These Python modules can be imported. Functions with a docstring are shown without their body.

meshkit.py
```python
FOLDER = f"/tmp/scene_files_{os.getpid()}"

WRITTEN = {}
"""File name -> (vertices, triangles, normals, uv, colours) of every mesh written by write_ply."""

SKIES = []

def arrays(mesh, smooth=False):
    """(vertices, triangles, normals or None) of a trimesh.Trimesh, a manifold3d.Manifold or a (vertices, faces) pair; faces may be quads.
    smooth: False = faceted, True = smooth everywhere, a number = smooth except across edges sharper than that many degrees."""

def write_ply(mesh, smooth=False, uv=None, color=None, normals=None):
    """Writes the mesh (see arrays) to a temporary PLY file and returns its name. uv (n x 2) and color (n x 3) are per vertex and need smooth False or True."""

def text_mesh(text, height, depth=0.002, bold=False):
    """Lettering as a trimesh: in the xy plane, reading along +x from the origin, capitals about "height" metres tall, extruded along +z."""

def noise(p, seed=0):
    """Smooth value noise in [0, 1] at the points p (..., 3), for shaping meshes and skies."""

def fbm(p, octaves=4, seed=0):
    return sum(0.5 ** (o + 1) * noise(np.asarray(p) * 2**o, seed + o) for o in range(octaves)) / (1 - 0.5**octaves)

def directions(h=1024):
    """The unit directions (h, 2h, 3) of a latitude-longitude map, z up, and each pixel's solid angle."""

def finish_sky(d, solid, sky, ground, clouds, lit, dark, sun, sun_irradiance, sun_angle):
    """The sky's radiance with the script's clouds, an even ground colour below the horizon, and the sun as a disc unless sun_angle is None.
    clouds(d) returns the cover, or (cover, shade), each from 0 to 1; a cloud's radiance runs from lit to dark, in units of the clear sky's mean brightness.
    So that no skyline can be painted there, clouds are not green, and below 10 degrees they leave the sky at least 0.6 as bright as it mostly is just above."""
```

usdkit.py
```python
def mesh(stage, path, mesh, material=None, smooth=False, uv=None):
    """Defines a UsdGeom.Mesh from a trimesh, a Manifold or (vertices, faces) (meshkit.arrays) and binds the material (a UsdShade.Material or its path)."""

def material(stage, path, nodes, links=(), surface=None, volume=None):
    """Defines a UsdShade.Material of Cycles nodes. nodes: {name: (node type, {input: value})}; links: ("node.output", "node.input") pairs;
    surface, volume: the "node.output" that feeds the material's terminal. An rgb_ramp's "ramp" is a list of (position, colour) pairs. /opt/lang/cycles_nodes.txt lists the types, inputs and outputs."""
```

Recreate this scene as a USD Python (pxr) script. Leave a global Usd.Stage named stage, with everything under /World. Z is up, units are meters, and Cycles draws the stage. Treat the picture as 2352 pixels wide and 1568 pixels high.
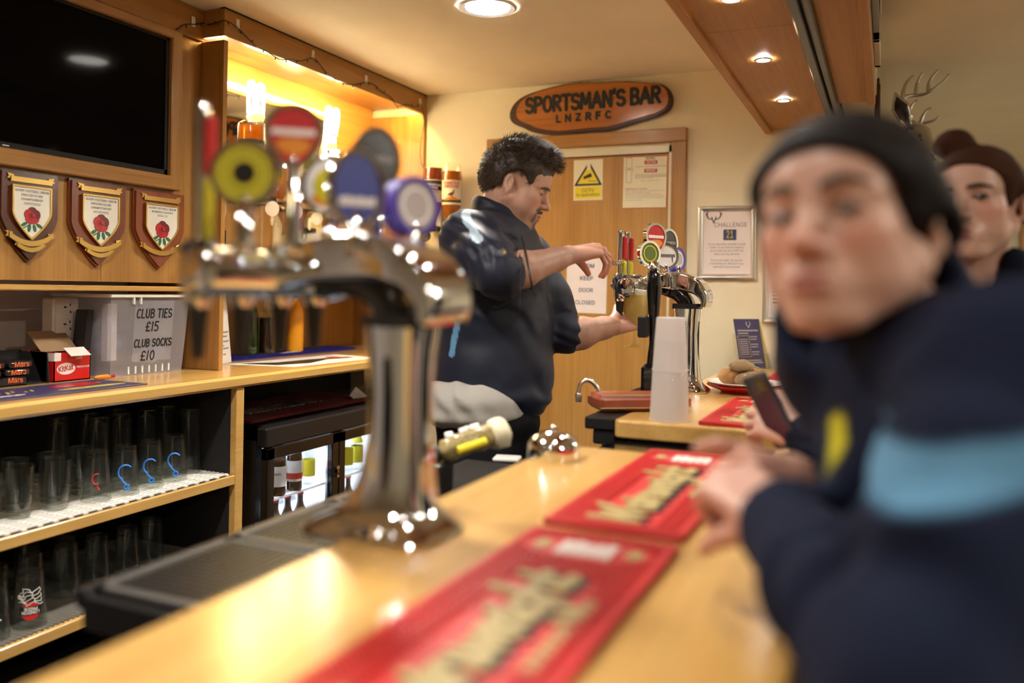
import math, random
import numpy as np
import trimesh, manifold3d
from shapely.geometry import Polygon, Point
from shapely import affinity
from pxr import Usd, UsdGeom, UsdShade, UsdLux, Sdf, Gf, Vt
import usdkit, meshkit

random.seed(7)
RNG = np.random.default_rng(7)
stage = Usd.Stage.CreateInMemory()
UsdGeom.SetStageUpAxis(stage, UsdGeom.Tokens.z)
UsdGeom.SetStageMetersPerUnit(stage, 1.0)
WORLD = UsdGeom.Xform.Define(stage, '/World')
stage.SetDefaultPrim(WORLD.GetPrim())
UsdGeom.Scope.Define(stage, '/World/Looks')

# ------------------------------------------------------------------ camera
FPX, CX, CY, EYE = 1950.0, 1176.0, 666.5, 1.38
YAW, ROLL = math.radians(23.9), 0.0175
cR = np.array([math.cos(YAW), math.sin(YAW), 0.0])
cF = np.array([-math.sin(YAW), math.cos(YAW), 0.0])
cZ = np.array([0, 0, 1.0])
CRt = math.cos(ROLL) * cR + math.sin(ROLL) * cZ
CUp = -math.sin(ROLL) * cR + math.cos(ROLL) * cZ
E0 = np.array([0, 0, EYE])
cam = UsdGeom.Camera.Define(stage, '/World/Camera')
m = np.eye(4)
m[0, :3], m[1, :3], m[2, :3], m[3, :3] = CRt, CUp, -cF, E0
cam.AddTransformOp().Set(Gf.Matrix4d(*m.ravel()))
AP = 36.0
cam.CreateHorizontalApertureAttr(AP)
cam.CreateVerticalApertureAttr(AP * 1568 / 2352)
cam.CreateFocalLengthAttr(FPX / 2352 * AP)
cam.CreateVerticalApertureOffsetAttr(-(784 - CY) / 2352 * AP)
cam.CreateClippingRangeAttr(Gf.Vec2f(0.05, 60))
cam.CreateFStopAttr(FPX / 2352 * AP / 23.0)
cam.CreateFocusDistanceAttr(2.95)
cam.CreateExposureAttr(4.15)

# ------------------------------------------------------------------ light levels (the lamps themselves are built further down)
L_DOWN = 46.0        # ceiling downlights, radiance
L_SPOT = 60.0        # small spots under the canopy
L_LOUNGE = 34.0
L_STRIP = 9.0       # warm strip in the back bar
L_LOOP = 3.0         # glowing loops
L_FRIDGE = 4.0


def ray(x, y):
    return cF + (x - CX) / FPX * CRt - (y - CY) / FPX * CUp


def at(x, y, d):
    return E0 + ray(x, y) * d


def on(x, y, ax, val):
    r, i = ray(x, y), 'xyz'.index(ax)
    return E0 + r * ((val - E0[i]) / r[i])


# ------------------------------------------------------------------ scene helpers
USED = {}


def numbered(parent, name):
    k = (parent, name)
    n = USED.get(k, 0)
    USED[k] = n + 1
    return name if n == 0 else f'{name}_{n:03d}'


def tag(prim, label=None, cat=None, group=None, kind=None):
    for k, v in (('label', label), ('category', cat), ('group', group), ('kind', kind)):
        if v:
            prim.SetCustomDataByKey(k, v)
    return prim


class Thing:
    def __init__(self, name, label, cat, loc=(0, 0, 0), rz=0.0, group=None, kind=None):
        self.name = numbered('/World', name)
        self.base = name
        self.path = '/World/' + self.name
        self.x = UsdGeom.Xform.Define(stage, self.path)
        self.loc, self.rz = np.array(loc, float), rz
        self.x.AddTranslateOp().Set(Gf.Vec3d(*map(float, loc)))
        self.x.AddRotateZOp().Set(math.degrees(rz))
        self.prim = self.x.GetPrim()
        self.cat, self.group = cat, group
        tag(self.prim, label, cat, group, kind)

    def local(self, v):
        c, s = math.cos(-self.rz), math.sin(-self.rz)
        return (np.asarray(v) - self.loc) @ np.array([[c, -s, 0], [s, c, 0], [0, 0, 1]]).T


def vf(mesh):
    v, f, _ = meshkit.arrays(mesh)
    return v, f


def part(t, name, mesh, mat, smooth=False, world=False, label=None, kind=None, col=None, parent=None):
    """One mesh below a thing (or below one of its parts)."""
    root = parent or t.path
    if world:
        v, f = vf(mesh)
        mesh = trimesh.Trimesh(t.local(v), f, process=False)
    path = root + '/' + numbered(root, name)
    mm = usdkit.mesh(stage, path, mesh, mat, smooth=smooth)
    if col is not None:
        UsdGeom.PrimvarsAPI(mm).CreatePrimvar('tint', Sdf.ValueTypeNames.Color3fArray, 'vertex').Set(Vt.Vec3fArray.FromNumpy(np.asarray(col, np.float32)))
    tag(mm.GetPrim(), label, None, None, kind)
    return path


def solo(name, label, cat, mesh, mat, smooth=False, group=None, kind=None, col=None):
    path = '/World/' + numbered('/World', name)
    mm = usdkit.mesh(stage, path, mesh, mat, smooth=smooth)
    if col is not None:
        UsdGeom.PrimvarsAPI(mm).CreatePrimvar('tint', Sdf.ValueTypeNames.Color3fArray, 'vertex').Set(Vt.Vec3fArray.FromNumpy(np.asarray(col, np.float32)))
    tag(mm.GetPrim(), label, cat, group, kind)
    return path


def struct(name, mesh, mat, parent=None, label=None, smooth=False):
    root = parent or '/World'
    path = root + '/' + numbered(root, name)
    mm = usdkit.mesh(stage, path, mesh, mat, smooth=smooth)
    tag(mm.GetPrim(), label, None, None, None if parent else 'structure')
    return path


def copy(t, label, loc, rz=0.0, group=None):
    """A copy of a thing with its parts, under the next number."""
    n = Thing(t.base, label, t.cat, loc, rz, group or t.group)
    n.prim.GetReferences().AddInternalReference(Sdf.Path(t.path))
    n.prim.SetInstanceable(True)
    return n


# ------------------------------------------------------------------ shapes
def cat(*ms):
    ms = [trimesh.Trimesh(*vf(x), process=False) for x in ms if x is not None]
    return trimesh.util.concatenate(ms)


def box(x0, x1, y0, y1, z0, z1, c=0.0):
    """A box given by its extents, with chamfered edges."""
    if c <= 0:
        b = trimesh.creation.box([x1 - x0, y1 - y0, z1 - z0])
        b.apply_translation([(x0 + x1) / 2, (y0 + y1) / 2, (z0 + z1) / 2])
        return b
    h = np.array([x1 - x0, y1 - y0, z1 - z0]) / 2
    c = min(c, h.min() * 0.95)
    pts = []
    for s in np.ndindex(2, 2, 2):
        sg = np.array(s) * 2 - 1
        for k in range(3):
            q = h - c
            q[k] = h[k]
            pts.append(sg * q)
    return trimesh.convex.convex_hull(np.array(pts) + [(x0 + x1) / 2, (y0 + y1) / 2, (z0 + z1) / 2])


def obox(c, a, b, n, sa, sb, sn, ch=0.0):
    """A box about c with axes a, b, n and sizes sa, sb, sn."""
    m_ = box(-sa / 2, sa / 2, -sb / 2, sb / 2, -sn / 2, sn / 2, ch)
    M = np.stack([unit(a), unit(b), unit(n)], 1)
    return trimesh.Trimesh(m_.vertices @ M.T + np.asarray(c), m_.faces, process=False)


def unit(v):
    v = np.asarray(v, float)
    return v / np.linalg.norm(v)


def lathe(prof, n=28, c=(0, 0, 0)):
    """Turns a profile of (radius, height) pairs about z."""
    m_ = trimesh.creation.revolve(np.array(prof, float), sections=n)
    m_.apply_translation(c)
    return m_


def aimed(m_, c, axis, up=None):
    """Turns a mesh built along +z so that z points along axis, and moves it to c."""
    n = unit(axis)
    h = np.asarray(up, float) if up is not None else (np.array([0, 0, 1.0]) if abs(n[2]) < 0.9 else np.array([0, 1.0, 0]))
    a = unit(np.cross(h, n))
    b = np.cross(n, a)
    M = np.stack([a, b, n], 1)
    v, f = vf(m_)
    return trimesh.Trimesh(v @ M.T + np.asarray(c), f, process=False)


def tube(pts, r, n=10, closed=False, caps=True):
    """A round tube along a polyline; r is a number or one radius per point."""
    p = np.asarray(pts, float)
    k = len(p)
    r = np.broadcast_to(np.asarray(r, float), (k,))
    if closed:
        t = np.roll(p, -1, 0) - np.roll(p, 1, 0)
    else:
        t = np.gradient(p, axis=0)
    t /= np.maximum(np.linalg.norm(t, axis=1, keepdims=True), 1e-12)
    a = np.cross(t[0], [0, 0, 1.0] if abs(t[0][2]) < 0.9 else [1.0, 0, 0])
    a /= np.linalg.norm(a)
    rings, ang = [], np.arange(n) / n * 2 * np.pi
    for i in range(k):
        a = a - t[i] * (a @ t[i])
        a /= max(np.linalg.norm(a), 1e-12)
        b = np.cross(t[i], a)
        rings.append(p[i] + r[i] * (np.cos(ang)[:, None] * a + np.sin(ang)[:, None] * b))
    v = np.vstack(rings)
    f = []
    for i in range(k if closed else k - 1):
        i2 = (i + 1) % k
        for j in range(n):
            j2 = (j + 1) % n
            f += [[i * n + j, i * n + j2, i2 * n + j2], [i * n + j, i2 * n + j2, i2 * n + j]]
    if caps and not closed:
        v = np.vstack([v, p[0], p[-1]])
        for j in range(n):
            j2 = (j + 1) % n
            f += [[k * n, j2, j], [k * n + 1, (k - 1) * n + j, (k - 1) * n + j2]]
    return trimesh.Trimesh(v, np.array(f), process=False)


def spline(pts, n=40, closed=False):
    """A smooth curve through the points."""
    from scipy.interpolate import CubicSpline
    p = np.asarray(pts, float)
    if closed:
        p = np.vstack([p, p[:1]])
    s = np.r_[0, np.cumsum(np.maximum(np.linalg.norm(np.diff(p, axis=0), axis=1), 1e-9))]
    cs = CubicSpline(s, p, bc_type='periodic' if closed else 'not-a-knot' if len(p) > 3 else 'natural')
    return cs(np.linspace(0, s[-1], n, endpoint=not closed))


def prism(poly, depth):
    """A shapely polygon pulled up along +z."""
    gs = getattr(poly, 'geoms', [poly])
    return trimesh.util.concatenate([trimesh.creation.extrude_polygon(g, depth, engine='earcut') for g in gs if g.area > 1e-9])


def frame_on(m_, o, a, b):
    """Places a mesh of the xy plane with its x along a and its y along b at the origin o (z towards a x b)."""
    a, b = unit(a), unit(b)
    M = np.stack([a, b, np.cross(a, b)], 1)
    v, f = vf(m_)
    return trimesh.Trimesh(v @ M.T + np.asarray(o), f, process=False)


TEXTS = {}


def text(s, h, depth=0.0006, bold=False, width=None, center=False):
    k = (s, bold)
    if k not in TEXTS:
        TEXTS[k] = meshkit.text_mesh(s, 1.0, 1.0, bold)
    m_ = TEXTS[k].copy()
    v = m_.vertices * [h, h, depth]
    if width:
        v[:, 0] *= width / max(v[:, 0].max(), 1e-6)
    if center:
        v[:, 0] -= (v[:, 0].max() + v[:, 0].min()) / 2
    return trimesh.Trimesh(v, m_.faces, process=False)


# stroke letters: polylines in a cell one high
def arc(cx, cy, rx, ry, a0, a1, n=9):
    t = np.radians(np.linspace(a0, a1, n))
    return np.stack([cx + rx * np.cos(t), cy + ry * np.sin(t)], 1)


def L(*p):
    return np.array(p, float)


SG = {
    'S': (.6, [np.vstack([arc(.3, .74, .25, .25, 30, 270), arc(.3, .25, .27, .25, 90, -150)])]),
    'P': (.58, [L((.05, 0), (.05, 1)), np.vstack([L((.05, 1), (.28, 1)), arc(.28, .75, .25, .25, 90, -90), L((.05, .5))])]),
    'O': (.72, [arc(.35, .5, .3, .5, 90, 450, 18)]),
    'R': (.62, [L((.05, 0), (.05, 1)), np.vstack([L((.05, 1), (.28, 1)), arc(.28, .76, .25, .24, 90, -90), L((.05, .52))]), L((.25, .52), (.56, 0))]),
    'T': (.62, [L((0, 1), (.6, 1)), L((.3, 1), (.3, 0))]),
    'M': (.8, [L((.05, 0), (.1, 1), (.38, .3), (.66, 1), (.72, 0))]),
    'A': (.7, [L((0, 0), (.33, 1), (.66, 0)), L((.12, .35), (.54, .35))]),
    'N': (.68, [L((.05, 0), (.05, 1), (.58, 0), (.58, 1))]),
    "'": (.16, [L((.08, 1.08), (.03, .86))]),
    'B': (.62, [L((.05, 0), (.05, 1)), np.vstack([L((.05, 1)), arc(.28, .76, .22, .24, 90, -90), arc(.28, .26, .27, .26, 90, -90), L((.05, 0))]), L((.05, .52), (.28, .52))]),
    'L': (.5, [L((.05, 1), (.05, 0), (.45, 0))]),
    'Z': (.6, [L((.03, 1), (.52, 1), (.03, 0), (.55, 0))]),
    'F': (.52, [L((.05, 0), (.05, 1), (.47, 1)), L((.05, .52), (.4, .52))]),
    'C': (.62, [arc(.33, .5, .29, .5, 50, 310, 14)]),
    'U': (.64, [np.vstack([L((.05, 1)), arc(.3, .3, .25, .3, 180, 360), L((.55, 1))])]),
    'I': (.2, [L((.1, 1), (.1, 0))]),
    'E': (.52, [L((.47, 1), (.05, 1), (.05, 0), (.47, 0)), L((.05, .52), (.4, .52))]),
    'K': (.58, [L((.05, 0), (.05, 1)), L((.52, 1), (.05, .42)), L((.2, .58), (.55, 0))]),
    '1': (.3, [L((.15, 1), (.12, 0))]),
    '5': (.6, [np.vstack([L((.5, 1), (.12, 1), (.08, .58)), arc(.26, .3, .26, .3, 110, -140)])]),
    '0': (.6, [arc(.28, .5, .24, .5, 90, 450, 16)]),
    '\u00a3': (.62, [np.vstack([arc(.36, .75, .2, .24, 20, 180), L((.2, .3), (.1, .02), (.55, .05))]), L((.02, .48), (.42, .48))]),
    # small joined-up letters
    'W': (1.1, [L((0, .95), (.12, .05), (.5, .8), (.62, .05), (1.05, 1.05))]),
    'a': (.62, [np.vstack([arc(.28, .25, .22, .24, 40, 400, 14), L((.5, .45), (.5, .1), (.62, .05))])]),
    'i': (.34, [L((0, .1), (.14, .5), (.14, .1), (.34, .06)), L((.17, .68), (.18, .7))]),
    'n': (.68, [np.vstack([L((.02, .5), (.04, .02), (.08, .3)), arc(.3, .3, .2, .2, 160, 0, 7), L((.5, .06), (.68, .06))])]),
    'w': (.84, [np.vstack([L((.02, .5), (.12, .04), (.36, .45), (.46, .04), (.74, .5), (.84, .42))])]),
    'r': (.46, [L((0, .1), (.1, .5), (.12, .02), (.2, .4), (.4, .5), (.46, .4))]),
    'g': (.62, [np.vstack([arc(.28, .26, .22, .22, 40, 400, 14), L((.5, .45), (.5, -.2)), arc(.28, -.25, .22, .2, 0, -170, 8)])]),
    'h': (.66, [np.vstack([L((.04, 1.02), (.04, .02), (.08, .3)), arc(.29, .3, .2, .2, 160, 0, 7), L((.5, .06), (.66, .06))])]),
    't': (.44, [L((.16, .85), (.16, .08), (.3, .02), (.44, .1)), L((0, .52), (.4, .52))]),
}


def strokes(s, h, gap=.14, space=.35, slant=0.0, jit=0.0):
    """Polylines (n x 2) of a line of stroke letters, and the line's width."""
    x, out = 0.0, []
    for ch in s:
        if ch == ' ':
            x += space
            continue
        w, pls = SG[ch]
        for p in pls:
            q = p + [x, 0]
            if jit:
                q = q + RNG.normal(0, jit, q.shape)
            q = np.stack([q[:, 0] + slant * q[:, 1], q[:, 1]], 1)
            out.append(q * h)
        x += w + gap
    return out, (x - gap) * h


def stroke_mesh(pls, r, depth, flat=True):
    """Strokes with round ends: a raised flat ribbon of half-width r."""
    from shapely.geometry import LineString
    from shapely import union_all
    g = union_all([LineString(p).buffer(r, quad_segs=4) for p in pls]).simplify(r * .06)
    return prism(g, depth)


def ripple(m_, amp, sc, seed=0):
    v, f = vf(m_)
    m2 = trimesh.Trimesh(v, f, process=True)
    d = (meshkit.fbm(m2.vertices * sc, 3, seed) - .5) * 2 * amp
    return trimesh.Trimesh(m2.vertices + m2.vertex_normals * d[:, None], m2.faces, process=False)

# ------------------------------------------------------------------ materials
MATS = {}


def mat(name, nodes, links=(), surface='p.BSDF', volume=None):
    MATS[name] = usdkit.material(stage, '/World/Looks/' + name, nodes, links, surface=surface, volume=volume)
    return MATS[name]


def plain(name, col, rough=.5, metal=0.0, **kw):
    d = {'base_color': col, 'roughness': rough, 'metallic': metal}
    d.update(kw)
    return mat(name, {'p': ('principled_bsdf', d)})


def wood(name, ca, cb, axis='z', rough=.38, scale=1.0, coat=0.15, streak=1.0):
    s = {'x': (.5, 9, 9), 'y': (9, .5, 9), 'z': (9, 9, .5)}[axis]
    s2 = {'x': (3, 120, 120), 'y': (120, 3, 120), 'z': (120, 120, 3)}[axis]
    s = tuple(q * scale for q in s)
    mid = tuple((a + b) / 2 for a, b in zip(ca, cb))
    return mat(name, {
        'g': ('geometry', {}),
        'm1': ('mapping', {'scale': s}), 'n1': ('noise_texture', {'scale': 1.6, 'detail': 4.0, 'roughness': .6, 'distortion': .7}),
        'm2': ('mapping', {'scale': s2}), 'n2': ('noise_texture', {'scale': 1.0, 'detail': 2.0}),
        'r': ('rgb_ramp', {'ramp': [(.28, ca), (.5, mid), (.72, cb)]}),
        'r2': ('rgb_ramp', {'ramp': [(.3, (.72, .66, .6)), (.55, (1, 1, 1))]}),
        'x': ('mix', {'mix_type': 'multiply', 'fac': .55 * streak}),
        'b': ('bump', {'strength': .06, 'distance': .002}),
        'p': ('principled_bsdf', {'roughness': rough, 'coat_weight': coat, 'coat_roughness': .18})},
        [('g.position', 'm1.vector'), ('m1.vector', 'n1.vector'), ('g.position', 'm2.vector'), ('m2.vector', 'n2.vector'), ('n1.fac', 'r.fac'), ('n2.fac', 'r2.fac'),
         ('r.color', 'x.color1'), ('r2.color', 'x.color2'), ('x.color', 'p.base_color'), ('n2.fac', 'b.height'), ('b.normal', 'p.normal')])


def painted(name, col, rough=.75, var=.06):
    return mat(name, {
        'g': ('geometry', {}), 'n': ('noise_texture', {'scale': 2.2, 'detail': 3.0}), 'n2': ('noise_texture', {'scale': 240.0, 'detail': 1.0}),
        'r': ('rgb_ramp', {'ramp': [(.3, tuple(c * (1 - var) for c in col)), (.7, tuple(min(c * (1 + var * .6), 1) for c in col))]}),
        'b': ('bump', {'strength': .05, 'distance': .001}), 'p': ('principled_bsdf', {'roughness': rough})},
        [('g.position', 'n.vector'), ('g.position', 'n2.vector'), ('n.fac', 'r.fac'), ('r.color', 'p.base_color'), ('n2.fac', 'b.height'), ('b.normal', 'p.normal')])


def glow(name, col, strength):
    return mat(name, {'e': ('emission', {'color': col, 'strength': strength})}, surface='e.emission')


def spot(name, col, strength, power=2.0):
    """A lamp with a reflector: it throws most of its light straight down."""
    return mat(name, {'w': ('layer_weight', {'blend': .5}), 'i': ('math', {'math_type': 'subtract', 'value1': 1.0}), 'q': ('math', {'math_type': 'power', 'value2': power}),
                      's': ('math', {'math_type': 'multiply_add', 'value2': strength * .94, 'value3': strength * .06}), 'e': ('emission', {'color': col})},
               [('w.facing', 'i.value2'), ('i.value', 'q.value1'), ('q.value', 's.value1'), ('s.value', 'e.strength')], surface='e.emission')


def pane(name, tint=(1, 1, 1), ior=1.45, rough=.02, base=0.0):
    """Thin see-through glass or plastic: transparent, with a glossy sheen that grows towards grazing angles, the same from both sides."""
    f0 = ((ior - 1) / (ior + 1)) ** 2
    nodes = {'w': ('layer_weight', {'blend': .5}), 'pw': ('math', {'math_type': 'power', 'value2': 4.0}), 'f': ('math', {'math_type': 'multiply_add', 'value2': .75, 'value3': f0}),
             't': ('transparent_bsdf', {'color': tint}), 's': ('glossy_bsdf', {'color': (1, 1, 1), 'roughness': rough}), 'x': ('mix_closure', {})}
    links = [('w.facing', 'pw.value1'), ('pw.value', 'f.value1'), ('t.BSDF', 'x.closure1'), ('s.BSDF', 'x.closure2'), ('f.value', 'x.fac')]
    out = 'x.closure'
    if base > 0:
        nodes.update({'d': ('diffuse_bsdf', {'color': tint}), 'tr': ('translucent_bsdf', {'color': tint}), 'm': ('mix_closure', {'fac': .5}), 'y': ('mix_closure', {'fac': base})})
        links += [('d.BSDF', 'm.closure1'), ('tr.BSDF', 'm.closure2'), ('x.closure', 'y.closure1'), ('m.closure', 'y.closure2')]
        out = 'y.closure'
    return mat(name, nodes, links, surface=out)


def tinted(name, rough=.5, sss=0.0, sheen=0.0, fuzz=0.0, coat=0.0, spec=.5):
    """Colour from the mesh's own per-vertex tint (skin tones, printed cloth)."""
    return mat(name, {
        'a': ('attribute', {'attribute': 'tint'}), 'g': ('geometry', {}),
        'n': ('noise_texture', {'scale': 320.0, 'detail': 2.0}), 'b': ('bump', {'strength': .12 + fuzz, 'distance': .001}),
        'p': ('principled_bsdf', {'roughness': rough, 'subsurface_weight': sss, 'subsurface_radius': (1.0, .35, .2), 'subsurface_scale': .006, 'sheen_weight': sheen, 'sheen_roughness': .5, 'coat_weight': coat, 'specular_ior_level': spec})},
        [('a.color', 'p.base_color'), ('g.position', 'n.vector'), ('n.fac', 'b.height'), ('b.normal', 'p.normal')])


OAK_A, OAK_B = (.33, .150, .030), (.47, .240, .058)
wood('oak_upright', OAK_A, OAK_B, 'z')
wood('oak_along', OAK_A, OAK_B, 'y')
wood('oak_across', OAK_A, OAK_B, 'x')
wood('oak_door', (.42, .205, .045), (.52, .275, .070), 'z', rough=.45)
wood('counter_wood', (.56, .315, .085), (.68, .42, .135), 'y', rough=.24, coat=.35, streak=.5)
wood('canopy_wood', (.40, .185, .040), (.50, .245, .060), 'y', rough=.5, coat=0.0)
wood('plaque_dark', (.055, .010, .004), (.10, .020, .007), 'z', rough=.25, coat=.5)
wood('plaque_red', (.14, .026, .008), (.22, .045, .013), 'z', rough=.25, coat=.5)
wood('plaque_bright', (.20, .045, .014), (.30, .075, .023), 'z', rough=.25, coat=.5)
wood('sign_wood', (.40, .125, .016), (.52, .18, .026), 'x', rough=.2, coat=.6)
wood('sign_bark', (.04, .014, .005), (.09, .03, .01), 'x', rough=.4)
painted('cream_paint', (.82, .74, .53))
painted('ceiling_paint', (.90, .82, .63))
painted('grey_paint', (.78, .69, .63))
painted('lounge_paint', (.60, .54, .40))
painted('carpet', (.05, .028, .028), .95, .3)
plain('white_gloss', (.75, .70, .52), .3)
plain('black_plastic', (.012, .012, .013), .35)
plain('black_matte', (.010, .009, .009), .8)
plain('black_gloss', (.006, .006, .007), .08, coat_weight=.4)
plain('tv_screen', (.0025, .0022, .002), .07, specular_ior_level=.03)
plain('towel_red', (.10, .008, .008), .9)
plain('dark_grey', (.032, .032, .031), .5)
plain('chrome', (.78, .80, .83), .05, 1.0)
plain('satin_chrome', (.72, .71, .69), .22, 1.0)
plain('silver_frame', (.74, .72, .68), .3, .85)
plain('aluminium', (.55, .53, .50), .14, 1.0)
plain('dark_metal', (.045, .045, .05), .3, .7)
plain('gold', (.62, .42, .13), .28, 1.0)
plain('gold_print', (.42, .33, .13), .45)
plain('white_card', (.80, .77, .72), .6)
plain('pink_paper', (.85, .76, .72), .7)
plain('white_plastic', (.82, .82, .80), .35)
plain('cream_card', (.80, .74, .52), .5)
plain('yellow_print', (.82, .66, .02), .5)
plain('black_print', (.012, .011, .012), .5)
plain('navy_print', (.05, .055, .16), .6)
plain('grey_print', (.18, .17, .16), .6)
plain('red_print', (.52, .02, .02), .5)
plain('red_rubber', (.60, .018, .020), .42)
plain('red_card', (.60, .010, .012), .35)
plain('white_print', (.82, .80, .76), .5)
plain('enamel_white', (.82, .80, .70), .2, coat_weight=.6)
plain('rose_red', (.48, .012, .022), .3, coat_weight=.3)
plain('rose_dark', (.16, .008, .02), .3, coat_weight=.3)
plain('rose_green', (.03, .16, .07), .35)
plain('blue_print', (.02, .20, .70), .4)
plain('blue_rubber', (.015, .018, .22), .5)
plain('badge_yellow', (.62, .55, .02), .45)
plain('badge_green', (.10, .16, .02), .45)
plain('badge_red', (.50, .008, .008), .5)
plain('badge_orange', (.70, .25, .02), .45)
plain('badge_blue', (.02, .035, .25), .45)
plain('badge_purple', (.06, .03, .30), .45)
plain('badge_black', (.015, .013, .014), .25, coat_weight=.5)
plain('badge_grey', (.42, .38, .38), .35, coat_weight=.3)
plain('brown_leather', (.26, .055, .022), .38, coat_weight=.2)
plain('kraft', (.32, .20, .10), .7)
plain('leaflet_navy', (.045, .038, .12), .45)
plain('leaflet_gold', (.50, .42, .06), .45)
plain('bread_brown', (.42, .20, .06), .7)
plain('bread_grey', (.34, .23, .12), .7)
plain('plate_white', (.80, .76, .74), .15, coat_weight=.4)
plain('phone_case', (.014, .022, .04), .3, coat_weight=.3)
plain('nail_violet', (.16, .12, .55), .25)
plain('eye_gloss', (.6, .6, .6), .1)
plain('mirror_glass', (.82, .84, .83), .01, 1.0)
plain('fridge_shelf', (.85, .87, .9), .4)
plain('fridge_liner', (.70, .72, .76), .4)
plain('chocolate_wrap', (.018, .012, .012), .2, coat_weight=.6)
plain('orange_print', (.75, .13, .03), .4)
plain('orange_juice', (.85, .36, .012), .35, coat_weight=.4)
plain('dark_cordial', (.012, .004, .004), .15, coat_weight=.3)
pane('beer_gold', (1.0, .80, .28), 1.34, .05, base=.98)
plain('foam_white', (.88, .85, .76), .8)
plain('green_glass', (.012, .028, .008), .08, coat_weight=.6)
plain('brown_glass', (.028, .010, .004), .08, coat_weight=.6)
plain('whisky', (.55, .16, .012), .1, coat_weight=.4, transmission_weight=.35, ior=1.36)
plain('whisky_red', (.30, .045, .006), .1, coat_weight=.4, transmission_weight=.3, ior=1.36)
plain('shirt_grey', (.40, .38, .35), .9)
plain('packet_print', (.30, .24, .10), .25, coat_weight=.5)
plain('trousers_black', (.006, .006, .007), .9, specular_ior_level=.15)
plain('crate_mesh', (.70, .66, .58), .5)
plain('tinsel', (.75, .6, .2), .2, .9)
plain('clear_dark_mat', (.16, .15, .13), .5)
plain('lilac_cloth', (.25, .34, .52), .8)
pane('thin_glass', (.93, .95, .93), 1.5, .015)
pane('pint_glass', (.88, .90, .88), 1.65, .03, base=.012)
pane('clear_plastic', (.97, .97, .97), 1.46, .05)
pane('tub_plastic', (.90, .90, .94), 1.45, .12, base=.22)
pane('cup_plastic', (.90, .88, .87), 1.45, .2, base=.55)
pane('fridge_glass', (.95, .96, .98), 1.5, .01)
pane('cling_film', (.97, .96, .94), 1.5, .06)
spot('downlight_glow', (1.0, .94, .84), L_DOWN)
spot('spot_glow', (1.0, .93, .84), L_SPOT)
glow('lounge_glow', (1.0, .90, .76), L_LOUNGE)
glow('strip_glow', (1.0, .70, .20), L_STRIP)
glow('loop_glow', (1.0, .86, .55), L_LOOP)
glow('fridge_glow', (.78, .90, 1.0), L_FRIDGE)
tinted('skin', .42, .12)
tinted('cloth_print', .9, 0, 0, .15, 0, .18)
tinted('cloth_satin', .55, 0, .05, .12, 0, .32)
tinted('eyeball', .2, 0, 0, 0, .2)
plain('hair_black', (.009, .007, .007), .65, specular_ior_level=.18)
plain('hair_brown', (.040, .024, .015), .5)
plain('hair_strand', (.060, .042, .028), .40)
plain('bun_brown', (.045, .016, .007), .8, specular_ior_level=.15)
M = MATS

# ------------------------------------------------------------------ the room
CEIL, YB, YF, XW = 2.42, 3.99, 8.0, -2.78
ZB, ZC = 1.05, 1.06
struct('floor', box(-2.9, 3.3, -2.6, 8.1, -.08, 0), M['carpet'])
struct('ceiling', box(-2.9, 3.3, -2.6, 8.1, CEIL, CEIL + .08), M['ceiling_paint'])
struct('wall_left', box(XW - .1, XW, -2.6, YB + .1, 0, CEIL), M['grey_paint'])
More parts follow.
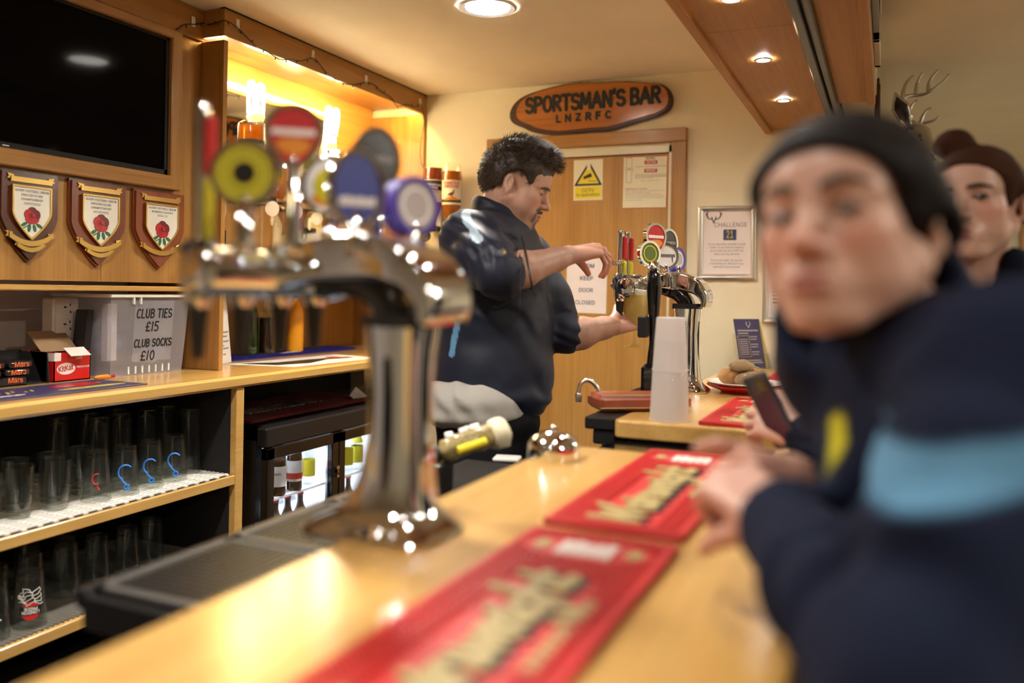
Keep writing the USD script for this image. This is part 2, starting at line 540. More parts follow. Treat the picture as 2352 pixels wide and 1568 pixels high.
# the wall behind the bar, with the opening for the door
struct('wall_back', cat(box(XW, -1.86, YB, YB + .1, 0, CEIL), box(-.94, -.07, YB, YB + .1, 0, CEIL), box(-1.86, -.94, YB, YB + .1, 2.08, CEIL)), M['cream_paint'])
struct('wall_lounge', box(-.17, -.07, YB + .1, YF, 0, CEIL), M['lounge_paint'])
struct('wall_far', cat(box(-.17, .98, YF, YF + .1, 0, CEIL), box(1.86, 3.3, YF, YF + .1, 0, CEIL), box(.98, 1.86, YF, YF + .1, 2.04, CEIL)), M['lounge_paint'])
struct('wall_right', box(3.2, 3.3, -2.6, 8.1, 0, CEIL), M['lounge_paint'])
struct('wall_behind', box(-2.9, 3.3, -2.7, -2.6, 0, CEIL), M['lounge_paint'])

# door behind the bar: a plain oak leaf in a white lining with a wide oak architrave
d1 = Thing('door_1', None, None, (-1.4, YB, 0), kind='structure')
part(d1, 'leaf', box(-1.835, -.965, YB + .012, YB + .055, .005, 2.045), M['oak_door'], world=True)
part(d1, 'lining', cat(box(-1.862, -1.838, YB - .006, YB + .09, 0, 2.082), box(-.962, -.938, YB - .006, YB + .09, 0, 2.082), box(-1.862, -.938, YB - .006, YB + .09, 2.05, 2.082)), M['white_gloss'], world=True, label='cream painted lining')
part(d1, 'architrave', box(-1.918, -1.853, YB - .022, YB - .001, 0, 2.095, .003), M['oak_upright'], world=True)
part(d1, 'architrave', box(-.947, -.878, YB - .022, YB - .001, 0, 2.095, .003), M['oak_upright'], world=True)
part(d1, 'architrave', box(-1.918, -.878, YB - .0225, YB - .001, 2.095, 2.160, .003), M['oak_across'], world=True)
hd = cat(aimed(trimesh.creation.cylinder(.024, .01), (-1.77, YB + .006, 1.0), (0, 1, 0)), tube([(-1.77, YB + .01, 1.0), (-1.77, YB - .04, 1.0), (-1.66, YB - .045, 1.0)], .009))
part(d1, 'handle', hd, M['satin_chrome'], world=True)
d2 = Thing('door_2', None, None, (1.42, YF, 0), kind='structure')
part(d2, 'leaf', box(1.03, 1.81, YF + .01, YF + .05, .005, 1.99), M['canopy_wood'], world=True)
part(d2, 'frame', cat(box(.98, 1.03, YF - .02, YF + .08, 0, 2.04), box(1.81, 1.86, YF - .02, YF + .08, 0, 2.04), box(.98, 1.86, YF - .02, YF + .08, 1.99, 2.04)), M['canopy_wood'], world=True)

# ceiling downlights: a white ring round a bright diffuser
RING = lathe([(.082, 0), (.082, -.006), (.100, -.010), (.108, -.004), (.108, 0)], 40)


def downlight(x, y, z, label, r=1.0, glowm='downlight_glow', ring='white_plastic', group=None, name='ceiling_downlight'):
    t = Thing(name, label, 'ceiling light', (x, y, z - .001), group=group)
    v = RING.copy()
    v.apply_scale([r, r, 1])
    part(t, 'ring', v, M[ring], smooth=40)
    dm = trimesh.creation.cylinder(.083 * r, .003, sections=40)
    dm.apply_translation([0, 0, -.0025])
    part(t, 'diffuser', dm, M[glowm])
    return t


downlight(*on(1120, 14, 'z', CEIL)[:2], CEIL, 'large round ceiling downlight above the bartender, in view at the top edge')
downlight(-1.36, 1.15, CEIL, 'round ceiling downlight over the bar aisle, just above the top of the photo')
downlight(-1.36, -.9, CEIL, 'round ceiling downlight over the bar aisle behind the camera')
for x, y, lb in [(1.5, .4, 'dim warm ceiling downlight over the customers, nearest the bar'), (2.3, 3.0, 'dim warm ceiling downlight in the middle of the lounge'), (1.7, 5.0, 'dim warm ceiling downlight in the rear half of the lounge'), (2.6, 6.6, 'dim warm ceiling downlight closest to the far lounge wall')]:
    downlight(x, y, CEIL, lb, glowm='lounge_glow')

# ------------------------------------------------------------------ canopy over the bar
cn = Thing('bar_canopy', 'long oak canopy boxed out below the ceiling above the bar, with recessed spots', 'canopy', (-.3, 1.5, 2.11))
CY0, CY1 = -1.0, 3.985
part(cn, 'soffit_board', box(-.492, -.242, CY0, 2.44, 2.125, 2.14), M['canopy_wood'], world=True)
part(cn, 'soffit_board', box(-.492, -.242, 2.443, CY1, 2.125, 2.14), M['canopy_wood'], world=True)
part(cn, 'edge_lip', box(-.522, -.492, CY0, CY1, 2.108, 2.17, .003), M['canopy_wood'], world=True)
part(cn, 'side_fascia', box(-.518, -.500, CY0, CY1, 2.17, CEIL - .001), M['oak_along'], world=True)
part(cn, 'shutter_rail', cat(box(-.242, -.214, CY0, CY1, 2.10, 2.16, .004), box(-.206, -.186, CY0, CY1, 2.095, 2.16, .004)), M['dark_metal'], world=True, label='dark metal shutter rail')
part(cn, 'rail_slot', box(-.216, -.186, CY0, CY1, 2.13, 2.165), M['black_plastic'], world=True)
part(cn, 'outer_board', box(-.186, -.084, CY0, 3.5, 2.122, 2.14), M['canopy_wood'], world=True)
part(cn, 'outer_lip', box(-.084, -.056, CY0, 3.5, 2.106, 2.17, .003), M['canopy_wood'], world=True)
part(cn, 'outer_fascia', box(-.082, -.060, CY0, 3.5, 2.17, CEIL - .001), M['oak_along'], world=True)
part(cn, 'return_panel', box(-.206, -.06, 3.5, 3.985, 2.25, CEIL - .001), M['cream_paint'], world=True, label='cream plastered end of the canopy')
for px, py in [(1680, -4), (1753, 137), (1800, 230)]:
    p = on(px, py, 'z', 2.123)
    s_ = Thing('canopy_spot', {1680: 'nearest lit spotlight set in the canopy, cut by the top edge of the photo', 1753: 'middle lit spotlight set in the wooden canopy above the bar', 1800: 'farthest lit spotlight set in the wooden canopy above the bar'}[px], 'spotlight', p, group=None)
    part(s_, 'bezel', lathe([(.020, .0), (.020, -.003), (.027, -.003), (.029, .0)], 24), M['satin_chrome'], smooth=40)
    part(s_, 'lens', lathe([(0, -.0022), (.020, -.0022), (.020, 0)], 24), M['spot_glow'])
for i, y in enumerate([.55, 1.3, -.2]):
    p = (-.36, y, 2.123)
    s_ = Thing('canopy_spot', ['canopy spotlight above the foreground beer font, out of view', 'canopy spotlight just nearer than those in view', 'canopy spotlight behind the camera'][i], 'spotlight', p)
    part(s_, 'bezel', lathe([(.020, .0), (.020, -.003), (.027, -.003), (.029, .0)], 24), M['satin_chrome'], smooth=40)
    part(s_, 'lens', lathe([(0, -.0022), (.020, -.0022), (.020, 0)], 24), M['spot_glow'])
# framed pictures on the outer fascia, seen edge on
for i, (y0, y1, z0, z1, mm_) in enumerate([(1.55, 1.98, 2.175, 2.39, 'black_plastic'), (2.02, 2.36, 2.175, 2.39, 'red_print'), (2.42, 2.8, 2.175, 2.39, 'plaque_dark'), (2.86, 3.2, 2.175, 2.38, 'white_gloss')]):
    t = Thing('picture_frame', ['black framed picture on the outer side of the canopy, seen edge on', 'red framed picture on the outer side of the canopy, seen edge on', 'dark wood framed picture on the outer side of the canopy, seen edge on', 'pale framed picture nearest the far end of the canopy, seen edge on'][i], 'picture', (-.05, y0, z0))
    part(t, 'frame', cat(box(-.0555, -.036, y0, y0 + .025, z0, z1, .002), box(-.0555, -.036, y1 - .025, y1, z0, z1, .002), box(-.0555, -.036, y0, y1, z0, z0 + .025, .002), box(-.0555, -.036, y0, y1, z1 - .025, z1, .002)), M[mm_], world=True)
    part(t, 'print', box(-.0545, -.048, y0 + .02, y1 - .02, z0 + .02, z1 - .02), M['white_card'], world=True)
wp = Thing('wall_plaque', 'narrow dark wooden plaque on the lounge wall, seen edge on beside the stag', 'plaque', (-.07, 4.15, 2.0))
part(wp, 'board', box(-.069, -.046, 4.10, 4.24, 1.75, 2.33, .006), M['plaque_dark'], world=True)
part(wp, 'crest', box(-.062, -.050, 4.13, 4.21, 2.33, 2.36, .004), M['plaque_dark'], world=True)

# ------------------------------------------------------------------ back bar: panelling, cabinet, counter, shelves
XP, XCB = -2.40, -2.29            # face of the television panelling, face of the lit cabinet
pn = Thing('oak_panelling', 'oak veneer panelling carrying the television and the three shields', 'panelling', (XP, .6, 1.37))
for i, (y0, y1) in enumerate([(-1.2, -.4), (-.398, .2), (.202, .8), (.802, 1.30), (1.302, 1.66), (1.662, 2.03), (2.032, 2.462)]):
    part(pn, 'panel', box(XP - .02, XP, y0, y1, 1.385, CEIL - .12), M['oak_upright'], world=True)
part(pn, 'ledge', box(XP - .03, XP + .028, -1.2, 2.463, 1.354, 1.372, .003), M['counter_wood'], world=True, label='pale bottom ledge')
part(pn, 'top_board', box(XP - .02, XP + .012, -1.2, 2.463, CEIL - .12, CEIL - .001, .002), M['oak_along'], world=True)
part(pn, 'backing', box(XW + .01, XP - .02, -1.2, 2.463, 1.39, 2.40), M['oak_along'], world=True)

# television in its oak frame
TY0, TY1 = .75, on(388, 250, 'x', XP + .02)[1]
tz0, tz1 = on(385, 415, 'x', XP + .02)[2] + .02, on(388, 88, 'x', XP + .02)[2]
tv = Thing('television', 'large black flat television recessed in an oak frame, reflecting a downlight', 'television', (XP, 1.4, tz0))
part(tv, 'screen', box(XP + .001, XP + .012, TY0 + .01, TY1 - .012, tz0 + .016, tz1 - .006), M['tv_screen'], world=True)
part(tv, 'bezel', cat(box(XP + .001, XP + .018, TY0, TY1, tz0, tz0 + .018), box(XP + .001, XP + .018, TY0, TY1, tz1 - .008, tz1), box(XP + .001, XP + .018, TY1 - .014, TY1, tz0, tz1)), M['black_matte'], world=True)
part(tv, 'status_light', box(XP + .018, XP + .0195, 1.668, 1.688, tz0 + .006, tz0 + .009), M['white_plastic'], world=True)
fr = Thing('screen_frame', 'wide mitred oak frame round the black television', 'frame', (XP, 1.4, tz0 - .05))
part(fr, 'rail', box(XP + .001, XP + .034, .68, TY1 + .05, tz0 - .052, tz0 - .001, .004), M['oak_along'], world=True)
part(fr, 'rail', box(XP + .001, XP + .034, .68, TY1 + .05, tz1 + .001, tz1 + .035, .004), M['oak_along'], world=True)
part(fr, 'stile', box(XP + .001, XP + .0345, TY1 + .001, TY1 + .05, tz0 - .052, tz1 + .035, .004), M['oak_upright'], world=True)

# three shields


def shield_poly(w, h, n=14):
    pts = [(-w / 2, h / 2), (w / 2, h / 2), (w / 2, h * .02)]
    t = np.linspace(0, 1, n)
    right = [(w / 2 * math.cos(a * math.pi / 2) ** .9 * 1.0, h * .02 - (h * .52) * (a ** 1.25)) for a in t[1:-1]]
    pts += right + [(0, -h / 2)] + [(-x, y) for x, y in right[::-1]] + [(-w / 2, h * .02)]
    return Polygon(pts)


def ribbon(w, h, sag, split=.18):
    t = np.linspace(-1, 1, 17)
    mid = [(x * w / 2 * .86, -sag * (1 - x * x)) for x in t]
    up = [(x, y + h / 2) for x, y in mid]
    dn = [(x, y - h / 2) for x, y in mid[::-1]]
    body = Polygon(up + dn)
    ends = []
    for s in (-1, 1):
        x0, x1, y = s * w * .36, s * w * .5, -sag * .25 + h * .35
        ends.append(Polygon([(x0, y + h * .5), (x1, y + h * .7), (x1 - s * w * .04, y + h * .2), (x1, y - h * .3), (x0, y - h * .4)]))
    return body, ends


def make_shield(cpx, cpy, wpx, hpx, wood_mat, lines, ribs, label, grain_group):
    c = on(cpx, cpy, 'x', XP + .004)
    d = (c - E0) @ cF
    h = hpx / FPX * d
    yl, yr = on(cpx - wpx / 2, cpy, 'x', XP)[1], on(cpx + wpx / 2, cpy, 'x', XP)[1]
    w = yr - yl
    t = Thing('rugby_shield', label, 'shield plaque', (XP + .001, c[1], c[2]), group=None)
    A, B = (0, 1, 0), (0, 0, 1)

    def put(name, mesh, mt, dx, oy=0, oz=0, **kw):
        return part(t, name, frame_on(mesh, (dx, oy, oz), A, B), M[mt], **kw)
    outer = shield_poly(w, h)
    put('board', cat(prism(outer, .010), frame_on(prism(outer.buffer(-.006), .007), (0, 0, .010), (1, 0, 0), (0, 1, 0))), wood_mat, 0)
    inner = shield_poly(w * .62, h * .56)
    put('rim', prism(inner.buffer(.004).difference(inner.buffer(-.001)), .011), 'gold', .017, 0, h * .045)
    put('enamel', prism(inner, .008), 'enamel_white', .017, 0, h * .045, label='white enamel shield')
    body, ends = ribbon(w * .80, h * .055, -h * .0)
    up = cat(prism(body, .006), *[prism(e, .003) for e in ends])
    put('scroll', up, 'gold', .018, 0, h * .40)
    body, ends = ribbon(w * .82, h * .06, h * .09)
    put('scroll', cat(prism(body, .006), *[prism(e, .003) for e in ends]), 'gold', .018, 0, -h * .20)
    if ribs > 2:
        body, ends = ribbon(w * .52, h * .05, h * .06)
        put('scroll', cat(prism(body, .006), *[prism(e, .003) for e in ends]), 'gold', .018, 0, -h * .30)
    ly = h * .27
    txt = []
    for k, (s_, frac) in enumerate(lines):
        txt.append(frame_on(text(s_, h * .026, .0006, center=True, width=w * frac), (0, ly - k * h * .046, 0), (1, 0, 0), (0, 1, 0)))
    put('lettering', cat(*txt), 'grey_print', .0251)
    # the rose: petals, dark upper petals, leaves and stem in low relief
    ry, rs = h * (.045 - .03), w * .125
    pet, dark, leaf = [], [], []
    for k in range(5):
        a = math.radians(90 + 72 * k)
        e = affinity.rotate(affinity.scale(Point(0, 0).buffer(1, 8), rs * .62, rs * .5), 90 + 72 * k + 90, origin=(0, 0))
        q = affinity.translate(e, rs * .62 * math.cos(a), rs * .62 * math.sin(a))
        (dark if k in (0, 4) else pet).append(prism(q.buffer(-rs * .04), .0022 + .0002 * k))
    for k in range(3):
        ring = Point(rs * .05 * (k - 1), rs * .04 * k).buffer(rs * (.46 - .13 * k), 8)
        (pet if k % 2 == 0 else dark).append(frame_on(prism(ring, .0012), (0, 0, .0026 + .0011 * k), (1, 0, 0), (0, 1, 0)))
    for k, (lx, lz, ra) in enumerate([(-1.05, -1.1, 30), (-.35, -1.55, 80), (.35, -1.5, 105), (1.0, -1.2, 150)]):
        e = affinity.rotate(affinity.scale(Point(0, 0).buffer(1, 8), rs * .46, rs * .2), ra, origin=(0, 0))
        leaf.append(prism(affinity.translate(e, rs * lx, rs * lz), .0018))
    stem = stroke_mesh([np.array([(-rs * 1.2, -rs * 1.6), (-rs * .4, -rs * 1.15), (rs * .2, -rs * .8)])], rs * .06, .0016)
    put('rose_petals', cat(*pet), 'rose_red', .0251, 0, ry, label='red rose petals')
    put('rose_upper_petals', cat(*dark), 'rose_dark', .0251, 0, ry)
    put('rose_leaves', cat(*leaf, stem), 'rose_green', .0251, 0, ry)
    return t


make_shield(62, 499, 138, 208, 'plaque_dark', [('RUGBY FOOTBALL UNION', .56), ('ENGLISH CLUBS', .36), ('CHAMPIONSHIP', .36), ('2009/2010', .28)], 3, 'dark mahogany rugby shield, leftmost of the three, with a red rose dated 2009/2010', None)
make_shield(221, 516, 130, 196, 'plaque_red', [('RUGBY FOOTBALL UNION', .54), ('ENGLISH CLUBS', .36), ('CHAMPIONSHIP', .36), ('2010/2011', .28)], 3, 'red-brown rugby shield with a red rose, middle of the three under the television', None)
make_shield(362, 530, 116, 178, 'plaque_bright', [('RUGBY FOOTBALL UNION', .54), ("WOMEN'S LEAGUES", .42), ('2014-15', .2)], 2, 'bright orange-brown rugby shield with a rose, rightmost, beside the lit cabinet', None)

# lit cabinet
CY0_, CY1_ = 2.465, YB - .004
cb = Thing('display_cabinet', 'oak back-bar display cabinet lit warm yellow inside, with a mirror back', 'cabinet', (XCB, 3.2, ZC))
part(cb, 'side_panel', box(XW + .02, XCB, CY0_, CY0_ + .022, ZC + .001, CEIL - .12, .001), M['oak_upright'], world=True)
part(cb, 'side_panel', box(XW + .02, XCB, CY1_ - .022, CY1_, ZC + .001, CEIL - .105, .001), M['oak_upright'], world=True)
part(cb, 'fascia', box(XCB - .02, XCB + .004, CY0_ - .004, CY1_, 2.315, CEIL - .003, .002), M['oak_along'], world=True)
part(cb, 'fascia_return', box(XP + .012, XCB - .02, CY0_ - .004, CY0_ + .016, 2.315, CEIL - .003), M['oak_across'], world=True)
part(cb, 'shadow_gap', box(XCB - .015, XCB + .008, CY0_ - .008, CY1_, CEIL - .0035, CEIL - .0008), M['black_matte'], world=True)
part(cb, 'top_board', box(-2.64, XCB - .022, CY0_ + .022, CY1_ - .022, 2.357, 2.375), M['oak_along'], world=True)
part(cb, 'back_board', box(-2.66, -2.62, CY0_ + .022, CY1_ - .022, 1.45, 2.357), M['oak_along'], world=True)
part(cb, 'lower_back', box(XW + .02, -2.72, CY0_ + .022, CY1_ - .022, ZC + .002, 1.42), M['oak_upright'], world=True)
part(cb, 'shelf', box(-2.72, -2.33, CY0_ + .022, CY1_ - .022, 1.42, 1.448, .003), M['oak_along'], world=True)
part(cb, 'mirror', box(-2.62, -2.614, CY0_ + .03, 3.62, 1.50, 2.255), M['mirror_glass'], world=True)
part(cb, 'mirror_edge', cat(box(-2.62, -2.610, CY0_ + .03, 3.62, 2.255, 2.262), box(-2.62, -2.610, 3.62, 3.626, 1.50, 2.262)), M['counter_wood'], world=True)
part(cb, 'light_strip', box(-2.335, -2.318, CY0_ + .05, CY1_ - .06, 2.343, 2.352), M['strip_glow'], world=True, label='glowing warm strip light behind the fascia')
part(cb, 'screw_cap', aimed(trimesh.creation.cylinder(.006, .003), (-2.45, CY1_ - .023, 2.18), (0, 1, 0)), M['satin_chrome'], world=True)

# back counter and the shelving below it
bc = Thing('back_counter', 'long pale wooden back counter with a rounded front edge', 'counter', (-2.4, 1.4, ZC - .04))
part(bc, 'worktop', box(XW + .005, -2.09, -1.2, YB - .002, ZC - .042, ZC, .009), M['counter_wood'], smooth=30, world=True)
us = Thing('under_counter_shelving', 'dark shelving under the back counter with pale wood edges, holding glasses', 'shelving', (-2.4, 1.0, 0))
part(us, 'upright', box(-2.74, -2.10, 2.353, 2.393, .1, ZC - .044, .002), M['counter_wood'], world=True)
part(us, 'upright', box(-2.74, -2.10, .35, .39, .1, ZC - .044, .002), M['counter_wood'], world=True)
part(us, 'back_panel', box(XW + .004, -2.74, -1.2, YB - .01, .1, ZC - .044), M['black_matte'], world=True)
part(us, 'inner_lining', box(-2.735, -2.125, 2.346, 2.352, .1, ZC - .046), M['black_matte'], world=True)
part(us, 'shelf', box(-2.735, -2.10, .39, 2.352, .676, .710, .003), M['counter_wood'], world=True)
part(us, 'shelf', box(-2.735, -2.10, .39, 2.352, .386, .420, .003), M['counter_wood'], world=True)
part(us, 'plinth', box(-2.735, -2.16, -1.2, 2.352, 0.0, .1), M['black_matte'], world=True)


def grid_mat(x0, x1, y0, y1, z, step, r, name, label, m_, wave=0.0):
    """A plastic shelf mat: crossed round bars."""
    ms = []
    for y in np.arange(y0, y1, step):
        ms.append(box(x0, x1, y, y + r, z, z + .004))
    for x in np.arange(x0, x1 - r, step * .42):
        ms.append(box(x, x + r * .8, y0, y1, z + .0002, z + .0044))
    solo(name, label, 'shelf mat', cat(*ms), M[m_])


grid_mat(-2.70, -2.112, .45, 2.345, .7105, .048, .014, 'shelf_mat', 'white open-grid plastic mat under the upper row of glasses', 'white_card')
grid_mat(-2.70, -2.112, .45, 2.345, .4205, .016, .005, 'shelf_mat', 'dark grid mat on the lower glass shelf', 'clear_dark_mat')
solo('mat_liner', 'dark sheet under the open-grid shelf mat on the upper glass shelf', 'liner', box(-2.70, -2.11, .45, 2.345, .7101, .7104), M['black_matte'])

# glasses


def pint(name, label, loc, rb=.031, rt=.044, h=.150, upside=True, group=None, deco=None):
    t = Thing(name, label, 'glass', loc, group=group)
    o = [(0, 0), (rb, 0), (rb + .001, .004)] + [(rb + (rt - rb) * s ** .9, h * s) for s in (.2, .45, .7, .9, 1)] + [(rt - .0022, h), (rt - .003, h - .004)]
    i = [(rb + (rt - rb) * s - .003, h * s) for s in (.8, .5, .12)] + [(0, .012)]
    m_ = lathe(o + i, 26)
    if upside:
        m_ = trimesh.Trimesh(m_.vertices * [1, 1, -1] + [0, 0, h], m_.faces[:, ::-1], process=False)
    part(t, 'glass_body', m_, M['pint_glass'], smooth=40)
    if deco:
        deco(t, rb, rt, h, upside)
    return t


def on_glass(pls, loc, rb, rt, h, upside, z0, r, dep=.0012):
    """Printed strokes wrapped round a tapering glass on the side that faces the bar."""
    out = []
    a0 = math.atan2(-loc[1] + .35, -loc[0] - .3)
    for p in pls:
        q = []
        for u, v in p:
            z = z0 + v
            s = 1 - z / h if upside else z / h
            R_ = rb + (rt - rb) * s + dep
            a = a0 + u / R_
            q.append((R_ * math.cos(a), R_ * math.sin(a), z))
        out.append(tube(q, r, 6))
    return cat(*out)


G1 = [(-2.205, 1.863), (-2.200, 1.966), (-2.205, 2.070), (-2.212, 2.180)]


def hook(loc):
    def f(t, rb, rt, h, upside):
        big = arc(0, .026, .021, .023, 40, 250, 12)
        low = np.array([(-.012, .006), (-.004, -.004), (.002, -.010)])
        ring = arc(.004, -.019, .0075, .0075, 0, 360, 12)
        part(t, 'blue_emblem', on_glass([big, low, ring], loc, rb, rt, h, upside, .045, .0029), M['blue_print'], label='blue printed hook and ring emblem')
    return f


def redlogo(loc):
    def f(t, rb, rt, h, upside):
        part(t, 'red_emblem', on_glass([arc(0, .02, .012, .016, 60, 300, 10), np.array([(.0, .0), (.008, -.012)])], loc, rb, rt, h, upside, .05, .002), M['red_print'])
    return f


ZS = .7185
pint('pint_glass', 'upturned clear pint glass with a small red emblem, left of the three blue-marked ones', (*G1[0], ZS), deco=redlogo(G1[0]))
pint('pint_glass', 'upturned pint glass with a blue emblem, leftmost of three blue-marked ones', (*G1[1], ZS), deco=hook(G1[1]))
pint('pint_glass', 'upturned pint glass with a blue emblem, middle of three blue-marked ones', (*G1[2], ZS), deco=hook(G1[2]))
pint('pint_glass', 'upturned pint glass with a blue emblem, rightmost of three blue-marked ones', (*G1[3], ZS), deco=hook(G1[3]))
ORD = ['first', 'second', 'third', 'fourth', 'fifth', 'sixth', 'seventh', 'eighth', 'ninth', 'tenth']
gA = None
for k, (x, y) in enumerate([(-2.215, 1.52), (-2.225, 1.625), (-2.215, 1.735), (-2.32, 1.46), (-2.33, 1.57), (-2.325, 1.68), (-2.31, 1.79), (-2.315, 1.90)]):
    lb = f'plain glass on the dark left of the upper shelf, {ORD[k] if k < 3 else ORD[k - 3]} in {"front" if k < 3 else "second"} row'
    if gA is None:
        gA = pint('beer_glass', lb, (x, y, ZS), .029, .040, .145, upside=False, group='plain glasses on the dark left of the upper shelf')
    else:
        copy(gA, lb, (x, y, ZS))
gB = None
for k, (x, y) in enumerate([(-2.36, 2.00), (-2.37, 2.10), (-2.36, 2.20), (-2.25, 2.290), (-2.46, 1.93), (-2.47, 2.05), (-2.47, 2.17), (-2.38, 2.30)]):
    lb = 'tall upturned glass at the right end of the upper shelf, beside the divider' if k == 3 else (f'tall upturned glass just behind the blue-marked glasses, {ORD[k]} from the left' if k < 3 else f'tall upturned glass on the upper shelf, {ORD[k - 4]} of the rearmost row')
    if gB is None:
        gB = pint('tall_glass', lb, (x, y, ZS), .030, .036, .225, group='tall glasses in the back row of the upper shelf')
    else:
        copy(gB, lb, (x, y, ZS))


def pride(loc):
    def f(t, rb, rt, h, upside):
        a0 = math.atan2(-loc[1] + .35, -loc[0] - .3)

        def wrap(m_, z0, off):
            v, fc = vf(m_)
            m2 = trimesh.Trimesh(v, fc)
            m2 = m2.subdivide_to_size(.006)
            v, fc = np.asarray(m2.vertices), np.asarray(m2.faces)
            z = z0 - v[:, 1]
            R_ = rb + (rt - rb) * (1 - z / h) + off + v[:, 2]
            a = a0 - v[:, 0] / R_
            return trimesh.Trimesh(np.stack([R_ * np.cos(a), R_ * np.sin(a), z], 1), fc, process=False)
        el = affinity.scale(Point(0, 0).buffer(1, 10), .025, .024)
        part(t, 'red_badge', wrap(prism(el, .0006), .050, .0006), M['red_print'], label='red round badge, printed upside down')
        part(t, 'dark_band', wrap(box(-.027, .027, -.012, .010, 0, .0005), .050, .0014), M['black_print'])
        part(t, 'lettering', wrap(cat(text('LONDON', .0075, .0004, True, .045, True), trimesh.Trimesh(text('PRIDE', .0075, .0004, True, .034, True).vertices - [0, .0095, 0], text('PRIDE', .0075, .0004, True, .034, True).faces, process=False)), .050, .0022), M['white_print'])
        sw = [np.array([(x + .006 * math.sin(7 * k + x * 300), .07 + .0085 * k + .007 * math.sin(x * 190 + k)) for x in np.linspace(-.03, .03, 9)]) for k in range(5)]
        part(t, 'etched_pattern', on_glass(sw, loc, rb, rt, h, upside, .0, .0009), M['white_card'], label='pale etched swirls')
    return f


ZL = .4265
pint('pint_glass', 'upturned etched pint glass with a red and black badge on the lower shelf', (-2.172, 1.625, ZL), deco=pride((-2.172, 1.625)))


def squares(loc):
    def f(t, rb, rt, h, upside):
        part(t, 'white_print', on_glass([L((-.006, -.006), (.006, -.006), (.006, .006), (-.006, .006), (-.006, -.006)), L((-.02, -.02), (.02, -.02)), arc(0, -.045, .014, .014, 0, 360, 14), arc(0, -.045, .008, .008, 0, 360, 10)], loc, rb, rt, h, upside, .075, .0016), M['white_print'])
    return f


pint('pint_glass', 'upturned pint glass with white square and ring print, leftmost on the lower shelf', (-2.178, 1.520, ZL), deco=squares((-2.178, 1.520)))
gC = None
for k, (x, y) in enumerate([(-2.29, 1.50), (-2.30, 1.61), (-2.30, 1.72), (-2.29, 1.83), (-2.30, 1.95), (-2.29, 2.06), (-2.30, 2.17), (-2.42, 1.66), (-2.42, 1.80), (-2.42, 1.93)]):
    lb = f'clear glass in shadow on the lower shelf, {ORD[k if k < 7 else k - 7]} of the {"middle" if k < 7 else "rear"} row'
    if gC is None:
        gC = pint('beer_glass', lb, (x, y, ZL), group='glasses in the shadow of the lower shelf')
    else:
        copy(gC, lb, (x, y, ZL))
gD = None
for k, (x, y) in enumerate([(-2.00, 1.45), (-2.02, 1.30), (-2.03, 1.17)]):
    lb = f'clear glass on the floor-level rack, only its rim showing, {ORD[k]} from the right'
    if gD is None:
        gD = pint('beer_glass', lb, (x, y, .152), upside=False, group='glasses on the floor-level rack')
    else:
        copy(gD, lb, (x, y, .152))
fl = Thing('glass_rack', 'dark low rack on the floor below the glass shelves', 'rack', (-2.02, 1.3, 0))
part(fl, 'tray', box(-2.09, -1.95, .6, 1.55, .12, .15, .003), M['black_plastic'], world=True)
for y in (.65, 1.5):
    part(fl, 'foot', box(-2.08, -1.96, y - .02, y + .02, 0, .12), M['black_plastic'], world=True)

# ------------------------------------------------------------------ bottle fridge
FX, FY0, FY1, FZ = -2.12, 2.54, 3.46, .845
fg = Thing('bottle_fridge', 'black under-counter bottle fridge with two lit glass doors', 'fridge', (-2.4, 3.0, 0))
part(fg, 'cabinet', cat(box(-2.70, FX - .05, FY0, FY0 + .035, .02, FZ), box(-2.70, FX - .05, FY1 - .035, FY1, .02, FZ), box(-2.70, FX - .05, FY0, FY1, FZ - .05, FZ), box(-2.70, FX - .05, FY0, FY1, .02, .12), box(-2.72, -2.68, FY0, FY1, .02, FZ)), M['black_plastic'], world=True)
part(fg, 'top_bezel', box(FX - .05, FX, FY0, FY1, FZ - .075, FZ, .006), M['black_plastic'], world=True)
part(fg, 'liner', cat(box(-2.679, -2.674, FY0 + .036, FY1 - .036, .121, FZ - .051), box(-2.674, FX - .055, FY0 + .0355, FY0 + .039, .121, FZ - .051), box(-2.674, FX - .055, FY1 - .039, FY1 - .0355, .121, FZ - .051)), M['fridge_liner'], world=True)
ymid = on(780, 1050, 'x', FX)[1]
doors = [(FY0 + .004, ymid - .006), (ymid - .002, FY1 - .004)]
for k, (a, b) in enumerate(doors):
    z0, z1, w = .10, FZ - .078, .045
    dpath = part(fg, 'door', cat(box(FX - .03, FX, a, a + w, z0, z1, .003), box(FX - .03, FX, b - w, b, z0, z1, .003), box(FX - .03, FX, a, b, z1 - w, z1, .003), box(FX - .03, FX, a, b, z0, z0 + w, .003)), M['black_gloss'], world=True)
    part(fg, 'glass', box(FX - .02, FX - .016, a + w, b - w, z0 + w, z1 - w), M['fridge_glass'], world=True, parent=dpath)
    part(fg, 'seal', cat(box(FX - .032, FX - .022, a + w - .004, a + w + .004, z0 + w, z1 - w), box(FX - .032, FX - .022, b - w - .004, b - w + .004, z0 + w, z1 - w)), M['satin_chrome'], world=True, parent=dpath)
lk = cat(aimed(trimesh.creation.cylinder(.009, .012), (FX + .006, ymid - .024, .62), (1, 0, 0)), box(FX, FX + .012, ymid - .028, ymid - .018, .595, .615, .002), aimed(trimesh.creation.cylinder(.007, .012), (FX + .006, ymid - .024, .585), (1, 0, 0)))
part(fg, 'lock', lk, M['chrome'], world=True)
zsh = on(740, 1110, 'x', FX - .05)[2]
part(fg, 'shelf', box(-2.66, FX - .06, FY0 + .04, FY1 - .04, zsh - .012, zsh, .002), M['fridge_shelf'], world=True)
part(fg, 'shelf', box(-2.66, FX - .06, FY0 + .04, FY1 - .04, zsh - .232, zsh - .22, .002), M['fridge_shelf'], world=True)
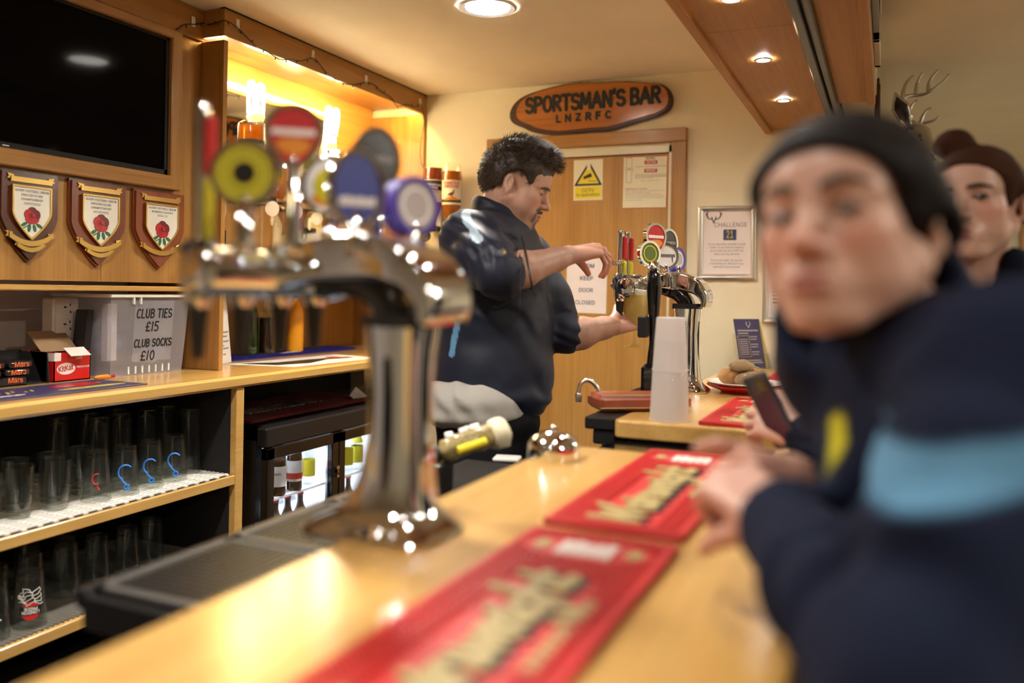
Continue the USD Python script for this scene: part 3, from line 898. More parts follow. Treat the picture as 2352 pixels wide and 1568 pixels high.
part(fg, 'light_tube', box(FX - .085, FX - .07, FY0 + .05, FY1 - .05, FZ - .062, FZ - .054), M['fridge_glow'], world=True, label='glowing cool white light tube')
part(fg, 'light_tube', box(-2.66, -2.64, ymid - .09, ymid - .02, .3, FZ - .06), M['fridge_glow'], world=True, label='glowing cool white light panel')


def beer_bottle(name, label, loc, glass, lab, cap, h=.23, r=.031, cat_='bottle', band=None, group=None, script=None, neck=None):
    t = Thing(name, label, cat_, loc, group=group)
    pr = [(0, 0), (r * .9, 0), (r, .006), (r, h * .55), (r * .93, h * .62), (r * .55, h * .74), (r * .42, h * .82), (r * .42, h * .96), (0, h * .96)]
    part(t, 'glass_body', lathe(pr, 20), M[glass], smooth=40)
    part(t, 'label', lathe([(r + .0006, h * .16), (r + .0012, h * .165), (r + .0012, h * .50), (r + .0006, h * .505)], 20), M[lab], smooth=40)
    if band:
        part(t, 'label_band', lathe([(r + .0016, h * .2), (r + .0018, h * .2), (r + .0018, h * .30), (r + .0016, h * .30)], 20), M[band], smooth=40)
    if neck:
        part(t, 'neck_label', lathe([(r * .98, h * .57), (r * .60, h * .735), (r * .47, h * .80), (r * .47, h * .94)], 20), M[neck], smooth=40)
    part(t, 'cap', lathe([(0, h), (r * .46, h), (r * .5, h * .965), (r * .42, h * .955)], 16), M[cap], smooth=40)
    if script:
        pls, w = strokes(script, .016, gap=.02)
        a0 = math.atan2(-loc[1], -loc[0])
        out = []
        for p in pls:
            aa = a0 + (p[:, 0] - w / 2) / (r + .002)
            out.append(tube(np.stack([(r + .002) * np.cos(aa), (r + .002) * np.sin(aa), h * .36 + p[:, 1]], 1), .0009, 5))
        part(t, 'lettering', cat(*out), M['black_print'])
    return t


ZF = zsh + .0005
beer_bottle('beer_bottle', 'brown beer bottle with a pale label, leftmost in the lit fridge', (-2.205, 2.640, ZF), 'brown_glass', 'white_card', 'dark_grey', script='ain')
beer_bottle('beer_bottle', 'brown beer bottle with a pale label, second from the left in the fridge', (-2.205, 2.712, ZF), 'brown_glass', 'white_card', 'dark_grey', script='ain')
beer_bottle('beer_bottle', 'brown beer bottle behind the red-capped one in the fridge', (-2.255, 2.775, ZF), 'brown_glass', 'white_card', 'dark_grey')
beer_bottle('beer_bottle', 'red-capped beer bottle with a white and red label in the fridge', (-2.205, 2.815, ZF), 'brown_glass', 'white_card', 'red_print', h=.24, band='red_print', neck='red_print')
beer_bottle('mixer_bottle', 'clear mixer bottle with a yellow label, left one behind the red-capped beer', (-2.27, 2.90, ZF), 'thin_glass', 'badge_yellow', 'badge_yellow', h=.2, r=.026)
beer_bottle('mixer_bottle', 'clear mixer bottle with a yellow label, nearest the fridge door edge', (-2.225, 2.935, ZF), 'thin_glass', 'badge_yellow', 'badge_yellow', h=.2, r=.026)
beer_bottle('mixer_bottle', 'green-necked mixer bottle with a yellow label behind the second fridge door', (-2.205, 3.118, ZF), 'green_glass', 'badge_yellow', 'badge_green', h=.215, r=.028, neck='rose_green')
beer_bottle('mixer_bottle', 'clear tonic bottle beside the green-necked one in the fridge', (-2.21, 3.188, ZF), 'thin_glass', 'badge_yellow', 'white_plastic', h=.215, r=.028)
beer_bottle('mixer_bottle', 'yellow-necked mixer bottle, rightmost seen in the fridge', (-2.205, 3.262, ZF), 'thin_glass', 'badge_yellow', 'badge_yellow', h=.215, r=.028, neck='badge_yellow')
b0 = None
for k, y in enumerate((2.63, 2.705, 2.78, 2.86, 3.12, 3.2)):
    lb = f'dark red-capped bottle on the lower fridge shelf, {ORD[k]} from the left'
    if b0 is None:
        b0 = beer_bottle('beer_bottle', lb, (-2.21, y, ZF - .22), 'brown_glass', 'white_card', 'red_print', h=.2, group='bottles on the lower fridge shelf')
    else:
        copy(b0, lb, (-2.21, y, ZF - .22))
# red bar towel and a folded leaflet on the fridge
tw = ripple(trimesh.creation.box([.40, .86, .012]).subdivide_to_size(.03), .006, 14, 3)
tw.apply_translation([-2.42, 3.0, FZ + .013])
t = Thing('bar_towel', 'dark red bar towel with pale capitals spread on top of the fridge', 'towel', (-2.42, 3.0, FZ))
part(t, 'cloth', tw, M['towel_red'], smooth=True, world=True)
tm = frame_on(text('PREMIUM', .085, .004, True), (-2.33, 2.60, FZ + .020), (0, 1, 0), (-1, 0, 0))
part(t, 'lettering', tm, M['grey_print'], world=True)
lf = on(815, 905, 'x', -2.25)
solo('folded_leaflet', 'white and red leaflet leaning in the gap above the fridge', 'leaflet', obox(lf + [0, .03, -.01], (0, 1, -.55), (.5, .2, .8), unit(np.cross((0, 1, -.55), (.5, .2, .8))), .11, .05, .002), M['white_card'])

# ------------------------------------------------------------------ things on the back counter
# clear tub with a hand-lettered sheet
tb = Thing('storage_tub', 'clear plastic storage tub with a hand-lettered price sheet inside', 'plastic tub', (-2.53, 2.25, ZC + .0005))
bx0, bx1, by0, by1, bh = -2.655, -2.415, 2.09, 2.405, .283


def taper(x0, x1, y0, y1, z0, z1, g):
    b = box(x0, x1, y0, y1, z0, z1)
    v = b.vertices.copy()
    k = (v[:, 2] > (z0 + z1) / 2)
    v[k, 0] += np.where(v[k, 0] > (x0 + x1) / 2, g, -g)
    v[k, 1] += np.where(v[k, 1] > (y0 + y1) / 2, g, -g)
    return trimesh.Trimesh(v, b.faces, process=False)


z0 = ZC + .0007
wallsm = [taper(bx0, bx1, by0, by1, z0, z0 + .004, 0)]
g = .018
for quad in ([(bx1, by0), (bx1, by1)], [(bx0, by0), (bx0, by1)], [(bx0, by0), (bx1, by0)], [(bx0, by1), (bx1, by1)]):
    (xa, ya), (xb, yb) = quad
    def sp(x, y, s):
        return (x + (g if x == bx1 else -g) * s, y + (g if y == by1 else -g) * s)
    p0, p1, p2, p3 = (*sp(xa, ya, 0), z0), (*sp(xb, yb, 0), z0), (*sp(xb, yb, 1), z0 + bh), (*sp(xa, ya, 1), z0 + bh)
    pts = np.array([p0, p1, p2, p3])
    nn = unit(np.cross(pts[1] - pts[0], pts[3] - pts[0])) * .0015
    wallsm.append(trimesh.convex.convex_hull(np.vstack([pts - nn, pts + nn])))
part(tb, 'tub_body', cat(*wallsm), M['tub_plastic'], world=True)
part(tb, 'rim', cat(box(bx1 + g - .002, bx1 + g + .010, by0 - g - .008, by1 + g + .008, z0 + bh - .012, z0 + bh, .002), box(bx0 - g - .01, bx0 - g + .002, by0 - g - .008, by1 + g + .008, z0 + bh - .012, z0 + bh, .002), box(bx0 - g, bx1 + g, by0 - g - .01, by0 - g, z0 + bh - .012, z0 + bh, .002), box(bx0 - g, bx1 + g, by1 + g, by1 + g + .01, z0 + bh - .012, z0 + bh, .002)), M['white_plastic'], world=True, label='white rolled rim')
part(tb, 'lid', box(bx0 - g, bx1 + g, by0 - g, by1 + g, z0 + bh - .004, z0 + bh - .001), M['tub_plastic'], world=True)
for y in (2.16, 2.19):
    part(tb, 'rim_clip', box(bx1 + g, bx1 + g + .008, y, y + .006, z0 + bh - .035, z0 + bh - .012), M['white_plastic'], world=True)
for k in range(7):
    y = 2.16 + .03 * k
    part(tb, 'foot_rib', box(bx1 - .001, bx1 + .003, y, y + .006, z0 + .004, z0 + .03), M['white_plastic'], world=True)
# the sheet, stuck to the front wall of the tub (which leans out)
up_ = unit((g, 0, bh))
fo = np.array([bx1 + .0028, 2.175, z0 + .045])
sheet = frame_on(box(0, .175, 0, .215, 0, .0006), fo, (0, 1, 0), up_)
part(tb, 'price_sheet', sheet, M['tub_plastic'], world=True, label='clear film price sheet')
for s_, yy, hh, ww in [('CLUB TIES', .155, .030, .158), ('\u00a315', .107, .032, .058), ('CLUB SOCKS', .052, .026, .168), ('\u00a310', .004, .032, .062)]:
    pls, w = strokes(s_, hh, slant=.08, jit=.012)
    pls = [p * [ww / w, 1] for p in pls]
    off = {'CLUB TIES': .008, '\u00a315': .05, 'CLUB SOCKS': .004, '\u00a310': .035}[s_]
    mm_ = stroke_mesh(pls, .0026, .0006)
    part(tb, 'lettering', frame_on(mm_, fo + np.array([.001, off, 0]) + np.array(up_) * yy, (0, 1, 0), up_), M['black_print'], world=True)
for k, (y, z, s, c_) in enumerate([(2.20, .10, .07, 'lilac_cloth'), (2.32, .07, .06, 'lilac_cloth'), (2.27, .16, .06, 'navy_print'), (2.36, .13, .04, 'gold_print'), (2.18, .17, .045, 'gold_print'), (2.30, .05, .05, 'white_card')]):
    b = trimesh.creation.icosphere(3, 1.0)
    b.apply_scale([.05, s * .82, s * .52])
    b = ripple(b, .008, 24, k)
    b.apply_translation([-2.53 + (.045 if k % 2 else -.045), y, z0 + z])
    solo('packed_garment', ['folded blue garment in bag, low at the left of the tub', 'folded blue garment in bag, low at the right of the tub', 'navy folded garment in the middle of the tub', 'gold-striped tie packet at the right of the tub', 'gold-striped tie packet high at the left of the tub', 'white sock bundle low behind the price sheet in the tub'][k], 'garment', b, M[c_], smooth=True)

# socket tower beside the tub
sx = on(190, 800, 'x', -2.52)
sx[1] -= .032
st = Thing('socket_tower', 'white tower of electrical sockets behind the red chocolate box', 'socket block', (-2.55, sx[1], ZC + .0005))
part(st, 'casing', box(-2.615, -2.555, sx[1] - .055, sx[1] + .045, ZC + .001, ZC + .268, .006), M['white_plastic'], world=True)
for k in range(4):
    zb_ = ZC + .03 + .058 * k
    fpath = part(st, 'socket_face', box(-2.555, -2.552, sx[1] - .048, sx[1] + .02, zb_, zb_ + .053), M['white_card'], world=True)
    part(st, 'pin_slot', cat(box(-2.552, -2.5514, sx[1] - .018, sx[1] - .008, zb_ + .030, zb_ + .035), box(-2.552, -2.5514, sx[1] + .004, sx[1] + .008, zb_ + .036, zb_ + .044), box(-2.552, -2.5514, sx[1] + .006, sx[1] + .010, zb_ + .012, zb_ + .020)), M['black_print'], world=True, parent=fpath)
cbx = on(225, 815, 'x', -2.46)
solo('black_cable_box', 'black slim box standing between the socket tower and the tub', 'box', obox((-2.50, cbx[1] - .032, ZC + .118), (0, 1, -.1), (0, .1, 1), (1, 0, 0), .024, .222, .06, .002), M['black_plastic'])
solo('white_strip_box', 'tall narrow white carton inside the left end of the tub', 'carton', box(-2.48, -2.45, 2.105, 2.145, z0 + .05, z0 + .25, .002), M['white_card'])

# red chocolate box with its lid up
ky0, ky1, kx = 1.889, 2.024, -2.432
kk = Thing('chocolate_box', 'open red chocolate bar box with a white oval logo and raised lid', 'snack box', (kx, 1.95, ZC + .0005))
kz = ZC + .001
part(kk, 'carton', cat(box(kx - .003, kx, ky0, ky1, kz, kz + .092), box(kx - .125, kx - .122, ky0, ky1, kz, kz + .098), box(kx - .125, kx, ky0, ky0 + .003, kz, kz + .095), box(kx - .125, kx, ky1 - .003, ky1, kz, kz + .095), box(kx - .125, kx, ky0, ky1, kz, kz + .003)), M['red_card'], world=True)
part(kk, 'lid', obox((kx - .095, 1.956, kz + .124), (0, 1, 0), (-.5, 0, .45), (.45, 0, .5), .135, .095, .0025), M['kraft'], world=True, label='brown inside of the raised lid')
part(kk, 'white_flap', obox((kx + .010, 1.965, kz + .094), (0, 1, 0), (.75, 0, -.5), (.5, 0, .75), .075, .045, .002), M['white_card'], world=True)
part(kk, 'white_corner', box(kx - .030, kx + .0004, ky0 - .0006, ky0 + .024, kz + .066, kz + .092), M['white_card'], world=True)
el = affinity.scale(Point(0, 0).buffer(1, 12), .034, .019)
part(kk, 'logo_oval', frame_on(prism(el, .0006), (kx, ky0 + .043, kz + .040), (0, 1, 0), (0, 0, 1)), M['white_print'], world=True)
part(kk, 'lettering', cat(frame_on(text('KitKat', .017, .0006, True, .056, True), (kx + .0007, ky0 + .043, kz + .033), (0, 1, .12), (0, -.12, 1))), M['red_print'], world=True)
part(kk, 'lettering', cat(frame_on(text('Have a break', .008, .0005, False, .050), (kx + .0004, ky0 + .081, kz + .040), (0, 1, 0), (0, 0, 1)), frame_on(text('x48', .010, .0005, True, .024), (kx + .0004, ky0 + .078, kz + .068), (0, 1, 0), (0, 0, 1))), M['white_print'], world=True)
# dark box of chocolate bars
mx = -2.44
mb = Thing('bar_display_box', 'black open display box holding dark wrapped chocolate bars', 'snack box', (mx, 1.75, ZC + .0005))
part(mb, 'tray', cat(box(mx - .13, mx, 1.62, 1.625, kz, kz + .05), box(mx - .13, mx, 1.868, 1.873, kz, kz + .096), box(mx - .13, mx - .126, 1.62, 1.873, kz, kz + .10), box(mx - .13, mx, 1.62, 1.873, kz, kz + .003), box(mx - .003, mx, 1.62, 1.800, kz, kz + .022)), M['black_matte'], world=True)
part(mb, 'side_flap', trimesh.convex.convex_hull(np.array([(mx + dx, 1.868 + dy, kz + dz) for dx, dz in ((-.02, 0), (.012, 0), (.0, .096), (-.08, .1)) for dy in (0, .004)])), M['black_matte'], world=True)
k = 0
for row in range(3):
    for c_ in range(2):
        y = 1.672 + .092 * c_ + .01 * row
        b = box(-.045, .045, -.04, .04, -.011, .011, .006).subdivide().subdivide()
        b = ripple(b, .0025, 60, 5 + k)
        o = (mx - .045, y, kz + .016 + .024 * row)
        t = Thing('chocolate_bar', f'dark wrapped chocolate bar, {["bottom", "middle", "top"][row]} layer, {["left", "right"][c_]} one in the black display box', 'chocolate bar', o)
        part(t, 'wrapper', b, M['chocolate_wrap'], smooth=40)
        part(t, 'lettering', frame_on(text('Mars', .014, .0008, True, .05, True), (.0455, 0, -.006), (0, 1, 0), (0, 0, 1)), M['orange_print'])
        k += 1
# small sweet tube, printed bar runner, black thing at the edge
swt = on(236, 866, 'z', ZC + .008)
t = Thing('sweet_tube', 'small orange and pink sweet tube lying in front of the tub', 'sweet', swt)
part(t, 'wrapper', ripple(tube([(0, -.032, 0), (0, -.02, .001), (0, .02, .001), (0, .03, 0)], [.004, .0078, .0078, .004], 12), .001, 90), M['badge_orange'], smooth=True)
part(t, 'twist', tube([(0, .03, 0), (0, .045, .001)], [.004, .006], 10), M['rose_red'])
rn = Thing('printed_runner', 'dark printed bar runner with gold lettering on the back counter', 'bar runner', (-2.26, 1.5, ZC))
rz = ZC + .0005
part(rn, 'mat', box(-2.375, -2.148, .9, 2.0, rz, rz + .003), M['leaflet_navy'], world=True)
part(rn, 'border', cat(box(-2.375, -2.370, .9, 2.0, rz + .003, rz + .0036), box(-2.153, -2.148, .9, 2.0, rz + .003, rz + .0036), box(-2.375, -2.148, 1.995, 2.0, rz + .003, rz + .0036)), M['grey_print'], world=True)
sl = cat(*[obox((-2.275 + .012 * math.sin(2.3 * k), 1.02 + .026 * k, rz + .0033), (.5, 1, 0), (-1, .5, 0), (0, 0, 1), .008, .03 + .012 * math.sin(k * 1.7), .0006) for k in range(27)])
part(rn, 'gold_lettering', sl, M['leaflet_gold'], world=True)
part(rn, 'white_lettering', cat(*[obox((-2.215 + .003 * math.sin(3 * k), 1.35 + .012 * k, rz + .0033), (0, 1, 0), (-1, 0, 0), (0, 0, 1), .009, .010 + .004 * math.sin(k * 2.1), .0006) for k in range(24)]), M['white_print'], world=True)
part(rn, 'printed_blob', frame_on(prism(affinity.scale(Point(0, 0).buffer(1, 10), .09, .035), .0006), (-2.30, 1.86, rz + .003), (0, 1, 0), (-1, 0, 0)), M['rose_red'], world=True)
part(rn, 'printed_blob', frame_on(prism(affinity.scale(Point(0, 0).buffer(1, 10), .12, .018), .0006), (-2.22, 1.86, rz + .003), (0, 1, 0), (-1, 0, 0)), M['leaflet_gold'], world=True)
bp = on(4, 745, 'x', -2.64)
t = Thing('card_machine', 'black card machine on a stalk at the left edge of the back counter', 'machine', (bp[0], bp[1] - .13, ZC + .0005))
part(t, 'stalk', lathe([(0, 0), (.05, 0), (.05, .008), (.012, .016), (.012, .13), (0, .13)], 20), M['black_plastic'], smooth=40)
part(t, 'head', ripple(obox((0, .0, .158), (0, 1, 0), (.4, 0, 1), (1, 0, -.4), .085, .075, .03, .01), .001, 20), M['black_plastic'])

# tent card and the bottles in the niche
tc = Thing('tent_card', 'white folded tent card with small print at the foot of the cabinet', 'card', (-2.46, 2.68, ZC + .0005))
A0, A1 = np.array([-2.43, 2.605, ZC + .001]), np.array([-2.50, 2.765, ZC + .001])
apex = np.array([-2.475, 2.69, ZC + .292])
dirn = unit((-.9, -.42, 0))
tri = []
for q in (A0, A1):
    sd = np.array([q, q + dirn * .10, apex + dirn * .10, apex])
    nn = unit(np.cross(sd[1] - sd[0], sd[3] - sd[0])) * .0008
    tri.append(trimesh.convex.convex_hull(np.vstack([sd - nn, sd + nn])))
fr_ = np.array([A0, A1, apex + (A1 - A0) * .10, apex - (A1 - A0) * .10])
nn = unit(np.cross(A1 - A0, apex - A0)) * .0008
part(tc, 'card', cat(*tri, trimesh.convex.convex_hull(np.vstack([fr_ - nn, fr_ + nn]))), M['white_card'], world=True)
nt = unit(np.cross(A1 - A0, apex - A0))
nt = nt * np.sign(nt @ (E0 - A0))
pr = [frame_on(cat(*[box(.0065 * j, .0065 * j + .005 - .001 * (j % 3), 0, .005 + .002 * ((j * 7 + q_) % 2), 0, .0004) for j in range(n_)]), A0 + (A1 - A0) * .42 + (apex - (A0 + A1) / 2) * q_ / 100 + nt * .001, A1 - A0, np.cross(nt, unit(A1 - A0))) for n_, q_ in ((9, 43), (7, 37), (10, 30), (2, 24), (10, 20), (5, 12))]
part(tc, 'lettering', cat(*pr), M['grey_print'], world=True)

NX = -2.605
bm = Thing('rubber_bar_mat', 'blue rubber bar mat under the bottles in the niche', 'bar mat', (-2.61, 3.2, ZC))
part(bm, 'mat', box(-2.70, -2.515, 2.74, 3.70, ZC + .0005, ZC + .005, .001), M['blue_rubber'], world=True)
part(bm, 'studs', cat(*[box(x, x + .005, y, y + .005, ZC + .005, ZC + .012) for x in np.arange(-2.697, -2.52, .0115) for y in np.arange(2.745, 3.695, .0115)]), M['blue_rubber'], world=True, kind='stuff')
part(bm, 'white_logo', frame_on(cat(*[box(.011 * j, .011 * j + .009, .006 * (j % 2), .03 - .004 * (j % 3), 0, .002) for j in range(11)]), (-2.545, 3.16, ZC + .0112), (0, 1, 0), (-1, 0, 0)), M['white_print'], world=True)
ZN = ZC + .0122


def niche_bottle(px, py, name, label, prof, body, h, liquid=None, stop=None):
    p = on(px, py, 'z', ZN)
    d = -2.61 / p[0] if p[0] < -2.64 else 1.0
    t = Thing(name, label, 'bottle', (max(p[0], -2.64), p[1], ZN))
    part(t, 'glass_body', lathe(prof, 28), M[body], smooth=40)
    if liquid:
        part(t, 'liquid', lathe(liquid[0], 28), M[liquid[1]], smooth=40)
    if stop:
        part(t, 'pourer', lathe(stop[0], 14), M[stop[1]], smooth=40)
    return t


niche_bottle(572, 814, 'wine_bottle', 'dark green glass bottle, left of three in the niche', [(0, 0), (.036, 0), (.040, .006), (.040, .17), (.034, .20), (.016, .245), (.014, .26), (.014, .30), (0, .30)], 'green_glass', .3)
niche_bottle(613, 813, 'cordial_bottle', 'clear bottle of dark cordial with a black pourer, middle one in the niche', [(.0, 0), (.036, 0), (.038, .005), (.038, .19), (.030, .225), (.014, .265), (.013, .30), (.011, .30), (.011, .265), (.028, .225), (.0355, .19), (.0355, .008), (0, .008)], 'thin_glass', .3, ([(0, .009), (.0352, .009), (.0352, .165), (0, .165)], 'dark_cordial'), ([(0, .288), (.015, .288), (.016, .305), (.011, .312), (.006, .315), (.004, .338), (0, .338)], 'black_plastic'))
niche_bottle(676, 806, 'squash_bottle', 'bottle of bright orange squash, right one in the niche', [(0, 0), (.038, 0), (.0415, .006), (.0415, .17), (.036, .20), (.018, .24), (.015, .255), (0, .255)], 'orange_juice', .3, None, ([(.0, .255), (.015, .255), (.013, .285), (0, .29)], 'black_plastic'))
ps = Thing('printed_sheet', 'white printed menu sheet with a red mark lying in front of the blue mat', 'sheet', (-2.3, 2.95, ZC))
part(ps, 'sheet', trimesh.convex.convex_hull(np.array([(x, y, ZC + z) for (x, y) in ((-2.44, 2.66), (-2.15, 2.735), (-2.12, 3.30), (-2.40, 3.36)) for z in (.0006, .0014)])), M['white_card'], world=True)
gr = Polygon([(-2.42, 2.72), (-2.25, 2.75), (-2.20, 2.9), (-2.26, 3.1), (-2.22, 3.25), (-2.27, 3.27), (-2.32, 3.05), (-2.33, 2.85)])
part(ps, 'printed_band', frame_on(prism(gr, .0004), (0, 0, ZC + .0014), (1, 0, 0), (0, 1, 0)), M['black_print'], world=True)
part(ps, 'printed_mark', frame_on(prism(Point(-2.3, 3.2).buffer(.035), .0004), (0, 0, ZC + .0018), (1, 0, 0), (0, 1, 0)), M['red_print'], world=True)
gl = on(822, 790, 'z', ZC + .001)
t = Thing('clear_dispenser', 'clear plastic dispenser at the far end of the niche', 'dispenser', (-2.5, gl[1] + .1, ZC + .0005))
part(t, 'body', trimesh.convex.convex_hull(np.array([(x, y, z) for x in (-.05, .05) for y, z in ((-.07, 0), (.09, 0), (.07, .10), (-.03, .09))])), M['clear_plastic'])

# ------------------------------------------------------------------ lamps, bottles and optics in the cabinet
def cfl(x, y, z, h, label, lean=0.0, extra=False):
    t = Thing('fluorescent_lamp', label, 'lamp', (x, y, z))
    for k, (ox, oy) in enumerate([(.0, -.029), (.0, .029)]):
        w = .0155
        p = [(ox, oy - w, .03), (ox + lean * .6, oy - w * 1.15, h * .6), (ox + lean, oy - w, h - .012)]
        top = [(ox + lean, oy + w * math.cos(a), h - .012 + w * math.sin(a)) for a in np.linspace(math.pi, 0, 7)[1:-1]]
        q = [(ox + lean, oy + w, h - .012), (ox + lean * .6, oy + w * 1.15, h * .6), (ox, oy + w, .03)]
        part(t, 'glowing_tube', tube(spline(np.array(p + top + q), 30), .0075, 8), M['loop_glow'], smooth=True)
    part(t, 'lamp_base', lathe([(0, 0), (.034, 0), (.040, .02), (.036, .034), (0, .034)], 20), M['white_plastic'], smooth=40)
    return t


cfl(-2.50, 2.888, 2.085, .165, 'glowing looped fluorescent lamp above the golden bottle in the lit cabinet')
c2 = cfl(-2.50, 3.41, 2.045, .20, 'glowing looped fluorescent lamp at the right of the lit cabinet, behind the beer badges', .02)
for k in range(2):
    a = np.linspace(0, 2 * math.pi, 20)
    part(c2, 'glowing_tube', tube(np.stack([.03 * np.sin(a), .05 * np.cos(a) + .015, -.02 - .028 * k + .025 * np.cos(a)], 1), .0075, 8, closed=True), M['loop_glow'], smooth=True)
part(c2, 'leaf_charm', cat(*[obox((.045, -.03 + .012 * k, .06 + .01 * (k % 2)), (0, 1, .5 - .5 * k), (0, .3, 1), (1, 0, 0), .022, .012, .003, .001) for k in range(3)]), M['badge_green'])
part(c2, 'bracket', tube([(0, 0, .0), (0, 0, -.06), (-.1, 0, -.06)], .008, 8), M['black_plastic'])
part(c2, 'bracket', obox((-.06, 0, -.075), (1, 0, 0), (0, 1, 0), (0, 0, 1), .12, .03, .012, .003), M['black_plastic'])


def optic_bottle(loc, label, glass, liquid, r, h, lab='white_card', lab2=None, medal=None, texts=(), fill=.8, wall=None):
    """An upturned spirits bottle in a bar optic; loc is the middle of its (upper) base."""
    t = Thing('spirit_bottle', label, 'bottle', loc)
    pr = [(0, 0), (r * .8, 0), (r * .97, -.008), (r, -.02), (r, -h * .62), (r * .85, -h * .70), (r * .36, -h * .84), (r * .32, -h), (0, -h)]
    part(t, 'glass_body', lathe(pr[::-1], 26), M[glass], smooth=40)
    k = r - .004
    z1 = -h * (1 - fill) * .6 - .01
    part(t, 'liquid', lathe([(0, z1), (k, z1), (k, -h * .615), (k * .84, -h * .695), (k * .34, -h * .835), (k * .3, -h * .98), (0, -h * .98)][::-1], 26), M[liquid], smooth=40)
    z2, z3 = -h * .25, -h * .60
    a0 = math.atan2(-loc[1], -loc[0])

    def patch(za, zb, half, off):
        an = np.linspace(a0 - half, a0 + half, 13)
        v, f = [], []
        for i, a in enumerate(an):
            for zz in (za, zb):
                for rr in (r + off, r + off + .0006):
                    v.append((rr * math.cos(a), rr * math.sin(a), zz))
        return trimesh.convex.convex_hull(np.array(v)) if half < .3 else trimesh.Trimesh(*strip(an, za, zb, r + off), process=False)
    part(t, 'label', patch(z2, z3, 1.15, .0008), M[lab], label='printed paper label')
    if lab2:
        part(t, 'label_band', patch(*lab2[:2], 1.13, .0016), M[lab2[2]])
    for s_, zz, hh, mm_ in texts:
        v, f = vf(text(s_, hh, .0006, True, center=True))
        m2 = trimesh.Trimesh(v, f).subdivide_to_size(.008)
        v = m2.vertices
        an = a0 + v[:, 0] / r
        rr = r + .0024 + v[:, 2]
        part(t, 'lettering', trimesh.Trimesh(np.stack([rr * np.cos(an), rr * np.sin(an), zz + v[:, 1]], 1), m2.faces, process=False), M[mm_])
    # optic measure below the neck
    part(t, 'optic_measure', lathe([(0, -h - .075), (.010, -h - .075), (.012, -h - .05), (.024, -h - .046), (.024, -h + .0), (.014, -h + .012), (.0, -h + .012)], 20), M['clear_plastic'], smooth=40)
    part(t, 'optic_collar', lathe([(.0, -h + .0), (.019, -h + .0), (.019, -h + .02), (0, -h + .02)], 20), M['black_plastic'], smooth=40)
    if medal:
        d = unit((-loc[0], -loc[1], 0))
        e = affinity.scale(Point(0, 0).buffer(1, 12), medal, medal * 1.12)
        part(t, 'optic_badge', aimed(prism(e, .003), d * .03 + np.array([0, 0, -h - .035]), d, (0, 0, 1)), M['white_plastic'], label='white oval measure badge')
    bk = wall if wall is not None else np.array([-.10, 0])
    part(t, 'optic_bracket', cat(tube([(0, 0, -h + .01), (bk[0], bk[1], -h + .01)], .008, 8)), M['black_plastic'])
    return t


def strip(an, za, zb, r):
    v, f = [], []
    for a in an:
        v += [(r * math.cos(a), r * math.sin(a), za), (r * math.cos(a), r * math.sin(a), zb)]
    n = len(an)
    for i in range(n - 1):
        f += [[2 * i, 2 * i + 1, 2 * i + 3], [2 * i, 2 * i + 3, 2 * i + 2]]
    return np.array(v), np.array(f)


optic_bottle((-2.50, 2.865, 2.08), 'upturned large bottle with gold base and black label under the left lamp', 'thin_glass', 'whisky', .058, .33, 'black_print', (-.10, -.13, 'grey_print'), None, fill=.95)
optic_bottle((-2.50, 3.005, 2.02), 'upturned amber bottle with a white oval optic badge, left badge in the cabinet', 'thin_glass', 'whisky', .040, .265, 'black_print', None, .030)
optic_bottle((-2.50, 3.16, 2.02), 'upturned red liqueur bottle with a white oval optic badge, right badge in the cabinet', 'thin_glass', 'whisky_red', .038, .265, 'white_card', None, .034)
optic_bottle((-2.50, 3.33, 2.0), 'upturned brown rum bottle half hidden behind the blue beer badge', 'thin_glass', 'whisky', .038, .26, 'gold_print', None, .028)
optic_bottle((-2.50, 3.62, 2.0), 'upturned red spirit bottle in the cabinet above the purple badge', 'thin_glass', 'whisky_red', .036, .26, 'red_print', None, .028)
t = Thing('optic_rail', 'metal rail carrying the upturned bottles inside the cabinet', 'rail', (-2.61, 3.2, 1.75))
part(t, 'rail', box(-2.614, -2.598, 2.56, 3.9, 1.755, 1.785, .002), M['satin_chrome'], world=True)
lx = on(516, 592, 'x', -2.37)
t = Thing('black_tin', 'black tin with white capitals beside the cabinet post', 'tin', (-2.40, 2.53, 1.4485))
part(t, 'body', box(-2.44, -2.36, 2.492, 2.572, 1.4487, 1.595, .003), M['black_matte'], world=True)
part(t, 'lettering', cat(frame_on(text('LPIC', .020, .0006, True), (-2.3598, 2.507, 1.488), (0, 1, 0), (0, 0, 1)), frame_on(text('ROT', .020, .0006, True), (-2.3598, 2.513, 1.462), (0, 1, 0), (0, 0, 1))), M['white_print'], world=True)

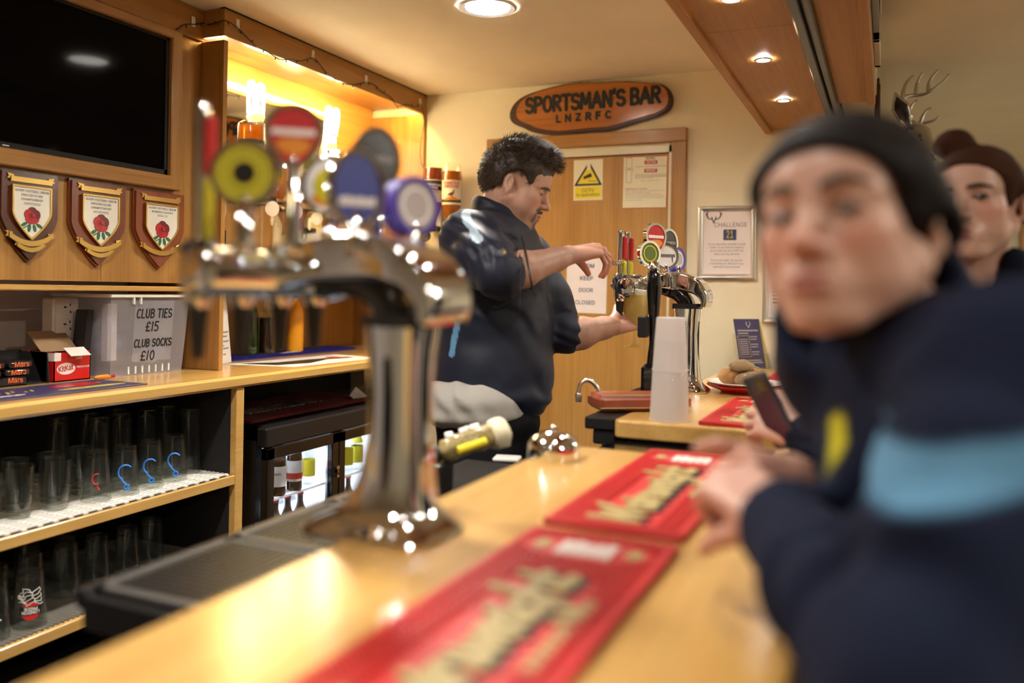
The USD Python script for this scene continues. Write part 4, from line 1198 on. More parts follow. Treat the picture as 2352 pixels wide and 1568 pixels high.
# two whisky bottles on the cream wall, in a bracket
WY = 3.90
for px_, py_, lab_, liq, r_, h_, texts, l2, label in [
        (996, 378, 'cream_card', 'whisky_red', .050, .335, [('CHRISTIAN', -.118, .011, 'white_print'), ('DUPRE', -.134, .011, 'white_print'), ('NAPOLEON', -.152, .008, 'grey_print')], (-.088, -.14, 'black_print'), 'upturned dark red brandy bottle on the cream wall, left of the pair'),
        (1038, 376, 'cream_card', 'whisky', .053, .36, [('FAMOUS', -.112, .015, 'red_print'), ('GROUSE', -.130, .014, 'red_print')], (-.188, -.205, 'black_print'), 'upturned amber whisky bottle with a grouse label on the cream wall')]:
    p = on(px_, py_, 'y', WY)
    t = optic_bottle(tuple(p), label, 'thin_glass', liq, r_, h_, lab_, l2, None, texts, fill=.85 if 'amber' in label else .95, wall=np.array([0.0, .085]))
    if 'amber' in label:
        a0 = math.atan2(-p[1], -p[0])
        bird = Polygon([(-.022, .0), (-.006, .012), (.006, .016), (.010, .028), (.015, .030), (.014, .018), (.012, .006), (.004, -.002), (.004, -.010), (.0, -.010), (-.001, -.003)])
        hill = Polygon([(-.04, -.022), (-.02, -.010), (.0, -.008), (.02, -.010), (.04, -.020), (.04, -.026), (-.04, -.026)])
        for nm, pg, mm_ in (('bird_print', bird, 'plaque_red'), ('hill_print', hill, 'badge_orange')):
            m2 = trimesh.Trimesh(*vf(prism(pg, .0006))).subdivide_to_size(.006)
            v = m2.vertices
            an, rr = a0 + v[:, 0] / r_, r_ + .0024 + v[:, 2]
            part(t, nm, trimesh.Trimesh(np.stack([rr * np.cos(an), rr * np.sin(an), -.168 + v[:, 1]], 1), m2.faces, process=False), M[mm_])
pw = on(1000, 520, 'y', 3.97)
t = Thing('optic_bracket', 'black and cream wall bracket with a ring under the dark red bottle', 'bracket', pw)
part(t, 'back_plate', box(pw[0] - .005, pw[0] + .035, 3.972, 3.988, pw[2] - .03, pw[2] + .22, .003), M['cream_card'], world=True)
part(t, 'arm', box(pw[0] - .03, pw[0] + .035, 3.90, 3.972, pw[2] - .03, pw[2] + .0, .003), M['black_plastic'], world=True)
part(t, 'ring', aimed(trimesh.creation.torus(.026, .006), (pw[0] - .012, 3.88, pw[2] - .055), (.3, -1, 0)), M['black_plastic'], world=True, smooth=True)
part(t, 'ring_lens', aimed(trimesh.creation.cylinder(.024, .004), (pw[0] - .012, 3.882, pw[2] - .055), (.3, -1, 0)), M['mirror_glass'], world=True)

# fairy lights along the fascia, with white clips
FL1 = [(219, 0), (268, 27), (299, 47), (333, 62), (366, 65), (404, 70), (420, 58), (446, 56), (482, 51)]
FL2 = [(513, 47), (542, 61), (568, 86), (590, 107), (616, 120), (641, 136), (663, 137), (697, 139), (721, 134), (747, 164), (767, 180), (783, 189), (818, 194), (840, 189), (859, 194), (880, 212), (902, 229), (907, 239), (935, 240), (957, 244), (967, 240)]
FL3 = [(971, 255), (974, 275), (970, 307), (966, 338), (966, 365), (973, 388), (976, 405)]
P1 = [on(x, y, 'x', -2.381) for x, y in FL1]
P2 = [on(x, y, 'x', -2.279) for x, y in FL2]
P3 = [on(x, y, 'x', -2.281) for x, y in FL3]
for p in P3:
    p[1] = min(p[1], 3.978)
path = np.vstack([P1, [(-2.36, 2.452, P2[0][2] - .005), (-2.30, 2.452, P2[0][2])], P2, P3])
for p in path:
    p[1] = min(p[1], 3.978)
cv = spline(path, 260)
cv[:, 1] = np.minimum(cv[:, 1], 3.979)
fy = Thing('fairy_lights', 'unlit string of fairy lights on dark wire along the top of the back bar', 'string lights', path[8])
part(fy, 'wire', tube(cv, .0021, 6), M['black_plastic'], world=True, smooth=True)
rg = np.random.default_rng(3)
for i in range(6, 258, 7):
    p = cv[i]
    d = np.array([rg.uniform(0, .3), rg.uniform(-.6, .6), rg.choice([-1, -1, -1, .8])])
    d = unit(d)
    b = part(fy, 'bulb_stalk', tube([p, p + d * .012], .0022, 6), M['black_plastic'], world=True)
    part(fy, 'bulb', tube([p + d * .012, p + d * .019, p + d * .022], [.0026, .0022, .0004], 6), M['clear_plastic'], world=True, parent=b)
for k, (px_, py_, X_) in enumerate([(444, 48, -2.386), (546, 54, -2.284), (719, 124, -2.284), (841, 181, -2.284), (965, 233, -2.284)]):
    p = on(px_, py_, 'x', X_)
    t = Thing('cable_clip', ['white adhesive clip on the television panelling holding the fairy lights', 'white adhesive clip on the fascia nearest the cabinet corner', 'second white clip along the cabinet fascia from the near corner', 'third white clip along the cabinet fascia from the near corner', 'last white clip at the far end of the cabinet fascia'][k], 'clip', p)
    part(t, 'pad', box(p[0] - .001, p[0] + .0015, p[1] - .009, p[1] + .009, p[2] - .022, p[2] + .016, .0005), M['white_plastic'], world=True)
    part(t, 'hook', box(p[0] + .0015, p[0] + .006, p[1] - .004, p[1] + .004, p[2] - .018, p[2] - .006, .001), M['white_plastic'], world=True)

# ------------------------------------------------------------------ the carved sign
SY = YB - .034
outl = [(272, 670), (285, 580), (350, 500), (500, 430), (700, 375), (870, 350), (1050, 345), (1180, 338), (1400, 341), (1560, 353), (1680, 380), (1727, 440), (1738, 505), (1722, 570), (1640, 635), (1550, 668), (1400, 710), (1280, 748), (1150, 780), (1000, 791), (850, 808), (700, 820), (580, 812), (470, 790), (380, 750), (300, 712)]
op = [on(1100 + x / 3.92, 100 + y / 3.92, 'y', SY) for x, y in outl]
oc = np.mean(op, 0)
oo = spline(np.array([(p[0] - oc[0], p[2] - oc[2]) for p in op]), 120, closed=True)
oo += .003 * (meshkit.fbm(np.c_[oo * 60, np.zeros(120)], 3, 2)[:, None] - .5)
op2 = Polygon(oo)
ins = op2.buffer(-.010)
sg = Thing('bar_sign', "varnished wooden slab sign lettered SPORTSMAN'S BAR above the door", 'sign', (oc[0], YB - .001, oc[2]))
AX, AZ = (1, 0, 0), (0, 0, 1)      # x cross z points to -y, towards the room
edge = cat(prism(op2, .022), frame_on(prism(op2.buffer(-.004), .008), (0, 0, .022), (1, 0, 0), (0, 1, 0)))
part(sg, 'bark_edge', frame_on(edge, (0, 0, 0), AX, AZ), M['sign_bark'])
lop = affinity.translate(affinity.scale(op2, .93, .90), .012, .006).intersection(op2.buffer(-.005))
part(sg, 'face', frame_on(prism(lop, .005), (0, -.0295, 0), AX, AZ), M['sign_wood'])
for s_, (x0, y0), (x1, y1), hpx, rr in [("SPORTSMAN'S BAR", (424, 632), (1635, 532), 152, .0086), ('LNZRFC', (700, 712), (1188, 672), 70, .0052)]:
    a = on(1100 + x0 / 3.92, 100 + y0 / 3.92, 'y', SY)
    b = on(1100 + x1 / 3.92, 100 + y1 / 3.92, 'y', SY)
    h_ = hpx / 3.92 / FPX * ((a + b) / 2 - E0).dot(cF)
    pls, w = strokes(s_, h_ - rr * 1.2, gap=.10 if len(s_) > 8 else .62, space=.34)
    W_ = np.linalg.norm(b - a)
    pls = [p * [W_ / w, 1] for p in pls]
    lm = stroke_mesh(pls, rr, .0022)
    d_ = b - a
    part(sg, 'lettering', frame_on(lm, (a[0] - oc[0], -.0345, a[2] - oc[2] + rr * .4), d_, np.cross((0, -1, 0), unit(d_))), M['black_print'], label='black routed lettering')
for x, y in ((452, 596), (1578, 510)):
    p = on(1100 + x / 3.92, 100 + y / 3.92, 'y', SY)
    part(sg, 'screw', frame_on(lathe([(0, .001), (.003, .001), (.0035, 0)], 12), (p[0] - oc[0], -.037, p[2] - oc[2]), AX, AZ), M['gold'])


# ------------------------------------------------------------------ notices on the door
DY = YB + .0115


class Sheet:
    """A flat notice from its corners in the photo, on the plane y; lays print out in its own units."""

    def __init__(s, name, label, cat_, tl, tr, bl, y, m_, t=.0012):
        s.a, s.b_, s.c = on(*tl, 'y', y), on(*tr, 'y', y), on(*bl, 'y', y)
        s.w, s.h = np.linalg.norm(s.b_ - s.a), np.linalg.norm(s.c - s.a)
        s.u, s.v = unit(s.b_ - s.a), unit(s.a - s.c)
        s.v = unit(s.v - s.u * (s.v @ s.u))
        s.n = np.cross(s.u, s.v)
        s.t = Thing(name, label, cat_, s.c)
        s.k = t
        s.put('sheet', box(0, s.w, 0, s.h, 0, t), m_, 0)

    def put(s, name, mesh, m_, z=None, **kw):
        z = s.k if z is None else z
        return part(s.t, name, frame_on(mesh, s.c + s.n * z, s.u, s.v), M[m_], world=True, **kw)

    def txt(s, str_, x, y, h, m_='black_print', bold=False, width=None, center=False, z=None, name='lettering'):
        m2 = text(str_, h * s.h, .0004, bold, width * s.w if width else None, center)
        m2.vertices += [x * s.w, y * s.h, 0]
        s.put(name, m2, m_, z)


cc = Sheet('cctv_notice', 'yellow and cream CCTV in operation notice on the oak door', 'notice', (1318, 368.5), (1385, 365), (1317, 461), DY, 'cream_card')
tri = Polygon([(.06 * cc.w, .38 * cc.h), (.94 * cc.w, .38 * cc.h), (.53 * cc.w, .93 * cc.h)])
cc.put('triangle', prism(tri.buffer(.004, quad_segs=3).difference(tri.buffer(-.006)), .0004), 'black_print')
cc.put('triangle_fill', prism(tri.buffer(-.006), .0004), 'yellow_print')
cc.put('camera_symbol', cat(prism(affinity.rotate(Polygon([(-.024, -.008), (.024, -.010), (.024, .010), (-.02, .007)]), 18, origin=(0, 0)).__class__([(x + .48 * cc.w, y + .59 * cc.h) for x, y in affinity.rotate(Polygon([(-.024, -.007), (.022, -.010), (.022, .010), (-.02, .006)]), 18, origin=(0, 0)).exterior.coords]), .0004), stroke_mesh([np.array([(.53 * cc.w, .52 * cc.h), (.54 * cc.w, .47 * cc.h), (.80 * cc.w, .465 * cc.h)])], .0012, .0004)), 'black_print', cc.k + .0005)
cc.put('yellow_band', box(.05 * cc.w, .95 * cc.w, .05 * cc.h, .34 * cc.h, 0, .0004), 'yellow_print')
cc.txt('CCTV', .5, .205, .085, z=cc.k + .0005, center=True, width=.42)
cc.txt('in operation', .5, .105, .075, z=cc.k + .0005, center=True, width=.80)
cc.put('hanging_tab', box(.46 * cc.w, .58 * cc.w, .74 * cc.h, .96 * cc.h, 0, .001), 'cream_card', cc.k + .0006)

sd = Sheet('gas_safety_notice', 'white SDEL caution notice with red headings on the oak door', 'notice', (1434, 360), (1535, 356), (1430, 478.5), DY, 'cream_card')
sd.put('red_edge', cat(box(0, sd.w, sd.h - .004, sd.h, 0, .0004), box(0, sd.w, 0, .002, 0, .0004), box(sd.w - .003, sd.w, 0, sd.h, 0, .0004)), 'red_print')
sd.txt('SDEL', .62, .935, .038, bold=True, center=True, width=.24)
for s_, y in (('CAUTION', .86), ('IMPORTANT', .70)):
    sd.put('red_block', box(.48 * sd.w, .77 * sd.w, (y - .018) * sd.h, (y + .05) * sd.h, 0, .0004), 'red_print')
    sd.txt(s_, .625, y, .035, 'white_print', True, .22, True, sd.k + .0005)
sd.put('cylinder_symbol', stroke_mesh([np.array([(x * sd.w, y * sd.h) for x, y in ((.07, .5), (.07, .70), (.05, .75), (.07, .80), (.07, .97), (.19, .97), (.19, .80), (.22, .75), (.19, .70), (.19, .5), (.07, .5))])], .0008, .0004), 'grey_print')
sd.txt('CO', .13, .735, .045, 'red_print', True, .10, True)
for s_, y, w_, x in [('FOLLOW INTERNAL CO2 BREATHING PROCEDURES IN SMALL AREAS', .79, .70, .27), ('PLEASE ENSURE THAT YOU ARE FAMILIAR WITH THE', .63, .70, .27), ('SAFETY INSTRUCTIONS INFORMATION AND TEXT YOU', .60, .70, .27), ('OBSERVE THE SAFETY RULES', .57, .40, .27), ('Call in case of fire 999', .52, .42, .4)]:
    sd.txt(s_, x, y, .016, 'grey_print', width=w_)
sd.txt('EMERGENCY ACTION', .05, .36, .022, 'red_print', True, .50)
for k, s_ in enumerate(['When in anything an incident occurs especially where CO2 is', 'involved and somebody has lost consciousness.', 'IMMEDIATELY contact the emergency services 999.', 'Where no injury occurs, contact the site and contact your', 'technical services department during normal working hours.']):
    sd.txt(s_, .05, .325 - .033 * k, .016, 'red_print' if k == 2 else 'grey_print', width=[.9, .6, .85, .9, .9][k])
sd.txt('Call SDEL Technical Services Division', .05, .15, .014, 'grey_print', width=.42)

rm = Sheet('door_notice', 'pale pink paper notice reading ROOM KEEP DOOR CLOSED on the door', 'notice', (1302, 589), (1394.5, 590), (1299.4, 717), DY, 'pink_paper', .0006)
for s_, y, w_, x in (('ROOM', .805, .375, .50), ('KEEP', .585, .33, .50), ('DOOR', .375, .36, .49), ('CLOSED', .155, .50, .475)):
    rm.txt(s_, x, y, .068, 'navy_print', True, w_, True)


def wall_frame(name, label, tl, tr, bl, fill):
    y = YB - .003
    a, b_, c = on(*tl, 'y', y), on(*tr, 'y', y), on(*bl, 'y', y)
    w, h = b_[0] - a[0], a[2] - c[2]
    t = Thing(name, label, 'framed notice', (c[0], YB - .001, c[2]))
    bw = .026
    prof = np.array([(0, 0), (0, .014), (.006, .019), (.012, .020), (.022, .012), (bw, .006), (bw, 0)])
    pts = [(0, 0), (w, 0), (w, h), (0, h)]
    for k in range(4):
        p, q = np.array(pts[k]), np.array(pts[(k + 1) % 4])
        d = unit(q - p)
        n2 = np.array([-d[1], d[0]])
        V, Fc = [], []
        for (o, z) in prof:
            V += [(*(p + n2 * o + d * o), z), (*(q + n2 * o - d * o), z)]
        for i in range(len(prof) - 1):
            Fc += [[2 * i, 2 * i + 1, 2 * i + 3], [2 * i, 2 * i + 3, 2 * i + 2]]
        mm_ = trimesh.Trimesh(np.array(V, float), np.array(Fc), process=False)
        mm_.invert()
        part(t, 'frame_bar', frame_on(mm_, (0, 0, 0), (1, 0, 0), (0, 0, 1)), M['silver_frame'], smooth=50)
    part(t, 'backing', frame_on(box(.004, w - .004, .004, h - .004, 0, .005), (0, 0, 0), (1, 0, 0), (0, 0, 1)), M[fill])
    return t, w, h


def ftext(t, s_, x, y, h, w_, m_='grey_print', bold=False, z=.0052):
    part(t, 'lettering', frame_on(text(s_, h, .0004, bold, w_, True), (x, -z, y), (1, 0, 0), (0, 0, 1)), M[m_])


t, w, h = wall_frame('framed_notice', 'silver framed Challenge 21 notice with antlers on the cream wall', (1603, 474.7), (1737, 476), (1602, 641), 'pink_paper')
ftext(t, 'CHALLENGE', w * .56, h * .715, .020, w * .56)
part(t, 'number_block', frame_on(box(w * .44, w * .66, h * .535, h * .68, 0, .0005), (0, -.0052, 0), (1, 0, 0), (0, 0, 1)), M['navy_print'])
ftext(t, '21', w * .55, h * .565, .034, w * .13, 'leaflet_gold', True, .0058)
for s_, y, w_ in (('If you are lucky enough to look', .47, .64), ('under 21 you will be asked to', .425, .58), ('prove that you are OVER 18', .38, .56), ('when you buy alcohol', .335, .44), ('If you are under 18 you are', .25, .54), ('committing an offence if you', .205, .58), ('attempt to buy alcohol', .16, .46)):
    ftext(t, s_, w * .5, h * y, .009, w * w_)
sgn = []
for s in (-1, 1):
    sgn += [np.array([(0, -.02), (s * .006, -.004), (s * .026, .002), (s * .032, .02), (s * .026, .036)]), np.array([(s * .028, .006), (s * .036, .024)]), np.array([(s * .006, -.004), (s * .010, .008)])]
part(t, 'antler_emblem', frame_on(stroke_mesh(sgn, .0022, .0005), (w * .27, -.0052, h * .83), (1, 0, 0), (0, 0, 1)), M['black_print'])
t, w, h = wall_frame('framed_notice', 'second silver framed notice on the cream wall behind the woman in front', (1757, 590), (1880, 592), (1751, 741), 'white_card')
for k in range(8):
    part(t, 'print_line', frame_on(box(w * .2, w * (.8 - .05 * (k % 3)), h * (.3 + .055 * k), h * (.3 + .055 * k) + .007, 0, .0004), (0, -.0052, 0), (1, 0, 0), (0, 0, 1)), M['grey_print'])

# ------------------------------------------------------------------ aluminium stag on the lounge wall
sx0, sy0, szc = -.07, 4.36, on(2080, 330, 'y', 4.36)[2]


def stp(px_, py_, d):
    return at(px_, py_, d * .835)


sgt = Thing('stag_head', 'polished aluminium stag head with antlers mounted on the lounge wall', 'ornament', (sx0, sy0, szc))
hd = [stp(2078, 330, 4.52), stp(2096, 310, 4.50), stp(2112, 328, 4.42), stp(2135, 352, 4.34), stp(2146, 366, 4.31)]
part(sgt, 'head', cat(tube(spline(np.array(hd), 24), np.interp(np.linspace(0, 1, 24), [0, .12, .35, .7, .93, 1], [.03, .052, .063, .044, .034, .010]), 18)), M['aluminium'], world=True, smooth=True)
nk = [(-.066, 4.36, stp(2070, 420, 4.6)[2]), stp(2066, 400, 4.56), stp(2078, 350, 4.53), stp(2092, 322, 4.5)]
part(sgt, 'neck', tube(spline(np.array(nk), 20), np.interp(np.linspace(0, 1, 20), [0, .4, 1], [.105, .085, .05]), 20), M['aluminium'], world=True, smooth=True)
ear = [stp(2084, 290, 4.46), stp(2078, 270, 4.45), stp(2068, 245, 4.44), stp(2056, 213, 4.44)]
ea = tube(spline(np.array(ear), 16), np.interp(np.linspace(0, 1, 16), [0, .2, .6, 1], [.010, .030, .038, .004]), 14)
ctr = ea.vertices.mean(0)
dv = unit(E0 - ctr)
ea.vertices -= np.outer((ea.vertices - ctr) @ dv, dv) * .62
part(sgt, 'ear', ea, M['aluminium'], world=True, smooth=True)
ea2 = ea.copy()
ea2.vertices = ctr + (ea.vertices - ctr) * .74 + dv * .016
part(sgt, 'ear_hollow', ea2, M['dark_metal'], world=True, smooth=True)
fe = [stp(2062, 310, 4.62), stp(2052, 296, 4.64), stp(2050, 285, 4.66)]
part(sgt, 'ear', tube(spline(np.array(fe), 10), np.interp(np.linspace(0, 1, 10), [0, .4, 1], [.010, .029, .005]), 12), M['aluminium'], world=True, smooth=True)
an1 = [[(2092, 300), (2080, 258), (2076, 224), (2098, 219), (2128, 214), (2152, 198), (2170, 183), (2180, 171)], [(2074, 226), (2078, 198), (2090, 180), (2099, 173)], [(2103, 218), (2106, 195), (2112, 178), (2120, 167)], [(2133, 212), (2136, 186), (2146, 170), (2155, 161)]]
an2 = [[(2100, 298), (2088, 272), (2090, 250), (2096, 238), (2108, 230)], [(2088, 268), (2096, 280), (2112, 284), (2130, 281), (2148, 275), (2157, 267)], [(2114, 284), (2122, 262), (2132, 251), (2140, 248)]]
for an, d in ((an1, 4.46), (an2, 4.62)):
    ms = []
    for k, pl in enumerate(an):
        q = spline(np.array([stp(x, y, d - .0006 * abs(x - 2095)) for x, y in pl]), 26)
        ms.append(tube(q, np.linspace(.0125 if k == 0 else .010, .004, 26), 10))
    part(sgt, 'antler', cat(*ms), M['aluminium'], world=True, smooth=True)
ec = stp(2112, 312, 4.345)
part(sgt, 'eye', trimesh.creation.icosphere(2, .009).apply_translation(ec), M['dark_metal'], world=True, smooth=True)
bd = aimed(lathe([(0, 0), (.085, 0), (.092, .010), (.085, .018), (0, .022)], 28), (-.0695, 4.36, stp(2070, 420, 4.6)[2]), (1, 0, 0))
part(sgt, 'wall_plate', bd, M['aluminium'], world=True, smooth=40)

# ------------------------------------------------------------------ the bar counter
XL_, XR_ = -.648, -.070
NE, FS = 1.722, 2.124
bar = Thing('bar_counter', 'long pale wooden bar counter in the foreground, notched beside the far section', 'bar counter', (-.36, 1.5, ZB - .05))


def slab(poly, z0, z1, r=.008):
    """A counter top with rounded upper and lower edges."""
    lay, n = [], 5
    H = z1 - z0
    out = []
    for k in range(n):
        a = math.pi / 2 * k / (n - 1)
        out.append((r * (1 - math.cos(math.pi / 2 - a)) if False else r * (1 - math.sin(a)), r * (1 - math.cos(a))))
    seq = [(ins, z0 + dz) for ins, dz in [(r * (1 - math.sin(a)), r * (1 - math.cos(a))) for a in np.linspace(0, math.pi / 2, n)]]
    seq += [(ins, z1 - dz) for ins, dz in [(r * (1 - math.sin(a)), r * (1 - math.cos(a))) for a in np.linspace(math.pi / 2, 0, n)]]
    rings = []
    base = np.array(poly.exterior.coords)[:-1]
    if Polygon(base).exterior.is_ccw is False:
        base = base[::-1]
    pv, nx = np.roll(base, 1, 0), np.roll(base, -1, 0)
    e1, e2 = base - pv, nx - base
    e1 /= np.linalg.norm(e1, axis=1, keepdims=True)
    e2 /= np.linalg.norm(e2, axis=1, keepdims=True)
    n1, n2 = np.stack([-e1[:, 1], e1[:, 0]], 1), np.stack([-e2[:, 1], e2[:, 0]], 1)
    nn = n1 + n2
    nn /= np.maximum(1 + (n1 * n2).sum(1, keepdims=True), .2)
    V, F_ = [], []
    m_ = len(base)
    for ins, z in seq:
        V.append(np.c_[base + nn * ins, np.full(m_, z)])
    for i in range(len(seq) - 1):
        for j in range(m_):
            j2 = (j + 1) % m_
            a, b, c, d = i * m_ + j, i * m_ + j2, (i + 1) * m_ + j2, (i + 1) * m_ + j
            F_ += [[a, b, c], [a, c, d]]
    V = np.vstack(V)
    for k, flip in ((0, True), (len(seq) - 1, False)):
        v2, f2 = trimesh.creation.triangulate_polygon(Polygon(V[k * m_:(k + 1) * m_, :2]), engine='earcut')
        o = len(V)
        V = np.vstack([V, np.c_[v2, np.full(len(v2), seq[k][1])]])
        F_ += [list((t[::-1] if flip else t) + o) for t in f2]
    return trimesh.Trimesh(V, np.array(F_), process=False)


pl = Polygon([(XL_, -.7), (XR_, -.7), (XR_, 3.984), (XL_, 3.984), (XL_, FS), (-.217, FS), (-.217, NE), (XL_, NE)]).buffer(-.02).buffer(.02, quad_segs=4)
part(bar, 'worktop', slab(pl, ZB - .048, ZB), M['counter_wood'], smooth=35, world=True)
part(bar, 'front_panel', box(-.17, -.15, -.7, 3.98, .1, ZB - .049), M['oak_upright'], world=True)
part(bar, 'plinth', box(-.19, -.17, -.7, 3.98, 0, .1), M['black_matte'], world=True)
part(bar, 'under_frame', cat(box(-.60, -.17, -.7, NE - .03, .1, .14), box(-.60, -.58, -.7, NE - .03, 0, ZB - .049), box(-.60, -.17, NE - .05, NE - .03, 0, ZB - .049)), M['black_matte'], world=True)
part(bar, 'far_carcass', cat(box(-.60, -.17, FS + .02, FS + .04, 0, ZB - .049), box(-.61, -.59, FS + .02, 3.98, 0, ZB - .049)), M['black_matte'], world=True)
part(bar, 'flap_support', box(-.655, -.219, NE + .012, FS + .015, ZB - .125, ZB - .055, .006), M['black_gloss'], world=True, label='black flap support below the gap')

# lower ledge behind the bar with rubber drip mats
lg = Thing('bar_ledge', 'low black work ledge behind the near bar, covered with grid drip mats', 'ledge', (-.84, 1.3, .90))
LX0, LX1, LY0, LY1, LZ = -1.034, -.650, .852, 1.55, .94
part(lg, 'ledge_top', box(LX0, LX1, LY0, LY1, LZ - .05, LZ, .004), M['black_plastic'], world=True)
part(lg, 'steel_edge', box(LX0 - .012, LX0 + .004, LY0, LY1, LZ - .02, LZ + .006, .002), M['dark_metal'], world=True)
part(lg, 'cabinet', box(LX0 + .05, LX1, LY0 + .05, LY1, 0, LZ - .051), M['black_matte'], world=True)
k = 0
for y0, y1 in [(LY0 + .01, LY0 + .275), (LY0 + .285, LY0 + .55), (LY0 + .56, LY1 - .01)]:
    t = Thing('drip_mat', ['black rubber grid drip mat nearest the camera on the low ledge', 'black rubber grid drip mat in the middle of the low ledge', 'black rubber grid drip mat at the far end of the low ledge'][k], 'drip mat', (-.84, y0, LZ))
    k += 1
    part(t, 'border', cat(box(LX0 + .012, LX0 + .03, y0, y1, LZ + .0005, LZ + .012, .002), box(LX1 - .02, LX1 - .004, y0, y1, LZ + .0005, LZ + .012, .002), box(LX0 + .012, LX1 - .004, y0, y0 + .016, LZ + .0005, LZ + .012, .002), box(LX0 + .012, LX1 - .004, y1 - .016, y1, LZ + .0005, LZ + .012, .002)), M['dark_grey'], world=True)
    part(t, 'grid', cat(*[box(x, x + .004, y0 + .016, y1 - .016, LZ + .0005, LZ + .010) for x in np.arange(LX0 + .034, LX1 - .02, .0145)], *[box(LX0 + .03, LX1 - .02, y, y + .004, LZ + .0005, LZ + .0095) for y in np.arange(y0 + .02, y1 - .016, .0145)]), M['black_plastic'], world=True)


# ------------------------------------------------------------------ red bar mats
def bar_mat(x0, x1, y0, y1, label, ty0, ty1, oval=True):
    t = Thing('bar_mat', label, 'bar mat', ((x0 + x1) / 2, (y0 + y1) / 2, ZB + .0005))
    zt = ZB + .006
    part(t, 'base', box(x0, x1, y0, y1, ZB + .0006, zt, .002), M['red_rubber'], world=True)
    part(t, 'raised_border', cat(box(x0, x0 + .008, y0, y1, zt, zt + .004, .0015), box(x1 - .008, x1, y0, y1, zt, zt + .004, .0015), box(x0, x1, y0, y0 + .008, zt, zt + .004, .0015), box(x0, x1, y1 - .008, y1, zt, zt + .004, .0015)), M['red_rubber'], world=True)
    st, xs = [], np.arange(x0 + .011, x1 - .014, .0088)
    c0 = np.array([(x0 + x1) / 2, y1 - .068])
    for x in xs:
        for y in np.arange(y0 + .012, y1 - .014, .0088):
            if oval and ((x + .003 - c0[0]) / .088) ** 2 + ((y + .003 - c0[1]) / .047) ** 2 < 1:
                continue
            if x0 + .052 < x < x1 - .050 and ty0 - .005 < y < ty1 + .005:
                continue
            st.append(box(x, x + .0058, y, y + .0058, zt, zt + .0038))
    part(t, 'studs', cat(*st), M['red_rubber'], world=True, kind='stuff')
    if oval:
        e = affinity.scale(Point(0, 0).buffer(1, 14), .046, .086)
        o = (c0[0], c0[1], zt)
        fr = lambda m_: frame_on(m_, o, (0, 1, 0), (-1, 0, 0))
        part(t, 'oval_field', fr(prism(e, .0022)), M['red_rubber'], world=True)
        part(t, 'oval_rim', fr(prism(e.difference(e.buffer(-.004)), .0034)), M['red_card'], world=True)
        part(t, 'white_emblem', fr(cat(*[box(-.030 + .001 * (j % 2), .026 - .004 * (j % 3), -.034 + .0145 * j, -.034 + .0145 * j + .0115, .002, .0042) for j in range(5)])), M['white_print'], world=True)
        for s in (-1, 1):
            part(t, 'gold_emblem', fr(frame_on(prism(affinity.scale(Point(0, 0).buffer(1, 8), .018, .011), .0016), (0, s * .060, .0022), (1, 0, 0), (0, 1, 0))), M['gold_print'], world=True)
    pls, w = strokes('Wainwright', .074, gap=-.01, slant=.18)
    pls = [p * [(ty1 - ty0) / w, 1] for p in pls]
    o = np.array([(x0 + x1) / 2 + .026, ty0, zt])
    part(t, 'letter_shadow', frame_on(stroke_mesh([p + [.002, -.008] for p in pls], .0088, .0030), o, (0, 1, 0), (-1, 0, 0)), M['black_print'], world=True, label='dark drop shadow of the script')
    part(t, 'lettering', frame_on(stroke_mesh(pls, .0078, .0046), o, (0, 1, 0), (-1, 0, 0)), M['gold_print'], world=True, label='raised gold script lettering')
    gb = [obox((x1 - .038, ty0 + .20 + .018 * j, zt + .0024), (0, 1, 0), (-1, 0, 0), (0, 0, 1), .014 - .002 * (j % 2), .013, .0046, .001) for j in range(10) if j != 6]
    part(t, 'small_lettering', cat(*gb[:6]), M['gold_print'], world=True)
    part(t, 'small_lettering', cat(*gb[6:]), M['gold_print'], world=True)
    return t


bar_mat(-.437, -.237, .42, 1.076, 'red rubber bar mat with gold script, nearest the camera on the bar', .47, .90)
bar_mat(-.441, -.241, 1.115, 1.712, 'red rubber bar mat with gold script, beside the clasped hands', 1.15, 1.55)
bar_mat(-.432, -.236, 2.145, 2.70, 'red rubber bar mat on the far counter in front of the plate', 2.18, 2.50)
bar_mat(-.425, -.225, 3.16, 3.80, 'red rubber bar mat farthest away, beside the leaflet holder', 3.2, 3.55, False)


# ------------------------------------------------------------------ chrome beer fonts
def superpath(path, sizes, up=(0, 1, 0), n=28, pw=4.0, level=False):
    """A rounded-rectangle section (size along up, size across) swept along a path in the x-z plane."""
    p = np.asarray(path, float)
    t = np.gradient(p, axis=0)
    t /= np.linalg.norm(t, axis=1, keepdims=True)
    if level:
        t = np.tile([0, 0, 1.0], (len(p), 1))
    upv = np.asarray(up, float)
    ang = np.arange(n) / n * 2 * np.pi
    cx, cy = np.sign(np.cos(ang)) * np.abs(np.cos(ang)) ** (2 / pw), np.sign(np.sin(ang)) * np.abs(np.sin(ang)) ** (2 / pw)
    V, F_ = [], []
    for i in range(len(p)):
        a = upv
        b = np.cross(t[i], a)
        V.append(p[i] + cx[:, None] * a * sizes[i][0] / 2 + cy[:, None] * b * sizes[i][1] / 2)
    k = len(p)
    V = np.vstack(V + [p[:1], p[-1:]])
    for i in range(k - 1):
        for j in range(n):
            j2 = (j + 1) % n
            F_ += [[i * n + j, i * n + j2, (i + 1) * n + j2], [i * n + j, (i + 1) * n + j2, (i + 1) * n + j]]
    for j in range(n):
        j2 = (j + 1) % n
        F_ += [[k * n, j2, j], [k * n + 1, (k - 1) * n + j, (k - 1) * n + j2]]
    m_ = trimesh.Trimesh(V, np.array(F_), process=False)
    if m_.volume < 0:
        m_.invert()
    return m_


